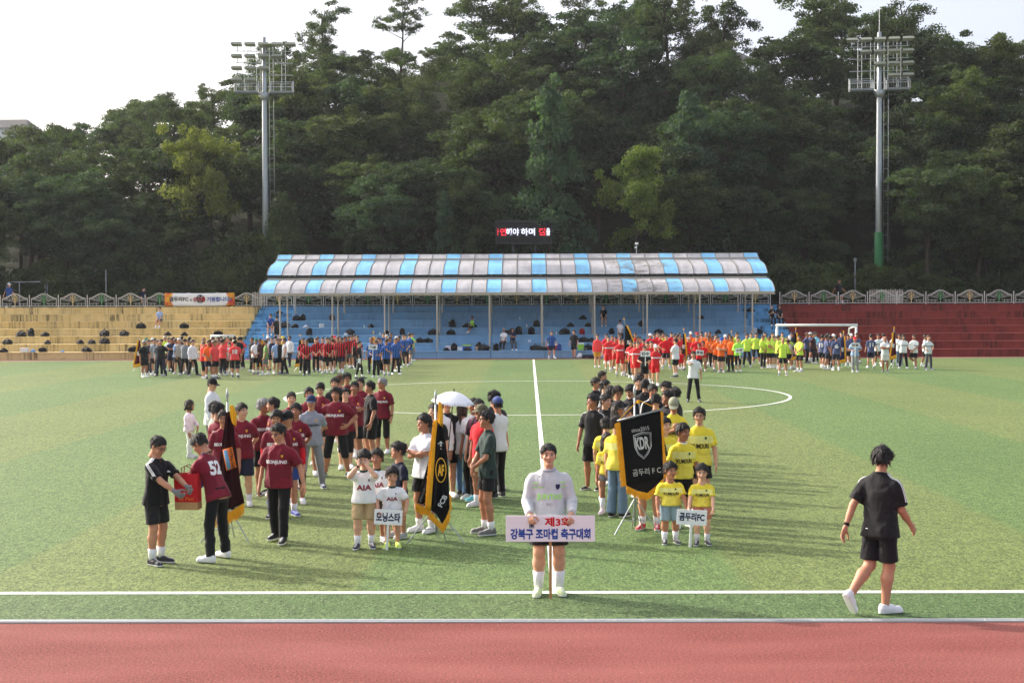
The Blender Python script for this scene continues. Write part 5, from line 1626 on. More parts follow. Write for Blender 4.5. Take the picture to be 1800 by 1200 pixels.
maroon(610, 656, 1.74, 10, 'maroon shirted player with glasses and thick hair at the back of the line', glasses=True, hairs='messy')
maroon(607, 682, 1.66, 15, 'older maroon shirted player peeking past the broad player', hairs='grey', hairc='dark', bot='capri')
maroon(623, 671, 1.74, 0, 'maroon shirted player with crossed arms and black shorts numbered 51', armL='crossed', armR='crossed', bottom=BLK, hairs='short', turn=-.05, nod=-.12, socks=WHT, blen=.9, shoes=BLK)
maroon(633, 664, 1.76, 6, 'maroon shirted player with black shorts beside the man in all black', bottom=BLK, socks=WHT, shoes=WHT, hairs='short', armL='relaxed', w=1.04, blen=.95)
add(spot(651, 670, 1.72), -62, 'person in plain black tee and black shorts with white shoes in profile', h=1.72, shirt=BLK, bottom=BLK, blen=1.02, shoes=WHT, hairs='short', armL='relaxed', socks=WHT, sockl=.08, turn=-.2, w=1.08)
maroon(672, 664, 1.71, -15, 'grey haired player with glasses in maroon shirt at the end of the line', hairs='short', hairc='grey', glasses=True, bot='capri', shoes=WHT, armL='relaxed', w=1.06, belly=.02, turn=-.6, watch=(1, (30, 30, 34)))

# --- children with the first small placard
AIA = [('maroon', ('text', 'AIA', 0, .235, .23, .105, .035, 'f')), ('navy', ('shield', '', .075, .37, .02, .05, 0, 'f'))]
KW = dict(shirt=(238, 238, 240), collar=(40, 64, 50), hip=.5)
add(foot(641, 962), 5, 'boy in white football shirt and khaki cargo shorts rubbing his eyes', cat='child', lod=0, h=1.36, hairs='bowl', bottom=(190, 164, 124), blen=.95, socks=WHT, shoes=(40, 48, 70), armL='eyes', armR='eyes', prints=AIA, w=1.12, belly=.02, nod=.3, watch=(-1, BLK), **KW)
add(foot(663, 952), 15, 'boy in white football shirt half hidden behind the boy rubbing his eyes', cat='child', lod=0, h=1.32, hairs='bowl', bottom=(70, 60, 54), shoes=(170, 172, 176), prints=AIA, turn=-.4, **KW)
add(foot(690, 961), 4, 'small boy in white football shirt and neon shoes holding a white placard', cat='child', lod=0, h=1.12, hairs='bowl', bottom=(36, 48, 96), shoes=(206, 240, 60), armL=(.19, -.13, .52, 1, .3, -.6, -1, 0, 0), armR=(-.19, -.13, .52, -1, .3, -.6, 1, 0, 0), prints=AIA, nod=.2, turn=.15, **KW)
add(foot(702, 944), -55, 'boy in navy tee and yellow blue shorts facing sideways behind the placard boy', cat='child', h=1.38, hairs='messy', shirt=(34, 40, 58), bottom=(214, 180, 60), shoes=(170, 172, 178), hip=.5, turn=-.2)
def placard(px, py, wpx, hpx, Y, lines, label, pole_y, tilt=0.0, yaw=0.0, base=(240, 240, 242), polec='white', z0=None, Yb=None, doff=0):
    """hand placard: board centre at the pixel, on a stick"""
    c = at_depth(px, py, Y); k = Y / FPX
    root = empty('placard', c, yaw); root.rotation_euler = (0, tilt, yaw); tag(root, label, 'placard')
    w, h = wpx * k / 2, hpx * k / 2
    MB().box(-w, w, -.006, .006, -h, h).build('board', plain('board_paint', base, .5, var=.03), root, bevel=.002)
    zb = -(pole_y - py) * k
    MB().box(-.016, .016, .008, .03, zb, -h + .12).build('stick', M['white'] if polec == 'white' else plain('bare_wood', (178, 130, 84), .7), root)
    for (s, x, z, hh, ww, ink) in lines:
        text_obj(s, root, INK[ink], (x * 2 * w, -.0085, z * 2 * h), hh * 2 * h, ww * 2 * w, .04)
    return root
Yp = foot(690, 961)[1] - .20
placard(682.5, 908.5, 50, 27, Yp, [('모닝스타', 0, 0, .62, .86, 'navy')], 'white placard lettered in dark blue held by the small boy in neon shoes', 969, R(3))

# --- middle group
add(foot(748, 934), -42, 'person in white tee and clogs standing behind the black pennant with folded arms', lod=0, h=1.74, hairs='bowl', shirt=(226, 226, 232), bottom=BLK, bot='shorts', shoes=WHT, socks=WHT, armL='crossed', armR='crossed', turn=-.2, w=1.05, loose=1.1)
add(spot(765, 709, 1.72), -30, 'person in black tee behind the black pennant', h=1.72, shirt=BLK, bottom=BLK, hairs='short', shoes=BLK, socks=WHT, sockl=.08)
add(spot(772, 699, 1.76), -20, 'person in white long sleeves with a violet arm stripe behind the pennant', h=1.76, shirt=(232, 232, 236), top='long', bottom=(214, 214, 220), hairs='crew', shoes=BLK, prints=[('blue', ('bar', '', 0, .3, .3, .014, 0, 'f'))])
add(spot(785, 697, 1.76), 15, 'dark haired person in black behind the long sleeved man', h=1.76, shirt=(44, 44, 48), bottom=BLK, hairs='short')
add(spot(812, 709, 1.64), 168, 'woman in white top and blue jeans under the parasol', h=1.64, w=.86, hairs='tail', hairc='brown', shirt=(234, 234, 238), top='long', bot='trousers', bottom=(92, 128, 168), shoes=(60, 62, 66), armR=(-.10, -.22, 1.30, -1, .2, -1, 1, 0, 0), legs='step')
um = empty('parasol', spot(787, 690, 2.0)); um.location.z = 1.08
um.rotation_euler = (R(6), R(6), 0); tag(um, 'white sun parasol with small blue flowers over the woman in jeans', 'umbrella')
uy = um.location.y; ur = 38.5 * uy / FPX
def mat_parasol():
    t = NT('flowered_cloth'); s = t.sep(t.coord())
    rad = t.math('SQRT', t.math('ADD', t.math('MULTIPLY', s[0], s[0]), t.math('MULTIPLY', s[1], s[1])))
    v = t.rng(t.noise(t.coord(), 26.0, 2, .6), .55, .6)
    t.set(t.mix(t.math('MULTIPLY', v, t.rng(rad, ur * .75, ur * 1.1)), lin((240, 241, 246)), lin((110, 140, 190))), .7)
    return t.m
rows = []
for i in range(7):
    f = i / 6; row = []
    for j in range(33):
        a = 2 * math.pi * j / 32; sc = 1 - .05 * f * abs(math.sin(a * 4))
        row.append((ur * f * sc * math.cos(a), ur * f * sc * math.sin(a), .95 - .17 * f ** 1.8 + .012 * f * abs(math.sin(a * 4))))
    rows.append(row)
MB().grid(rows).build('canopy', mat_parasol(), um, smooth=True, solid=.003)
MB().tube([(0, 0, .0), (0, 0, 1.0)], .008, 6).build('shaft', M['black'], um)
for j in range(8):
    a = 2 * math.pi * j / 8
    MB().tube([(ur * f * math.cos(a), ur * f * math.sin(a), .935 - .17 * f ** 1.8) for f in (0.02, .3, .6, .97)], .004, 4).build('rib', M['steel'], um)
add(spot(833, 700, 1.74), -20, 'person in white shirt next to the woman in jeans', h=1.74, shirt=(230, 230, 234), bottom=BLK, bot='trousers', hairs='crew', armL='relaxed')
add(spot(842, 702, 1.74), -25, 'person in wine and black football shirt with leggings and turquoise shoes', h=1.74, shirt=(92, 30, 62), cloth='redblack', bot='tights', bottom=BLK, shoes=(110, 214, 226), hairs='short')
add(spot(847, 711, 1.70), -40, 'person in bright red tee, beige shorts and olive cap', h=1.70, shirt=(206, 34, 46), bottom=(212, 196, 160), capk='cap', capc=(94, 92, 70), shoes=(200, 200, 204), socks=WHT, turn=-.2)
add(foot(858, 938), -72, 'slim person in dark green tee and black shorts standing in profile with glasses', lod=0, h=1.81, w=.94, hairs='short', glasses=True, shirt=(46, 62, 58), bottom=(30, 30, 32), blen=.68, socks=WHT, shoes=(110, 108, 104), armL='clasp', armR='clasp', turn=-.05, skin=2)
add(spot(868, 687, 1.80), 170, 'tall dark haired person behind the blue cap', h=1.80, shirt=(50, 50, 54), bottom=BLK, bot='trousers', hairs='messy')
add(spot(875, 698, 1.75), -140, 'person in white tee, black trousers and blue cap seen from behind', h=1.75, shirt=(222, 224, 226), bot='trousers', bottom=BLK, capk='cap', capc=(70, 86, 140), shoes=(60, 60, 66), armL='clasp', armR='clasp', turn=-.2)

# --- central sign bearer
SY = foot(965, 1043)
add(SY, 2, 'sturdy person in pale grey training top holding the wide lettered sign', lod=0, h=1.745, w=1.16, belly=.03, hairs='crew', shirt=(204, 206, 208), top='long', bottom=BLK, blen=.80, shoes=(206, 222, 170), socks=WHT, sockl=.2,
    armL=(.245, -.255, .955, .35, 1, -.2, -.3, .8, -.4), armR=(-.225, -.255, .955, -.35, 1, -.2, .3, .8, -.4), legs='stand', turn=.02, collar=(176, 178, 192), skin=0,
    prints=[('lime', ('text', 'JUNTAS', 0, .245, .25, .08, .032, 'f')), ('grey', ('text', 'FC', 0, .17, .06, .03, .02, 'f')), ('navy', ('shield', '', .085, .36, .045, .055, 0, 'f')), ('lime', ('bar', '', -.08, .355, .06, .008, 0, 'f')),
            ('lime', ('bar', '', -.135, .40, .055, .012, 0, 'f')), ('lime', ('bar', '', .135, .41, .055, .012, 0, 'f')), ('lime', ('bar', '', -.14, .35, .05, .01, 0, 'f')), ('lime', ('bar', '', .14, .36, .05, .01, 0, 'f'))])
Ys = SY[1] - .315
sg = placard(967.5, 928.5, 157, 46, Ys, [('제3회', .08, .26, .36, .29, 'red'), ('강북구 조마컵 축구대회', 0, -.20, .42, .90, 'blue')], 'wide pale pink sign with red and blue lettering on a wooden stick', 1053, 0, 0, (244, 234, 240), 'wood')
k = Ys / FPX
sh = MB(); sh.grid([[(-.03, 0, -.03), (.03, 0, -.03)], [(-.03, 0, .03), (.03, 0, .03)]]); sh.build('emblem_print', INK['grey'], sg, loc=(-.21 * 157 * k, -.0085, .12 * 46 * k))
text_obj('◆', sg, INK['navy'], (-.21 * 157 * k, -.0115, .12 * 46 * k), .035, .035, .0)

# --- pointing official and the passer-by
add(foot(1219, 706), -4, 'person in white polo and black trousers pointing towards the line of players', h=1.74, shirt=(226, 228, 230), collar=(226, 228, 230), bot='trousers', bottom=BLK, shoes=BLK, hairs='crew', armR=(-.12, -.52, 1.33, -1, .2, -.6, 0, 0, -1), handR='point', armL='relaxed', legs='apart', turn=-.1, skin=1)
add(foot(1546, 1076), 118, 'person in black polo with white shoulder stripes and black shorts walking away along the touchline', lod=0, h=1.80, hairs='messy', shirt=(32, 32, 34), stripes='white', collar=BLK, bottom=BLK, blen=.86, shoes=(226, 226, 232), legs='walk2', armL='swingb', armR='swingf', lean=.05, twist=.35, turn=.1, watch=(1, BLK), skin=1, w=1.05,
    prints=[('white', ('bar', '', .07, .0, .03, .006, 0, 'b'))])

# --- right group: black polos
def polo(px, yt, h, deg, label, **kw):
    kw.setdefault('bottom', BLK); kw.setdefault('hairs', 'fringe')
    return add(spot(px, yt, h), deg, label, shirt=(34, 34, 37), collar=(34, 34, 37), h=h, **kw)
polo(1058, 652, 1.76, 70, 'player in black polo looking sideways at the rear of the black shirted team', stripes='white', turn=.3, hairs='crew', hairc='dark')
polo(1047, 664, 1.70, 40, 'player in black polo hidden behind others with a pale blue bag strap', turn=.2)
polo(1063, 668, 1.72, 60, 'player in black polo with broad white shoulder stripes facing his teammates', stripes='white', turn=.3)
add(foot(1043, 860), -28, 'player in black polo and shorts with slippers carrying a bottle', lod=1, h=1.73, shirt=(34, 34, 37), collar=(34, 34, 37), stripes='white', bottom=BLK, hairs='fringe', shoek='sandal', shoes=BLK, armR='relaxed', turn=-.45, blen=.95)
polo(1064, 693, 1.68, 30, 'player in black polo behind the one carrying a bottle', turn=.3)
polo(1073, 679, 1.72, 150, 'player in black polo seen from behind beside the curly haired player', turn=.2)
polo(1086, 679, 1.74, 12, 'laughing player with curly hair and glasses in black polo', hairs='messy', hairc='dark', glasses=True, nod=.25)
polo(1122, 662, 1.78, 0, 'tall player in black polo behind the banner pole', stripes='white', hairs='fringe')
polo(1124, 656, 1.76, 30, 'player in black polo with brown tinted hair at the back', hairc='brown')
polo(1134, 667, 1.74, 160, 'player in black polo with back turned behind the tall player', hairs='short')
polo(1108, 676, 1.70, -40, 'player in black polo bending near the tall player', nod=.5, stripes='white')
polo(1147, 676, 1.74, 14, 'smiling player in black polo beside the tall player', nod=.1, stripes='white')
polo(1171, 671, 1.75, -30, 'player in black polo glancing down with thick fringe', nod=.2, hairs='messy')
polo(1174, 687, 1.72, -50, 'player in black polo in profile in front of the grey cap', turn=-.3)
polo(1187, 681, 1.74, -120, 'player in black polo with white shoulder stripes turned away', stripes='white', turn=-.2)
polo(1153, 693, 1.68, 170, 'player in black polo with head bowed seen from behind', nod=.3, hairs='short')
# yellow team
YEL = (232, 212, 60)
KOM = [('black', ('text', 'KUMDURI', 0, .235, .27, .075, .032, 'f')), ('darkgreen', ('shield', '', .088, .36, .036, .046, 0, 'f'))]
def yellow(pos, deg, label, **kw):
    kw.setdefault('prints', KOM); kw.setdefault('bottom', BLK)
    return add(pos, deg, label, shirt=YEL, cloth='yellow', **kw)
yellow(spot(1086, 706, 1.62), 12, 'long haired woman in yellow shirt with black cap', h=1.62, w=.88, hairs='long', hairc='dark', capk='cap', capc=BLK, turn=.4)
yellow(foot(1066, 880), 165, 'boy in yellow shirt with back turned beside the girl in grey shorts', cat='child', h=1.42, hairs='messy', hip=.5, bottom=YEL, armL='relaxed', turn=.4, prints=())
yellow(foot(1067, 902), -8, 'girl in yellow shirt, grey shorts and long white socks', cat='child', h=1.30, w=.86, hairs='long', hairc='dark', hip=.52, bottom=(126, 126, 130), blen=.5, socks=WHT, sockl=.2, shoes=(232, 210, 216), turn=.1)
yellow(foot(1084, 908), 150, 'person in yellow shirt and wide blue jeans behind the black pennant banner', h=1.60, w=.9, bot='wide', bottom=(104, 128, 152), hairs='short', hairc='dark', prints=(), shoes=BLK)
add(spot(1106, 715, 1.58), 10, 'brown haired woman partly hidden behind the banner top', h=1.58, w=.88, hairs='long', hairc='brown', shirt=(60, 60, 64), bottom=BLK)
yellow(spot(1184, 699, 1.72), 5, 'person in yellow shirt with pale olive cap and hands clasped', h=1.72, capk='cap', capc=(150, 152, 130), armL='phone', armR='phone', nod=.4, bottom=(90, 88, 84))
yellow(spot(1168, 734, 1.56), 20, 'youth in yellow shirt at the edge of the black banner', h=1.56, hairs='bowl', bottom=(150, 140, 120), armL='relaxed')
yellow(foot(1200, 925), 10, 'teenager in yellow shirt, white undershirt and black shorts looking aside', lod=0, h=1.56, w=.96, hairs='fringe', bottom=(28, 28, 30), blen=.95, collar=(238, 238, 238), armL='relaxed', armR='relaxed', turn=.5, nod=.1, hip=.51)
yellow(spot(1229, 717, 1.70), 0, 'tall teenager with glasses in yellow shirt behind the black shorts', h=1.70, hairs='bowl', glasses=True, w=1.06, turn=-.2, armL='relaxed')
add(foot(1142, 929), -15, 'person behind the banner in black shorts and red white sneakers', h=1.70, shirt=(34, 34, 37), bottom=BLK, blen=.9, shoes=(190, 50, 56), socks=WHT, hairs='fringe', w=1.05)
yellow(foot(1178, 954), 4, 'small boy in yellow shirt and blue grey shorts beside the placard', cat='child', lod=0, h=1.14, w=1.1, belly=.025, hairs='bowl', bottom=(140, 162, 172), blen=1.0, shoes=(50, 50, 54), socks=WHT, armL=(.20, -.18, .50, 1, .3, -.6, -1, 0, 0), armR='relaxed', turn=.35, prints=[('black', ('text', 'KUMDURI', 0, .245, .26, .075, .032, 'f')), ('darkgreen', ('shield', '', .075, .37, .036, .046, 0, 'f')), ('navy', ('text', 'FOOTBALL CLUB', 0, .19, .16, .02, .01, 'f'))])
yellow(foot(1234, 956), -3, 'small boy in yellow shirt with colourful shorts and striped socks holding a placard', cat='child', lod=0, h=1.13, hairs='fringe', bottom=(196, 120, 92), bclo='camo', blen=.85, shoes=(60, 60, 64), socks=(210, 210, 210), sockl=.1, armL=(.14, -.20, .50, 1, .3, -.6, -1, 0, 0), armR=(-.20, -.20, .50, -1, .3, -.6, 1, 0, 0), nod=.15, turn=-.1, prints=[('black', ('text', 'KUMDURI', 0, .245, .26, .075, .032, 'f')), ('darkgreen', ('shield', '', .075, .37, .036, .046, 0, 'f')), ('navy', ('text', 'FOOTBALL CLUB', 0, .19, .16, .02, .01, 'f'))])
placard(1216, 909, 53, 27, foot(1222, 960)[1] - .24, [('곰두리FC', 0, .04, .55, .84, 'navy')], 'white placard lettered in thin blue strokes between two small yellow shirted boys', 962, R(3))
# bottle in hand
bt = empty('bottle', foot(1032, 858)); bt.location.z = .60; bt.rotation_euler = (0, R(28), 0); tag(bt, 'clear plastic bottle with pale drink held by the player in slippers', 'bottle')
MB().tube([(0, 0, -.1), (0, 0, .06), (0, 0, .09), (0, 0, .12)], [.033, .033, .014, .014], 10).build('bottle_body', plain('pale_drink', (226, 232, 214), .2), bt, smooth=True)
MB().tube([(0, 0, .12), (0, 0, .14)], .016, 8).build('bottle_cap', M['white'], bt)
ph = empty('phone', foot(466, 945)); ph.location.z = .70; ph.rotation_euler = (R(70), 0, R(40)); tag(ph, 'black phone in the hand of the player in black trousers', 'phone')
MB().box(-.036, .036, -.005, .005, -.075, .075).build('phone_body', M['black'], ph, bevel=.004)
MB().box(-.032, .032, -.0065, -.005, -.07, .07).build('screen', INK['navy'], ph)
# ------------------------------------------------------------------ flags and pennants
def flagcloth(name, rgb, var=.15): return plain(name, rgb, .85, spec=.15, var=var, scale=9.0, bump=.2)
M['velvet'] = flagcloth('black_velvet', (22, 21, 24)); M['winecloth'] = flagcloth('wine_velvet', (44, 14, 20)); M['gold'] = flagcloth('gold_fringe', (232, 168, 44), .25)
M['navycloth'] = flagcloth('navy_cloth', (36, 34, 78)); M['redcloth'] = flagcloth('red_cloth', (176, 28, 36)); M['yellowcloth'] = flagcloth('yellow_cloth', (228, 172, 60)); M['maroonc'] = flagcloth('maroon_cloth', (84, 20, 32))
def interp(poly, v):
    """point on a polyline by parameter 0..1"""
    n = len(poly) - 1; f = min(n - 1e-6, v * n); i = int(f); q = f - i
    return (poly[i][0] + (poly[i + 1][0] - poly[i][0]) * q, poly[i][1] + (poly[i + 1][1] - poly[i][1]) * q)
def hung(root, Y, left, right, mat, nv=22, nu=16, fold=.03, waves=2.5, name='cloth', ph=0.0, dy=0.0, solid=.006):
    """cloth hanging between two edges given in the picture, folded in depth"""
    P = []
    for i in range(nv + 1):
        v = i / nv; a, b = interp(left, v), interp(right, v); row = []
        for j in range(nu + 1):
            u = j / nu
            p = at_depth(a[0] + (b[0] - a[0]) * u, a[1] + (b[1] - a[1]) * u, Y)
            d = fold * (.35 + .65 * v) * math.sin(u * waves * 6.283 + ph + v * .8) + dy
            row.append((p.x - root.location.x, Y + d - root.location.y, p.z - root.location.z))
        P.append(row)
    return MB().grid(P).build(name, mat, root, smooth=True, solid=solid)
def fringe(root, Y, path, dirpx, length, mat, n=None, dy=-.012, name='fringe', spread=1.0):
    """many short twisted threads hanging along an edge"""
    m = MB(); rr = random.Random(int(path[0][0] * 7 + path[0][1]))
    L = sum(math.dist(a, b) for a, b in zip(path, path[1:])); n = n or max(8, int(L / .9))
    for i in range(n):
        # walk by length
        t = (i + .5) / n * L
        for a, b in zip(path, path[1:]):
            d = math.dist(a, b)
            if t <= d: q = t / max(d, 1e-6); break
            t -= d
        x, y = a[0] + (b[0] - a[0]) * q, a[1] + (b[1] - a[1]) * q
        ln = length * rr.uniform(.8, 1.1)
        x2, y2 = x + dirpx[0] * ln + rr.uniform(-.8, .8) * spread, y + dirpx[1] * ln + rr.uniform(-.5, .5)
        A, B = at_depth(x, y, Y + dy), at_depth(x2, y2, Y + dy - .01)
        o = root.location
        w = max(.0045, .55 * Y / FPX)
        m.tube([A - o, (A + B) / 2 - o + Vector((0, rr.uniform(-.01, .01), 0)), B - o], [w, w * 1.1, w * .8], 4)
    ob = m.build(name, mat, root); ob['kind'] = 'stuff'
    return ob
def tripod(root, base_z, h, legs, r=.012, pole_top=None, mat='steel'):
    MB().tube([(0, 0, base_z + .12), (0, 0, h)], r * 1.1, 8).build('pole', M[mat], root, smooth=True)
    for (dx, dy) in legs:
        MB().tube([(0, 0, .52), (dx, dy, .012)], r * .75, 6).build('leg', M['steel'], root)
        MB().tube([(0, 0, .2), (dx * .62, dy * .62, .2)], r * .5, 5).build('brace', M['steel'], root)
    MB().tube([(0, 0, h), (0, 0, h + .05), (0, 0, h + .09), (0, 0, h + .20)], [.012, .012, .024, .003], 8).build('finial', M['steel'], root, smooth=True)
G0 = .013
# big black pennant with shield
bx = foot(1116, 938); ban2 = empty('pennant_banner', (bx[0], bx[1], G0)); Yb = bx[1]
tag(ban2, 'black pennant banner with silver shield and gold fringe on a tripod', 'banner')
tripod(ban2, 0, 1.98, ((-.30, -.12), (.36, -.02), (-.02, .34), (.14, .2)))
Yc = Yb - .08
hung(ban2, Yc, [(1089, 741), (1094, 790), (1100, 853)], [(1161, 721), (1164, 780), (1166, 841)], M['velvet'], fold=.012, waves=1.6)
o = ban2.location
def lp(px, py, Y): p = at_depth(px, py, Y); return (p.x - o.x, p.y - o.y, p.z - o.z)
tipm = MB(); tipm.grid([[lp(1100 + (1166 - 1100) * u, 852.5 - 12 * u, Yc + .002) for u in (0, .25, .5, .75, 1)], [lp(1109 + 49 * u, 858 - 9.5 * u + 2 * math.sin(3.14 * u), Yc + .002) for u in (0, .25, .5, .75, 1)], [lp(1138 + .5 * u, 866, Yc + .002) for u in (0, .25, .5, .75, 1)]])
tipm.build('cloth_point', M['velvet'], ban2, solid=.006)
MB().tube([lp(1085, 739.5, Yc - .012), lp(1164, 719.5, Yc - .012)], .014, 8).build('crossbar', M['lampbody'], ban2, smooth=True)
for a in ((1087, 738), (1162, 720)): MB().tube([lp(a[0], a[1], Yc), lp(1122, 703, Yb - .02)], .006, 5).build('cord', M['gold'], ban2)
MB().tube([lp(1122, 703, Yb - .03), lp(1122, 709, Yb - .03)], .022, 8).build('knot', M['gold'], ban2)
fringe(ban2, Yc, [(1090, 742), (1095, 790), (1101, 853)], (-.95, .25), 10, M['gold'], 190)
fringe(ban2, Yc, [(1101, 853), (1119, 862), (1138, 866), (1152, 855), (1166, 841)], (.05, 1), 13, M['gold'], 150)
fringe(ban2, Yc, [(1161, 722), (1164, 780), (1167, 840)], (.9, .2), 5, M['gold'], 130)
kk = Yc / FPX
def on_ban(s, px, py, hpx, wpx, ink, bold=.02, rot=-9): return text_obj(s, ban2, INK[ink], lp(px, py, Yc - .03), hpx * kk, wpx * kk, bold, rot=(0, R(rot), 0))
on_ban('since2015', 1125.5, 754, 7, 31, 'silver', .0, -9)
on_ban('KDR', 1129, 778.5, 22, 24, 'silver', .035, -6)
on_ban('곰두리 F C', 1137, 828, 12, 50, 'silver', .0, -7)
shd = MB()
outer = [(1113.5, 765), (1129, 759.5), (1144, 760), (1145, 784), (1139, 797), (1132, 806), (1122, 798), (1116, 786)]
for d, r in ((0, .0055), (2.4, .003)):
    cpt = (1130, 781); pts = [(cpt[0] + (x - cpt[0]) * (1 - d / 20), cpt[1] + (y - cpt[1]) * (1 - d / 20)) for x, y in outer]
    shd.tube([lp(x, y, Yc - .028) for x, y in pts + pts[:1]], r, 4, False)
so_ = shd.build('shield_print', INK['silver'], ban2)
# drooping black flag with gold strip
fx = foot(767, 953); fl = empty('drooping_flag', (fx[0], fx[1], G0)); Yf = fx[1]; o = fl.location
tag(fl, 'drooping black flag with wide gold fringe and emblem on a steel tripod', 'flag')
tripod(fl, 0, 1.95, ((-.40, -.10), (.40, -.10), (0, .36), (.12, .2)))
hung(fl, Yf - .06, [(763, 742), (758, 790), (745, 840), (733, 884)], [(776, 742), (781, 790), (777, 850), (756, 886)], M['velvet'], fold=.03, waves=1.6, ph=.5)
hung(fl, Yf - .09, [(768, 744), (763, 800), (757, 850), (753, 893)], [(779, 744), (786, 800), (789, 850), (790, 893)], M['velvet'], fold=.035, waves=2.2)
tm = MB(); tm.grid([[lp(753 + 37 * u, 892, Yf - .09 + .02 * math.sin(u * 12)) for u in (0, .25, .5, .75, 1)], [lp(768 + 20 * u, 905 + 3 * u, Yf - .09) for u in (0, .25, .5, .75, 1)], [lp(777, 920, Yf - .09)] * 5]); tm.build('cloth_point', M['velvet'], fl, solid=.006)
hung(fl, Yf - .125, [(763, 738), (758, 770), (753, 820), (747, 893)], [(769, 738), (766, 770), (763, 820), (757, 899)], M['gold'], fold=.012, waves=1.2, name='gold_band')
fringe(fl, Yf - .13, [(764, 740), (757, 800), (750, 890)], (-.6, .5), 5, M['gold'], 160, name='fringe')
fringe(fl, Yf - .10, [(731, 884), (742, 890), (756, 893)], (0, 1), 14, M['gold'], 60)
fringe(fl, Yf - .10, [(753, 896), (765, 908), (777, 921), (784, 910), (790, 895)], (.1, 1), 15, M['gold'], 110)
fringe(fl, Yf - .09, [(790, 868), (791, 895)], (.5, .8), 6, M['gold'], 40)
hung(fl, Yf - .11, [(771, 705), (770, 725), (769, 740)], [(776, 708), (779, 730), (778, 752)], M['gold'], fold=.02, waves=1.3, name='tassel', nv=8, nu=6)
kk = Yf / FPX
text_obj('FCB', fl, INK['silver'], lp(778, 880, Yf - .14), 9 * kk, 22 * kk, .03, rot=(0, R(-62), 0))
em = MB(); em.tube([lp(775 + 9 * math.cos(a), 826 + 21 * math.sin(a), Yf - .14) for a in np.linspace(0, 6.283, 25)], .006, 4, False); em.build('emblem_ring', INK['gold'], fl)
text_obj('AF', fl, INK['gold'], lp(775, 826, Yf - .14), 20 * kk, 11 * kk, .05)
text_obj('✿', fl, INK['silver'], lp(775, 782, Yf - .14), 14 * kk, 12 * kk, .02)
# wine coloured flag behind the man in 52
fx = foot(402, 952); f3 = empty('drooping_flag', (fx[0], fx[1], G0)); Y3 = fx[1]; o = f3.location
tag(f3, 'drooping dark wine flag with gold fringe and printed patch beside number 52', 'flag')
tripod(f3, 0, 1.98, ((-.38, -.06), (.30, -.08), (0, .36)))
hung(f3, Y3 - .07, [(398, 724), (390, 780), (382, 850), (377, 905)], [(408, 722), (413, 780), (422, 850), (429, 884)], M['winecloth'], fold=.04, waves=2.2)
fringe(f3, Y3 - .08, [(377, 905), (390, 903), (408, 897), (429, 884)], (0, 1), 20, M['gold'], 120)
hung(f3, Y3 - .10, [(404, 712), (404, 728), (407, 742)], [(410, 712), (416, 728), (415, 750)], M['gold'], fold=.02, waves=1.3, name='tassel', nv=8, nu=6)
pt = hung(f3, Y3 - .15, [(391, 790), (398, 827)], [(408, 785), (416, 821)], INK['orange'], fold=.0, name='printed_patch', nv=2, nu=2)
hung(f3, Y3 - .165, [(392.5, 792), (399.5, 825)], [(399, 790), (406, 823)], INK['sky'], fold=.0, name='patch_picture', nv=2, nu=2)
text_obj('FOOTBALL CLUB', f3, INK['black'], lp(408, 805, Y3 - .165), 5 * Y3 / FPX, 36 * Y3 / FPX, .03, rot=(0, R(80), 0))
def small_flag(px, ytop, ybase, mat, label, gold='right', w=12, lean=0, h0=10, hcloth=46, patch=True, tri=True):
    b = foot(px + lean, ybase); root = empty('team_flag', (b[0], b[1], G0)); Y = b[1]; oo = root.location
    tag(root, label, 'flag')
    def q(x, y, dy=0): p = at_depth(x, y, Y + dy); return (p.x - oo.x, p.y - oo.y, p.z - oo.z)
    MB().tube([(0, 0, .02), q(px, ytop + 4)], .016, 6).build('pole', M['steel'], root)
    MB().tube([q(px, ytop + 4), q(px, ytop + 2), q(px, ytop)], [.02, .035, .005], 6).build('finial', M['gold'], root)
    if tri:
        for dx, dy in ((-.3, -.1), (.3, -.1), (0, .3)): MB().tube([(0, 0, .5), (dx, dy, .01)], .011, 5).build('leg', M['white'], root)
    y0 = ytop + h0; y1 = y0 + hcloth; s = 1 if gold == 'right' else -1
    lft = [(px - 2, y0), (px - w * .35, y0 + hcloth * .4), (px - w * .6, y0 + hcloth * .75), (px - w * .7, y1 - 3)]
    rgt = [(px + 2, y0), (px + w * .3, y0 + hcloth * .4), (px + w * .35, y0 + hcloth * .7), (px + w * .4, y1 - 7)]
    if lean: lft = [(x + lean * (y - ytop) / (ybase - ytop), y) for x, y in lft]; rgt = [(x + lean * (y - ytop) / (ybase - ytop), y) for x, y in rgt]
    hung(root, Y - .12, lft, rgt, mat, fold=.06, waves=1.8, nv=12, nu=8, solid=.01)
    e = rgt if s > 0 else lft
    hung(root, Y - .2, [(x - 1.2, y) for x, y in e], [(x + 1.4, y) for x, y in e], M['gold'], fold=.02, waves=1, nv=8, nu=3, name='gold_edge', solid=.01)
    b0, b1 = lft[-1], rgt[-1]
    hung(root, Y - .16, [b0, (b0[0] - 1, b0[1] + 5.5)], [b1, (b1[0] + 1, b1[1] + 6)], M['gold'], fold=.03, waves=2, nv=3, nu=10, name='fringe', solid=.01)
    if patch:
        mx, my = (lft[1][0] + rgt[1][0]) / 2 - 1, lft[1][1] + 4
        hung(root, Y - .24, [(mx - 2, my - 3), (mx - 2.5, my + 4)], [(mx + 2.4, my - 2), (mx + 1.6, my + 5)], INK['silver'], fold=.02, waves=1, nv=4, nu=4, name='emblem_print', solid=.01)
small_flag(244.5, 588, 653, M['maroonc'], 'maroon team flag with pale emblem beside people in dark tees', 'left', 14)
small_flag(369, 586, 653, M['maroonc'], 'maroon team flag with gold edge in front of the coral shirted team', 'left', 12)
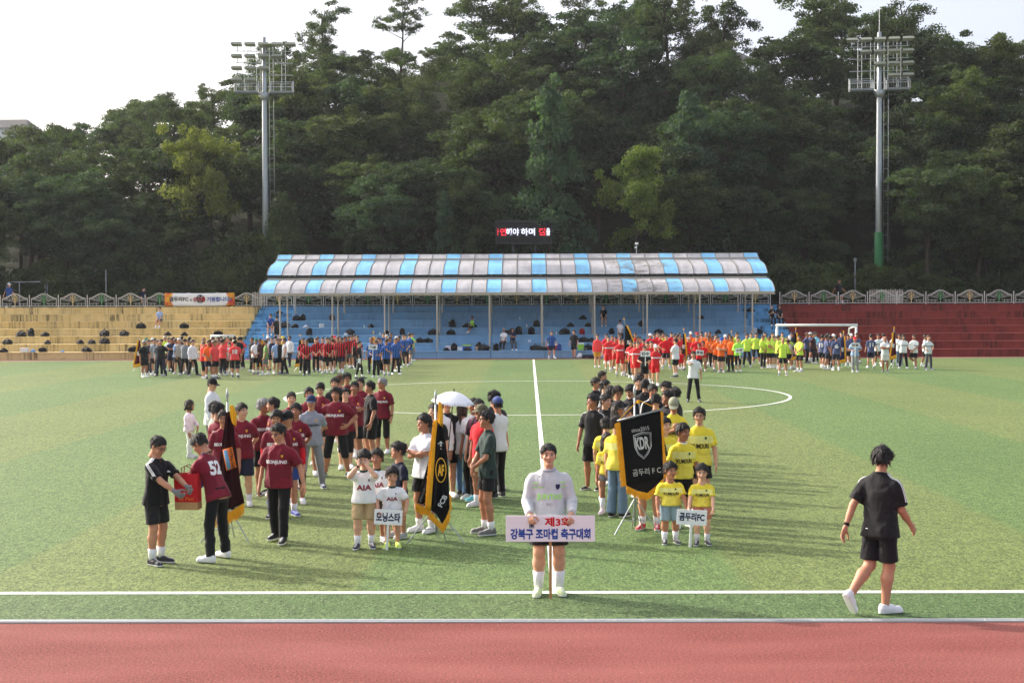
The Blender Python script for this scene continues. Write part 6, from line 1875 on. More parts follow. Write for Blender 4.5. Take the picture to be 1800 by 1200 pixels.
small_flag(463, 587, 650, M['velvet'], 'black and gold team flag beside the person in loose white shirt', 'left', 11)
small_flag(528, 587, 653, M['velvet'], 'black team flag with broad gold strip beside red and black stripes', 'right', 13)
small_flag(656.5, 582, 652, M['yellowcloth'], 'plain golden yellow team flag in the blue striped team', 'right', 9, patch=False)
small_flag(1097, 558, 660, M['velvet'], 'large black team flag carried at a slant before the red line', 'right', 22, lean=24, h0=14, hcloth=62, tri=False)
small_flag(1202, 576, 650, M['velvet'], 'black team flag with gold folds beside the red shirted team', 'right', 8, lean=3)
small_flag(1286, 580, 648, M['redcloth'], 'bright red team flag with yellow lower edge between orange and lime teams', 'right', 11, lean=2)
small_flag(1399, 575, 649, M['velvet'], 'black team flag with gold edge held by a lime shirted person', 'right', 11)
small_flag(1483, 581, 647, M['navycloth'], 'navy blue team flag with yellow fringe in the navy team', 'right', 12, lean=-2)
small_flag(1571.5, 574, 648, M['maroonc'], 'dark maroon team flag with white and gold prints in the white team', 'left', 10)
def far_placard(px, py, w, h, ytop, ht, txt, label, tilt=0, polelen=16):
    Y = spot(px, ytop, ht)[1] - .5
    placard(px, py, w, h, Y, [(txt, 0, 0, .62, .8, 'black')] if txt else [], label, py + polelen, R(tilt))
far_placard(406, 617.5, 15, 8.5, 602, 1.56, '화계', 'small placard held before the coral shirted team', 4)
far_placard(655.5, 610, 15.5, 8.5, 598, 1.72, '가온', 'small placard held before the blue striped team', 2, 40)
far_placard(1134.5, 621.5, 17, 10, 608, 1.66, '인수', 'small placard carried by the person in black leading the red line', 0, 21)
far_placard(1230, 619.5, 13.5, 8.5, 604, 1.40, '동원', 'small placard held by two boys in red', 6, 4)
far_placard(1299.5, 615.5, 14, 7.5, 592, 1.72, '수유', 'tilted placard held by the person in lime long sleeves', -7, 15)
far_placard(1381, 610, 13.5, 7.5, 613, 1.02, '오동', 'tilted placard held up by a small child', -10, 12)
far_placard(1503.5, 606.5, 15, 7.5, 592, 1.72, '번동', 'small placard held by the person in red cap', 0, 22)
far_placard(1602, 609, 10, 9, 588, 1.74, None, 'blank white board held by the person standing on one leg', -8, 5)
far_placard(568, 638, 7, 8, 593, 1.72, None, 'plain white paddle held upside down before the striped team', 0, -20)
far_placard(631.5, 634, 5, 8, 599, 1.74, None, 'white paper in the hand of the person with a backpack', 5, 3)

# ------------------------------------------------------------------ people far across the pitch
POSES = [dict(), dict(armL='behind', armR='behind', legs='apart'), dict(armL='crossed', armR='crossed', legs='stand'), dict(armL='clasp', armR='clasp'), dict(armL='hips', armR='hips', legs='apart'), dict(armL='relaxed', armR='relaxed', legs='step'),
         dict(legs='walk', armL='swingf', armR='swingb'), dict(armL='hold', armR='hold'), dict(armL='phone', armR='relaxed', nod=.4), dict(armL='relaxed', armR='behind', legs='apart', turn=.5), dict(armL='clasp', armR='clasp', nod=.3, turn=-.4)]
PNAME = ['with arms at sides', 'with hands behind back', 'with arms crossed', 'with hands clasped', 'with hands on hips', 'with relaxed stance', 'walking', 'holding something in front', 'looking down', 'glancing sideways', 'with bowed head']
SH = dict(blk=((32, 32, 35), 'plain', 'black tee'), dgrey=((70, 74, 82), 'plain', 'dark grey tee'), grey=((128, 132, 140), 'plain', 'grey polo'), navy=((40, 48, 74), 'plain', 'navy tee'), neon=((206, 240, 70), 'plain', 'neon yellow tee'),
          beige=((176, 166, 158), 'plain', 'beige tee'), white=((230, 230, 234), 'plain', 'white top'), yel=((206, 190, 70), 'plain', 'yellow tee'), coral=((238, 78, 78), 'plain', 'coral red tee'), orange=((246, 110, 40), 'plain', 'orange shirt'),
          lblue=((150, 176, 214), 'plain', 'light blue tee'), green=((120, 150, 84), 'plain', 'green tee'), blue=((46, 80, 150), 'plain', 'blue tee'), rb=((206, 34, 44), 'redblack', 'red and black striped jersey'), bb=((66, 118, 200), 'blueblack', 'blue striped jersey'),
          lime=((172, 240, 90), 'plain', 'lime green tee'), red=((214, 30, 44), 'plain', 'bright red shirt'), redj=((222, 44, 50), 'redband', 'red jersey with white chest band'), ly=((206, 236, 86), 'plain', 'lime yellow tee'), nc=((52, 62, 104), 'camo', 'navy patterned jersey'),
          teal=((120, 190, 210), 'plain', 'turquoise tee'), wb=((226, 232, 232), 'whiteband', 'white jersey with dark band'), plum=((70, 44, 50), 'plain', 'dark plum tee'))
BT = dict(bs=(BLK, 'shorts', 'black shorts'), bt=(BLK, 'trousers', 'black trousers'), ns=(NAV, 'shorts', 'navy shorts'), nt=(NAV, 'trousers', 'navy trousers'), bc=(BLK, 'capri', 'black calf length pants'), gs=((112, 114, 118), 'shorts', 'grey shorts'), rs=((214, 34, 40), 'shorts', 'red shorts'),
          ys=((216, 160, 60), 'shorts', 'ochre shorts'), gt=((150, 150, 150), 'trousers', 'grey trousers'), ws=((214, 212, 200), 'shorts', 'off white shorts'), bl=(BLK, 'tights', 'black leggings'), jt=((110, 128, 150), 'trousers', 'pale jeans'), ks=((186, 164, 130), 'shorts', 'khaki shorts'), dgt=((74, 76, 80), 'trousers', 'dark grey trousers'), bls=((84, 104, 140), 'shorts', 'blue shorts'), ms=((150, 196, 176), 'shorts', 'mint shorts'))
CAPD = dict(w=((230, 230, 232), 'white cap'), g=((60, 120, 90), 'green cap'), k=(BLK, 'black cap'), r=((206, 40, 50), 'red cap'), b=((50, 80, 170), 'blue cap'), n=((44, 50, 70), 'navy cap'), v=((230, 230, 232), 'white visor'), y=((220, 200, 60), 'yellow cap'))
HAIRD = dict(g=('short', 'grey', 'grey hair'), w=('short', 'white', 'white hair'), l=('long', 'dark', 'long hair'), d=('red', 'red', 'reddish hair'), z=('bald', 'dark', 'thin hair'))
FARL = {}
FP = random.Random(5)
def far(px, yt, sh, bt, pose, deg, team, h=None, capk=None, hr=None, nb=None, z=0.0, extra=None, pos=None, **kw):
    sc_, cl, sd = SH[sh]; bcol, bk, bd = BT[bt]
    h = h or FP.choice((1.68, 1.71, 1.74, 1.77))
    hh, hc_ = FP.choice(('short', 'short', 'fringe', 'crew', 'messy')), 'black'
    lab = 'person in %s and %s' % (sd, bd)
    if hr: hh, hc_, hd = HAIRD[hr]; hh = 'short' if hh == 'red' else hh; lab += ' with ' + hd
    args = {}
    if capk:
        args['capk'] = 'visor' if capk == 'v' else ('bucket' if capk == 'B' else 'cap'); cc = CAPD.get(capk, (BLK, 'black bucket hat')); args['capc'] = cc[0]; lab += ' wearing ' + cc[1]
    if nb: args['prints'] = [('white', ('text', nb, 0, .30, .2, .2, .04, 'b'))]; lab += ' numbered ' + nb
    pz = POSES[pose]; lab += ' ' + (extra or (PNAME[pose] + ' ' + team))
    words = lab.split()
    if len(words) > 16: lab = 'person in %s %s %s' % (sd, ('wearing ' + cc[1]) if capk else ('with ' + HAIRD[hr][2] if hr else ''), extra or (PNAME[pose] + ' ' + team)); lab = ' '.join(lab.split()[:16])
    geo = dict(pz); geo.update(lod=2, h=1.74, bot=bk, blen=.85, seed=pose)
    if abs(deg) < 200: pass
    geo.update({k: kw.pop(k) for k in list(kw) if k in DEF})
    args.update(kw)
    kid = h < 1.5
    if kid: geo['h'] = round(h, 1); geo['hip'] = .5
    if pos is None:
        p = ground_at(px, yt, h + z); pos = (p.x, p.y, .014 + z)
    root, G = person(pos, R(deg + FP.uniform(-14, 14)), lab, cat='child' if kid else 'person', skin=FP.randrange(5), hairs=hh, hairc=hc_, shirt=sc_, cloth=cl, bottom=bcol, scale=h / (geo['h']), **{**dict(shoes=FP.choice(((230, 230, 232), (40, 42, 46), (200, 202, 206), (60, 66, 90))), socks=FP.choice((None, WHT, WHT))), **args}, **geo)
    wv = FP.uniform(.94, 1.12); root.scale = (root.scale[0] * wv, root.scale[1] * wv, root.scale[2])
    FARL.setdefault(lab, []).append(root)
    return root
# A mixed older team
T = 'in the mixed older team'
for a in ((253, 598, 'blk', 'bs', 0, 40, dict(hr='g')), (261, 597, 'dgrey', 'nt', 3, 30, {}), (272, 595, 'grey', 'bs', 0, 10, {}), (268, 594, 'white', 'bt', 1, 160, dict(capk='w')), (283, 596, 'blk', 'nt', 1, 0, dict(socks=WHT, sockl=.3)), (290, 591, 'neon', 'gs', 1, 5, dict(hr='g')), (301, 594, 'navy', 'ns', 2, 5, {}),
          (304, 592, 'plum', 'bt', 0, 20, {}), (309, 595, 'lblue', 'bt', 5, 90, {}), (315, 594, 'beige', 'bs', 1, 0, dict(hr='w')), (325, 596, 'grey', 'bt', 1, 0, dict(capk='k')), (331, 597, 'plum', 'bs', 5, 10, {}), (333, 592, 'yel', 'bs', 1, 170, {}), (319, 591, 'blk', 'bs', 0, 180, {}), (257, 594, 'green', 'bs', 0, 20, dict(capk='g')), (278, 597, 'grey', 'bt', 5, 30, {}), (297, 593, 'white', 'bs', 9, 0, {})):
    far(*a[:6], T, **a[6])
far(338, 597, 'white', 'bt', 5, 60, T, top='long', legs='wide', extra='standing astride in front of the mixed older team')
# B coral team
T = 'in the coral red team'
for a in ((358, 594, 'coral', 'bs', 3, 60, {}), (357, 600, 'coral', 'bc', 10, 80, {}), (367, 598, 'orange', 'ns', 3, 20, {}), (377, 598, 'coral', 'bs', 0, 60, {}), (384, 596, 'coral', 'bs', 1, 20, {}), (383, 592, 'coral', 'bs', 0, 10, {}), (391, 596, 'coral', 'bt', 0, 150, {}), (395, 593, 'coral', 'bs', 9, 20, {}), (405, 593, 'coral', 'bs', 1, 175, {}), (412, 591, 'coral', 'bs', 0, 180, {}),
          (413, 597, 'coral', 'bc', 5, 178, dict(nb='10')), (420, 592, 'blk', 'bt', 5, -160, {}), (424, 592, 'coral', 'bt', 1, -120, dict(capk='k')), (374, 592, 'coral', 'bs', 9, 30, {}), (400, 591, 'coral', 'gs', 1, 10, {}), (388, 591, 'coral', 'bs', 4, 0, {})):
    far(*a[:6], T, **a[6])
far(390, 602, 'blk', 'nt', 0, 5, T, h=1.55, extra='with short sleeves in front of the coral red team')
far(403, 602, 'lblue', 'bc', 7, 0, T, h=1.56, extra='holding the placard of the coral red team')
# C mixed younger team
T = 'near the blue stairs'
for a in ((443, 593, 'blk', 'bt', 6, -30, {}), (450, 595, 'white', 'bs', 3, 10, dict(capk='g', loose=1.2)), (457, 595, 'plum', 'bc', 0, 0, {}), (467, 597, 'green', 'gs', 5, -80, {}), (471, 590, 'white', 'gs', 0, 0, dict(capk='w')), (478, 593, 'navy', 'bs', 0, 0, dict(top='tank')), (487, 595, 'lblue', 'ns', 5, 30, {}), (492, 595, 'blk', 'bs', 0, -5, dict(top='tank')), (500, 594, 'white', 'bt', 5, -60, dict(top='tank')), (497, 591, 'yel', 'bs', 0, 60, dict(capk='y')), (509, 590, 'white', 'nt', 5, -20, dict(top='long')), (484, 590, 'grey', 'bs', 0, 170, {})):
    far(*a[:6], T, **a[6])
# D red and black stripes
T = 'in the striped red team'
for a in ((533, 594, 'rb', 'bt', 5, 30, {}), (539, 597, 'rb', 'bt', 3, 15, {}), (555, 594, 'rb', 'bt', 3, 10, {}), (558, 592, 'rb', 'bs', 0, 20, {}), (567, 593, 'rb', 'ns', 3, 0, dict(h=1.72)), (575, 593, 'rb', 'bs', 9, 0, {}), (579, 594, 'rb', 'bc', 3, 0, {}), (585, 595, 'rb', 'bc', 5, 170, dict(nb='12')), (588, 590, 'rb', 'bs', 0, 0, dict(capk='r')), (593, 592, 'rb', 'bs', 1, 10, dict(hr='d')), (600, 593, 'rb', 'ns', 5, 0, {}), (606, 591, 'rb', 'bc', 9, 20, {}), (612, 590, 'rb', 'gs', 1, 30, {}),
          (618, 589, 'rb', 'bs', 3, 20, {}), (623, 588, 'rb', 'bs', 0, 30, {}), (628, 590, 'rb', 'bt', 5, 20, {}), (596, 590, 'rb', 'bt', 1, 0, {}), (583, 590, 'rb', 'bs', 10, 10, {})):
    far(*a[:6], T, **a[6])
r_ = far(631, 599, 'blk', 'bl', 0, 85, T, legs='step', h=1.74, extra='with a black backpack between the striped teams')
bpk = MB(); bpk.box(-.15, .15, .13, .30, 1.05, 1.48); tag(r_, r_['label'])
bpk.build('backpack', M['black'], r_, bevel=.05)
# E blue stripes
T = 'in the blue striped team'
for a in ((653, 593, 'bb', 'bt', 0, 10, dict(hr='d')), (661, 598, 'bb', 'bt', 7, 0, dict(h=1.72)), (664, 593, 'bb', 'bt', 1, 10, {}), (669, 594, 'bb', 'bt', 3, 5, {}), (674, 585, 'bb', 'bs', 0, 20, {}), (679, 596, 'bb', 'bs', 8, 0, {}), (680, 588, 'bb', 'bs', 1, 0, dict(hr='w')), (685, 592, 'bb', 'gs', 9, 20, {}), (687, 585, 'bb', 'bs', 1, 40, {}), (695, 594, 'bb', 'bt', 5, 20, {}), (697, 591, 'bb', 'ns', 0, 30, dict(hr='w')), (701, 590, 'bb', 'bt', 8, 30, {}),
          (709, 588, 'bb', 'bs', 1, 20, {}), (713, 588, 'bb', 'bt', 3, 10, {}), (720, 585, 'bb', 'gs', 5, 150, dict(nb='8'))):
    far(*a[:6], T, **a[6])
far(725, 585.5, 'lime', 'jt', 2, 60, T, h=1.66, extra='at the rear of the blue striped team')
# walkers along the front of the blue terrace
far(969, 584, 'bb', 'ns', 6, 20, T, extra='strolling on the far track before the terrace', pos=(ground_at(969, 629).x, 83.9, .002))
far(1009, 589, 'blk', 'bs', 5, -30, T, extra='walking past the foot of the blue terrace', pos=(ground_at(1009, 630).x, 84.0, .002))
# F red line on the march
T = 'in the marching red line'
far(1050, 587, 'coral', 'ys', 0, 0, T, top='long', extra='standing apart before the blue terrace')
for a in ((1066, 586, 'red', 'rs', 0, 10, dict(capk='n')), (1069, 591, 'redj', 'rs', 6, 5, {}), (1076, 589, 'redj', 'rs', 0, 8, {}), (1082, 592, 'redj', 'rs', 6, 5, {}), (1090, 594, 'redj', 'rs', 1, 5, dict(glasses=True)), (1097, 596, 'redj', 'bs', 6, 0, {}), (1089, 586, 'redj', 'rs', 0, 0, {}), (1109, 598, 'redj', 'bt', 6, 5, {}), (1112, 590, 'redj', 'rs', 0, 5, {}), (1117, 585, 'red', 'rs', 0, 0, {}), (1116, 601, 'redj', 'rs', 6, 0, {}), (1125, 592, 'redj', 'rs', 1, 10, {}), (1131, 595, 'red', 'rs', 0, 10, dict(capk='n')), (1121, 600, 'redj', 'rs', 0, 5, {}),
          (1145, 599, 'redj', 'bc', 6, -5, {}), (1152, 605, 'redj', 'rs', 6, 0, dict(capk='w')), (1138, 600, 'redj', 'rs', 0, 0, {}), (1104, 592, 'redj', 'rs', 1, 0, {}), (1121, 591, 'redj', 'rs', 9, 0, {})):
    far(*a[:6], T, **a[6])
far(1133, 608, 'blk', 'bs', 7, 0, T, h=1.66, extra='carrying the placard at the head of the red line')
# G bright red and orange teams
T = 'in the bright red team'
for a in ((1143, 586, 'red', 'bs', 9, 20, dict(capk='w')), (1150, 586, 'red', 'bs', 1, 10, {}), (1160, 587, 'red', 'bs', 5, 60, {}), (1171, 588, 'red', 'bs', 4, 10, {}), (1180, 584, 'red', 'gs', 1, 30, {}), (1186, 587, 'red', 'jt', 0, 60, {}), (1191, 588, 'red', 'bs', 9, 40, {}), (1196, 590, 'red', 'bs', 2, 0, {}), (1210, 591, 'red', 'gs', 1, 0, dict(capk='v')), (1225, 590, 'red', 'bs', 1, 0, {}), (1166, 585, 'yel', 'bs', 0, 0, {}), (1156, 584, 'red', 'bs', 0, 0, {}), (1194, 585, 'red', 'bs', 9, 20, {})):
    far(*a[:6], T, **a[6])
far(1188, 595, 'white', 'bs', 3, -125, T, capk='k', extra='facing the red team with back half turned')
far(1197, 612, 'red', 'rs', 0, 0, T, h=1.12, extra='small child in front of the bright red team')
far(1229, 604, 'red', 'bs', 7, 0, T, h=1.40, extra='boy holding a placard in front of the red team')
far(1236, 600, 'red', 'ks', 3, -10, T, h=1.48, extra='boy beside the placard in front of the red team')
T = 'in the orange team'
for a in ((1214, 583, 'orange', 'bs', 0, 0, dict(capk='w')), (1225, 584, 'orange', 'bs', 9, 0, dict(capk='r')), (1233, 583, 'orange', 'bs', 1, 20, dict(capk='n')), (1241, 584, 'orange', 'bs', 0, 0, dict(hr='z')), (1245, 590, 'orange', 'bc', 0, 0, {}), (1252, 590, 'orange', 'bt', 2, 10, {}), (1258, 587, 'orange', 'bs', 1, 20, {}), (1247, 583, 'orange', 'bs', 0, 40, {}), (1261, 591, 'orange', 'bs', 9, 10, {}), (1268, 594, 'orange', 'bs', 2, 0, dict(capk='b')), (1275, 588, 'orange', 'bs', 1, 0, dict(capk='w')), (1281, 587, 'orange', 'bt', 3, 0, {}), (1285, 590, 'orange', 'bt', 0, -30, {}), (1234, 588, 'orange', 'bs', 1, 0, {})):
    far(*a[:6], T, **a[6])
# H lime yellow team
T = 'in the lime yellow team'
far(1297, 592, 'lime', 'bc', 7, 0, T, top='long', h=1.72, extra='holding the tilted placard beside the red flag')
for a in ((1295, 584, 'ly', 'bs', 0, 30, {}), (1313, 586, 'ly', 'bt', 1, 20, {}), (1320, 585, 'ly', 'bt', 1, 10, {}), (1329, 585, 'ly', 'bc', 1, 20, {}), (1341, 589, 'ly', 'bt', 3, 30, {}), (1344, 584, 'ly', 'bs', 0, 10, {}), (1352, 590, 'ly', 'bs', 2, 20, dict(nod=.5)), (1358, 584, 'ly', 'bs', 9, 0, {}), (1361, 590, 'ly', 'ns', 3, 40, {}), (1368, 589, 'ly', 'bs', 3, 60, {}), (1375, 584, 'ly', 'bs', 1, 10, {}), (1376, 593, 'ly', 'bs', 1, 5, dict(hr='z')), (1384, 591, 'ly', 'bs', 9, 0, {}), (1388, 590, 'ly', 'bs', 1, 10, dict(capk='w', mask=True)), (1392, 584, 'navy', 'bt', 1, 0, dict(capk='n'))):
    far(*a[:6], T, **a[6])
far(1406, 590, 'ly', 'bs', 3, -60, T, extra='holding the black flag in the lime team')
far(1349, 627, 'white', 'gs', 0, 60, T, h=1.10, legs='crouch', armL='knees', armR='knees', nod=.5, lean=.7, extra='small child crouching on the grass', pos=foot(1349, 641))
far(1380, 613, 'teal', 'ms', 3, 40, T, h=1.02, extra='small child under the raised placard')
far(1394, 601, 'beige', 'bls', 5, -120, T, h=1.60, lean=.5, pos=foot(1396, 649), extra='bending towards the small child')
# I navy team
T = 'in the navy team'
for a in ((1418, 584, 'nc', 'bt', 1, 60, dict(hr='z')), (1424, 584, 'nc', 'ns', 5, 130, dict(capk='w')), (1430, 584, 'plum', 'bt', 1, 60, {}), (1445, 588, 'nc', 'bs', 5, 150, dict(nb='13')), (1453, 588, 'nc', 'ns', 5, 100, {}), (1460, 590, 'nc', 'bt', 3, 120, dict(capk='k')), (1465, 587, 'nc', 'ns', 1, 30, dict(capk='w')), (1470, 589, 'nc', 'ns', 5, 175, dict(nb='6')), (1479, 584, 'nc', 'ns', 3, 0, {}), (1491, 588, 'nc', 'bs', 3, 0, {}), (1496, 586, 'nc', 'bs', 1, 0, dict(capk='w')), (1506, 585, 'nc', 'ns', 1, 0, {}), (1456, 585, 'nc', 'bs', 9, 40, {}), (1531, 587, 'nc', 'ns', 6, 178, dict(nb='11'))):
    far(*a[:6], T, **a[6])
far(1434, 583, 'teal', 'bt', 3, -30, T, extra='with bag straps beside the navy team')
far(1503, 592, 'lblue', 'gt', 7, 0, T, capk='r', h=1.72, extra='holding the placard of the navy team')
# J white team
T = 'in the white banded team'
for a in ((1544, 587, 'wb', 'bs', 5, 0, {}), (1553, 586, 'white', 'bt', 5, 170, {}), (1556, 591, 'wb', 'ws', 2, 0, dict(hr='z')), (1573, 585, 'wb', 'bt', 1, 0, {}), (1588, 588, 'wb', 'bt', 1, -30, dict(hr='l')), (1581, 587, 'wb', 'jt', 6, -20, {}), (1626, 588, 'wb', 'bs', 5, 60, {}), (1632, 589, 'wb', 'dgt', 4, 10, dict(hr='d'))):
    far(*a[:6], T, **a[6])
far(1607, 588, 'wb', 'bs', 3, -30, T, legs='oneleg', h=1.74, extra='standing on one leg with a white board')
for lab, L in FARL.items():
    if len(L) > 1:
        for r in L: r['group'] = lab.replace('person', 'people', 1)

# ------------------------------------------------------------------ people on the terraces
def step_spot(px, k, off=.3): 
    """point on terrace step k (1 = lowest)"""
    y = STAND_Y + TREAD * (k - 1) + off; return ((px - 929) / FPX * y, y, RISE * k)
def sitter(px, k, sh, bt, extra, deg=0, **kw):
    p = step_spot(px, k, .0); q = (p[0], p[1] - .13, RISE * (k - 1) + .001)
    r = far(px, 0, sh, bt, 0, deg, '', pos=q, legs='sit', armL=kw.pop('armL', 'lap'), armR=kw.pop('armR', 'lap'), extra=extra, h=kw.pop('h', 1.72), **kw); return r
sitter(279, 5, 'lblue', 'bs', 'sitting alone on the yellow terrace')
sitter(885, 2, 'white', 'bt', 'with grey hair sitting on the blue terrace', hr='g')
sitter(902, 2, 'navy', 'dgt', 'sitting with crossed arms on the blue terrace', armL='crossed', armR='crossed')
sitter(828, 4, 'lime', 'bs', 'child sitting sideways on the blue terrace', h=1.3, deg=-50)
sitter(1061, 5, 'blk', 'bs', 'sitting beside a terrace post with legs together')
sitter(1090, 3, 'white', 'bt', 'sitting behind the red line in a bucket hat', capk='B')
sitter(1356, 5, 'blk', 'bt', 'eating on the stairs beside the red terrace', armL='phone', armR='phone')
sitter(1369, 5, 'blk', 'bt', 'woman with long hair on the stairs by the red terrace', hr='l')
sitter(475, 4, 'blue', 'bs', 'sitting on the stairs beside the yellow terrace')
far(486, 0, 'blk', 'bs', 0, 10, '', capk='B', extra='standing on the stairs beside the first post', pos=step_spot(486, 2, .45))
far(1477, 0, 'blk', 'bs', 6, 30, '', extra='jogging on the path behind the ornamental fence', pos=(at_depth(1475, 500, 94.6).x, 94.6, TOPZ + .006))
far(15, 0, 'blue', 'bt', 6, 60, '', capk='w', extra='walking behind the fence over the yellow terrace', pos=(at_depth(16, 500, 95.2).x, 95.2, TOPZ + .006))
far(252, 0, 'navy', 'bt', 0, 60, '', extra='behind the fence beside the hanging banner', pos=(at_depth(252, 500, 96.0).x, 96.0, TOPZ - .35))

# ------------------------------------------------------------------ bags, boxes and coolers on the steps
def bag_mesh(kind, seed):
    f = Field((-.36, -.22, -.02), (.36, .22, .55), .028); n = fold_noise(seed, .022, (18, 18, 18), 1.2)
    if kind == 'duffel':
        f.loft((0, 0, 0), np.eye(3), [(0, .27, .14, .14), (.06, .30, .16, .16), (.16, .29, .15, .15), (.24, .22, .10, .10), (.28, .12, .05, .05)], 2.6, 0, n)
        f.cone((-.1, 0, .26), .02, (0, 0, .36), .02, .02); f.cone((.1, 0, .26), .02, (0, 0, .36), .02, .02)
    elif kind == 'backpack':
        f.loft((0, 0, 0), np.eye(3), [(0, .16, .11, .11), (.1, .19, .13, .12), (.28, .175, .11, .10), (.38, .12, .08, .08), (.44, .05, .04, .04)], 2.5, 0, n)
        f.cone((-.08, -.1, .1), .05, (.08, -.1, .1), .05, .03)
    else:
        f.loft((0, 0, 0), np.eye(3), [(0, .22, .15, .15), (.05, .26, .17, .17), (.13, .20, .13, .14), (.22, .10, .07, .08), (.26, .03, .03, .03)], 2.0, 0, n)
    V, Q = f.net(); return net_mesh('bag', V, Q, V)
BAGM = {k: [bag_mesh(k, 11 * i + len(k)) for i in range(3)] for k in ('duffel', 'backpack', 'slump')}
BAGL = {}
BR = random.Random(77)
KN = dict(duffel='duffel bag', backpack='backpack', slump='slumped soft bag')
ORD = ['', 'first', 'second', 'third', 'fourth', 'fifth', 'sixth', 'top']
def stepbag(px, k, kind, rgb=(26, 26, 29), cname='black', sc=1.0, side=None):
    p = step_spot(px, k, BR.uniform(.35, .6))
    nm = {'duffel': 'duffel_bag', 'backpack': 'backpack', 'slump': 'soft_bag'}[kind]
    m = BAGM[kind][BR.randrange(3)]
    side = side or ('yellow' if px < 430 else 'blue')
    o_ = new_obj(nm, m, None, lin(rgb), M['cloth']); o_.location = p; o_.rotation_euler = (0, 0, BR.uniform(-.6, .6)); o_.scale = (sc * BR.uniform(.9, 1.1),) * 2 + (sc * BR.uniform(.9, 1.1),)
    lab = '%s %s lying on the %s step of the %s terrace' % (cname, KN[kind], ORD[k], side)
    if kind == 'backpack': lab = lab.replace('lying', 'standing')
    tag(o_, lab, 'bag'); BAGL.setdefault(lab, []).append(o_)
for px, k, kd in ((33, 3, 'duffel'), (51, 3, 'backpack'), (76, 3, 'slump'), (9, 2, 'duffel'), (80, 2, 'slump'), (138, 2, 'slump'), (158, 2, 'duffel'), (181, 2, 'duffel'), (181, 3, 'duffel'), (216, 3, 'duffel'), (71, 1, 'duffel'), (148, 1, 'duffel'), (2, 1, 'slump'), (233, 1, 'duffel'), (246, 4, 'duffel'), (322, 4, 'duffel'), (293, 3, 'slump'), (322, 3, 'slump'), (382, 3, 'duffel'), (152, 1, 'slump'),
                  (521, 5, 'duffel'), (532, 5, 'backpack'), (583, 5, 'backpack'), (500, 4, 'duffel'), (518, 4, 'slump'), (543, 3, 'backpack'), (545, 2, 'duffel'), (615, 3, 'duffel'), (652, 4, 'slump'), (679, 3, 'slump'), (707, 3, 'backpack'), (738, 2, 'duffel'), (752, 2, 'duffel'), (762, 3, 'duffel'), (793, 3, 'duffel'), (795, 4, 'backpack'), (820, 4, 'slump'), (832, 4, 'slump'), (822, 1, 'slump'), (842, 1, 'backpack'), (850, 1, 'duffel'), (872, 1, 'backpack'),
                  (894, 3, 'duffel'), (900, 3, 'backpack'), (912, 3, 'backpack'), (934, 3, 'backpack'), (943, 4, 'backpack'), (1003, 4, 'slump'), (1034, 4, 'slump'), (1025, 5, 'slump'), (993, 3, 'duffel'), (1026, 2, 'duffel'), (1040, 2, 'slump'), (941, 1, 'duffel'), (950, 1, 'duffel'), (958, 1, 'slump'), (1034, 1, 'duffel'), (1075, 3, 'backpack'), (1127, 4, 'backpack'), (1158, 3, 'duffel'), (1232, 5, 'slump'), (1262, 3, 'slump'), (1332, 3, 'duffel'), (490, 6, 'slump'), (1319, 6, 'slump'), (785, 1, 'slump'), (798, 1, 'backpack')):
    stepbag(px, k, kd, sc=BR.uniform(.95, 1.25))
stepbag(1023, 3, 'backpack', (150, 28, 36), 'red and black'); stepbag(982, 1, 'backpack', (50, 70, 140), 'blue'); stepbag(538, 4, 'slump', (190, 190, 196), 'pale grey', .8); stepbag(608, 3, 'slump', (220, 220, 224), 'white', .6); stepbag(1325, 3, 'backpack', (176, 180, 188), 'grey'); stepbag(54, 1, 'slump', (110, 160, 210), 'light blue', .7); stepbag(106, 1, 'slump', (130, 170, 215), 'light blue', .5); stepbag(856, 1, 'slump', (210, 206, 190), 'cream', .7)
for lab, L in BAGL.items():
    if len(L) > 1:
        for r in L: r['group'] = lab.replace('bag ', 'bags ', 1).replace('backpack ', 'backpacks ', 1)
def cooler(px, k, w, h, d, body, lid, label, name='cooler', cat='cooler'):
    p = step_spot(px, k, .5); root = empty(name, p, BR.uniform(-.2, .2)); tag(root, label, cat)
    MB().box(-w / 2, w / 2, -d / 2, d / 2, .002, h * .78).build('box_body', plain('plastic_%s' % name, body, .5), root, bevel=.02)
    MB().box(-w / 2 - .012, w / 2 + .012, -d / 2 - .012, d / 2 + .012, h * .782, h).build('lid', plain('lid_%s' % name, lid, .5), root, bevel=.015)
    MB().tube([(-w / 2 - .02, 0, h * .55), (-w / 2 - .045, 0, h * .62), (-w / 2 - .02, 0, h * .7)], .012, 5).build('handle', M['white'], root)
cooler(821, 1, .5, .36, .35, (40, 90, 200), (170, 214, 60), 'blue cooler box with lime lid on the lowest blue step')
cooler(971, 1, .62, .40, .38, (170, 30, 44), (232, 232, 234), 'red cooler box with white lid on the lowest blue step')
cooler(1021, 1, .38, .46, .34, (150, 210, 60), (230, 230, 220), 'lime green box with pale lid on the lowest blue step')
cooler(788, 1, .32, .30, .28, (214, 206, 216), (226, 222, 230), 'pale lilac storage box among bags on the lowest blue step', 'storage_box', 'box')
cooler(808, 1, .30, .22, .26, (226, 226, 228), (236, 236, 236), 'small white box beside the blue cooler', 'storage_box', 'box')
cooler(831, 1, .24, .22, .22, (120, 170, 220), (130, 180, 226), 'small light blue box beside the blue cooler', 'storage_box', 'box')
cooler(840, 1, .30, .24, .26, (186, 160, 128), (180, 150, 118), 'brown carton under dark bags on the lowest blue step', 'carton', 'box')
cooler(565, 4, .30, .26, .24, (226, 226, 226), (232, 232, 232), 'white carton on the fourth blue step', 'carton', 'box')
cooler(39, 1, .50, .26, .34, (222, 222, 228), (230, 230, 234), 'white carton on the lowest yellow step', 'carton', 'box')
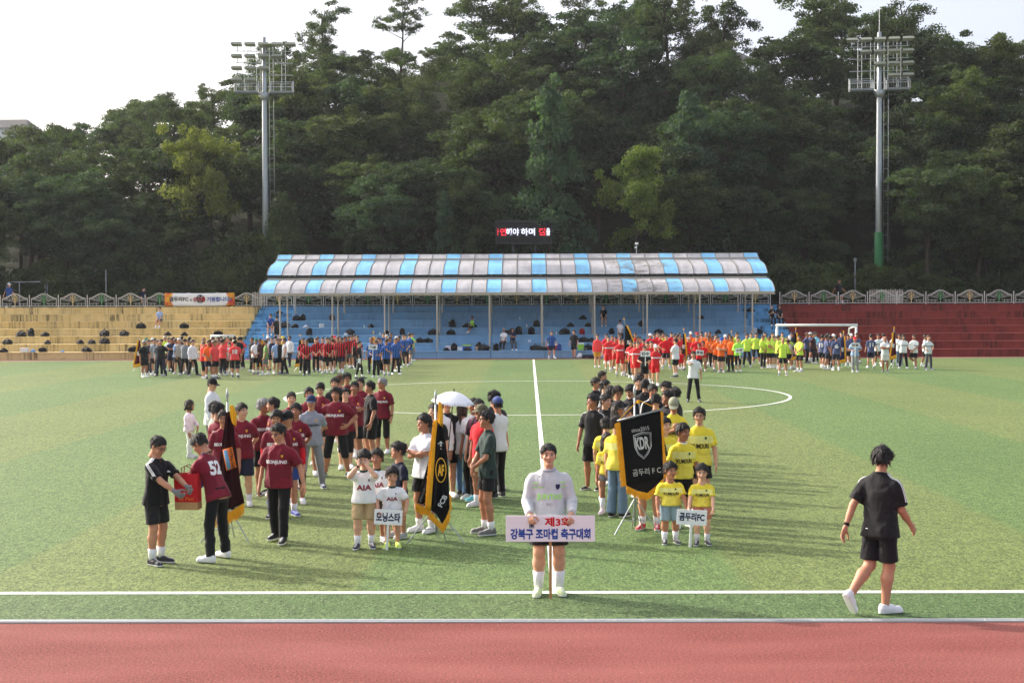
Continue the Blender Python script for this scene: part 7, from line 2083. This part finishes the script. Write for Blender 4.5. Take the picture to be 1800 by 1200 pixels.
cooler(1106, 3, .26, .32, .24, (176, 140, 106), (166, 130, 98), 'brown carton beside the seated person in bucket hat', 'carton', 'box')
fc = empty('folding_chair', (step_spot(1026, 1)[0], 84.75, .002)); tag(fc, 'folded steel stool leaning at the foot of the blue terrace', 'stool')
for x in (-.14, .14): MB().tube([(x, .25, .6), (x, .0, .0)], .014, 6).build('leg', M['steel'], fc); MB().tube([(x * .8, .0, .62), (x * .8, .22, .0)], .014, 6).build('leg', M['steel'], fc)
MB().box(-.16, .16, -.02, .25, .6, .63).build('seat', M['lampbody'], fc)
mt_ = empty('rolled_mat', (step_spot(1028, 1)[0] + .3, 84.7, .002)); tag(mt_, 'dark rolled mat lying at the foot of the blue terrace', 'mat')
MB().tube([(-.5, 0, .11), (.5, 0, .11)], .11, 12).build('mat_roll', plain('dark_foam', (40, 46, 62), .8), mt_, smooth=True)
pb = MB(); fpb = Field((-.25, -.2, -.02), (.25, .2, .4), .02); fpb.loft((0, 0, 0), np.eye(3), [(0, .18, .12, .12), (.12, .2, .14, .14), (.24, .12, .09, .09), (.32, .04, .03, .03)], 2.2, 0, fold_noise(3, .03, (25, 25, 25), 1.3))
V_, Q_ = fpb.net(); ob_ = new_obj('plastic_bag', net_mesh('plastic_bag', V_, Q_, V_), None, lin((226, 228, 232)), M['cloth']); ob_.location = (step_spot(1009, 1)[0] + .35, 84.85, .002); tag(ob_, 'white plastic bag on the ground at the foot of the terrace', 'bag')
for i, px in enumerate((929, 932, 978, 1002, 926, 914, 640, 668)):
    k = (2, 2, 3, 2, 4, 5, 4, 3)[i]; p = step_spot(px, k, .3)
    r_ = empty('drink_bottle', p); tag(r_, 'small drink bottle standing on the %s step of the blue terrace' % ORD[k], 'bottle', 'drink bottles on the %s blue step' % ORD[k])
    MB().tube([(0, 0, .001), (0, 0, .15), (0, 0, .18), (0, 0, .2)], [.035, .035, .014, .014], 8).build('bottle_body', M['white'], r_, smooth=True)
    MB().tube([(0, 0, .2), (0, 0, .22)], .016, 6).build('bottle_cap', INK['blue'], r_)

# ------------------------------------------------------------------ hazy summer air
hz = MB().box(-260, 260, -30, 260, -14.0, 62.0)
hzm = bpy.data.materials.new('summer_haze'); hzm.use_nodes = True
hzm.node_tree.nodes.remove(hzm.node_tree.nodes['Principled BSDF'])
pv = hzm.node_tree.nodes.new('ShaderNodeVolumePrincipled')
pv.inputs['Density'].default_value = HAZE; pv.inputs['Color'].default_value = (0.93, 0.96, 1.0, 1); pv.inputs['Anisotropy'].default_value = 0.25
hzm.node_tree.links.new(pv.outputs[0], hzm.node_tree.nodes['Material Output'].inputs['Volume'])
ho = hz.build('haze', hzm); ho['kind'] = 'stuff'
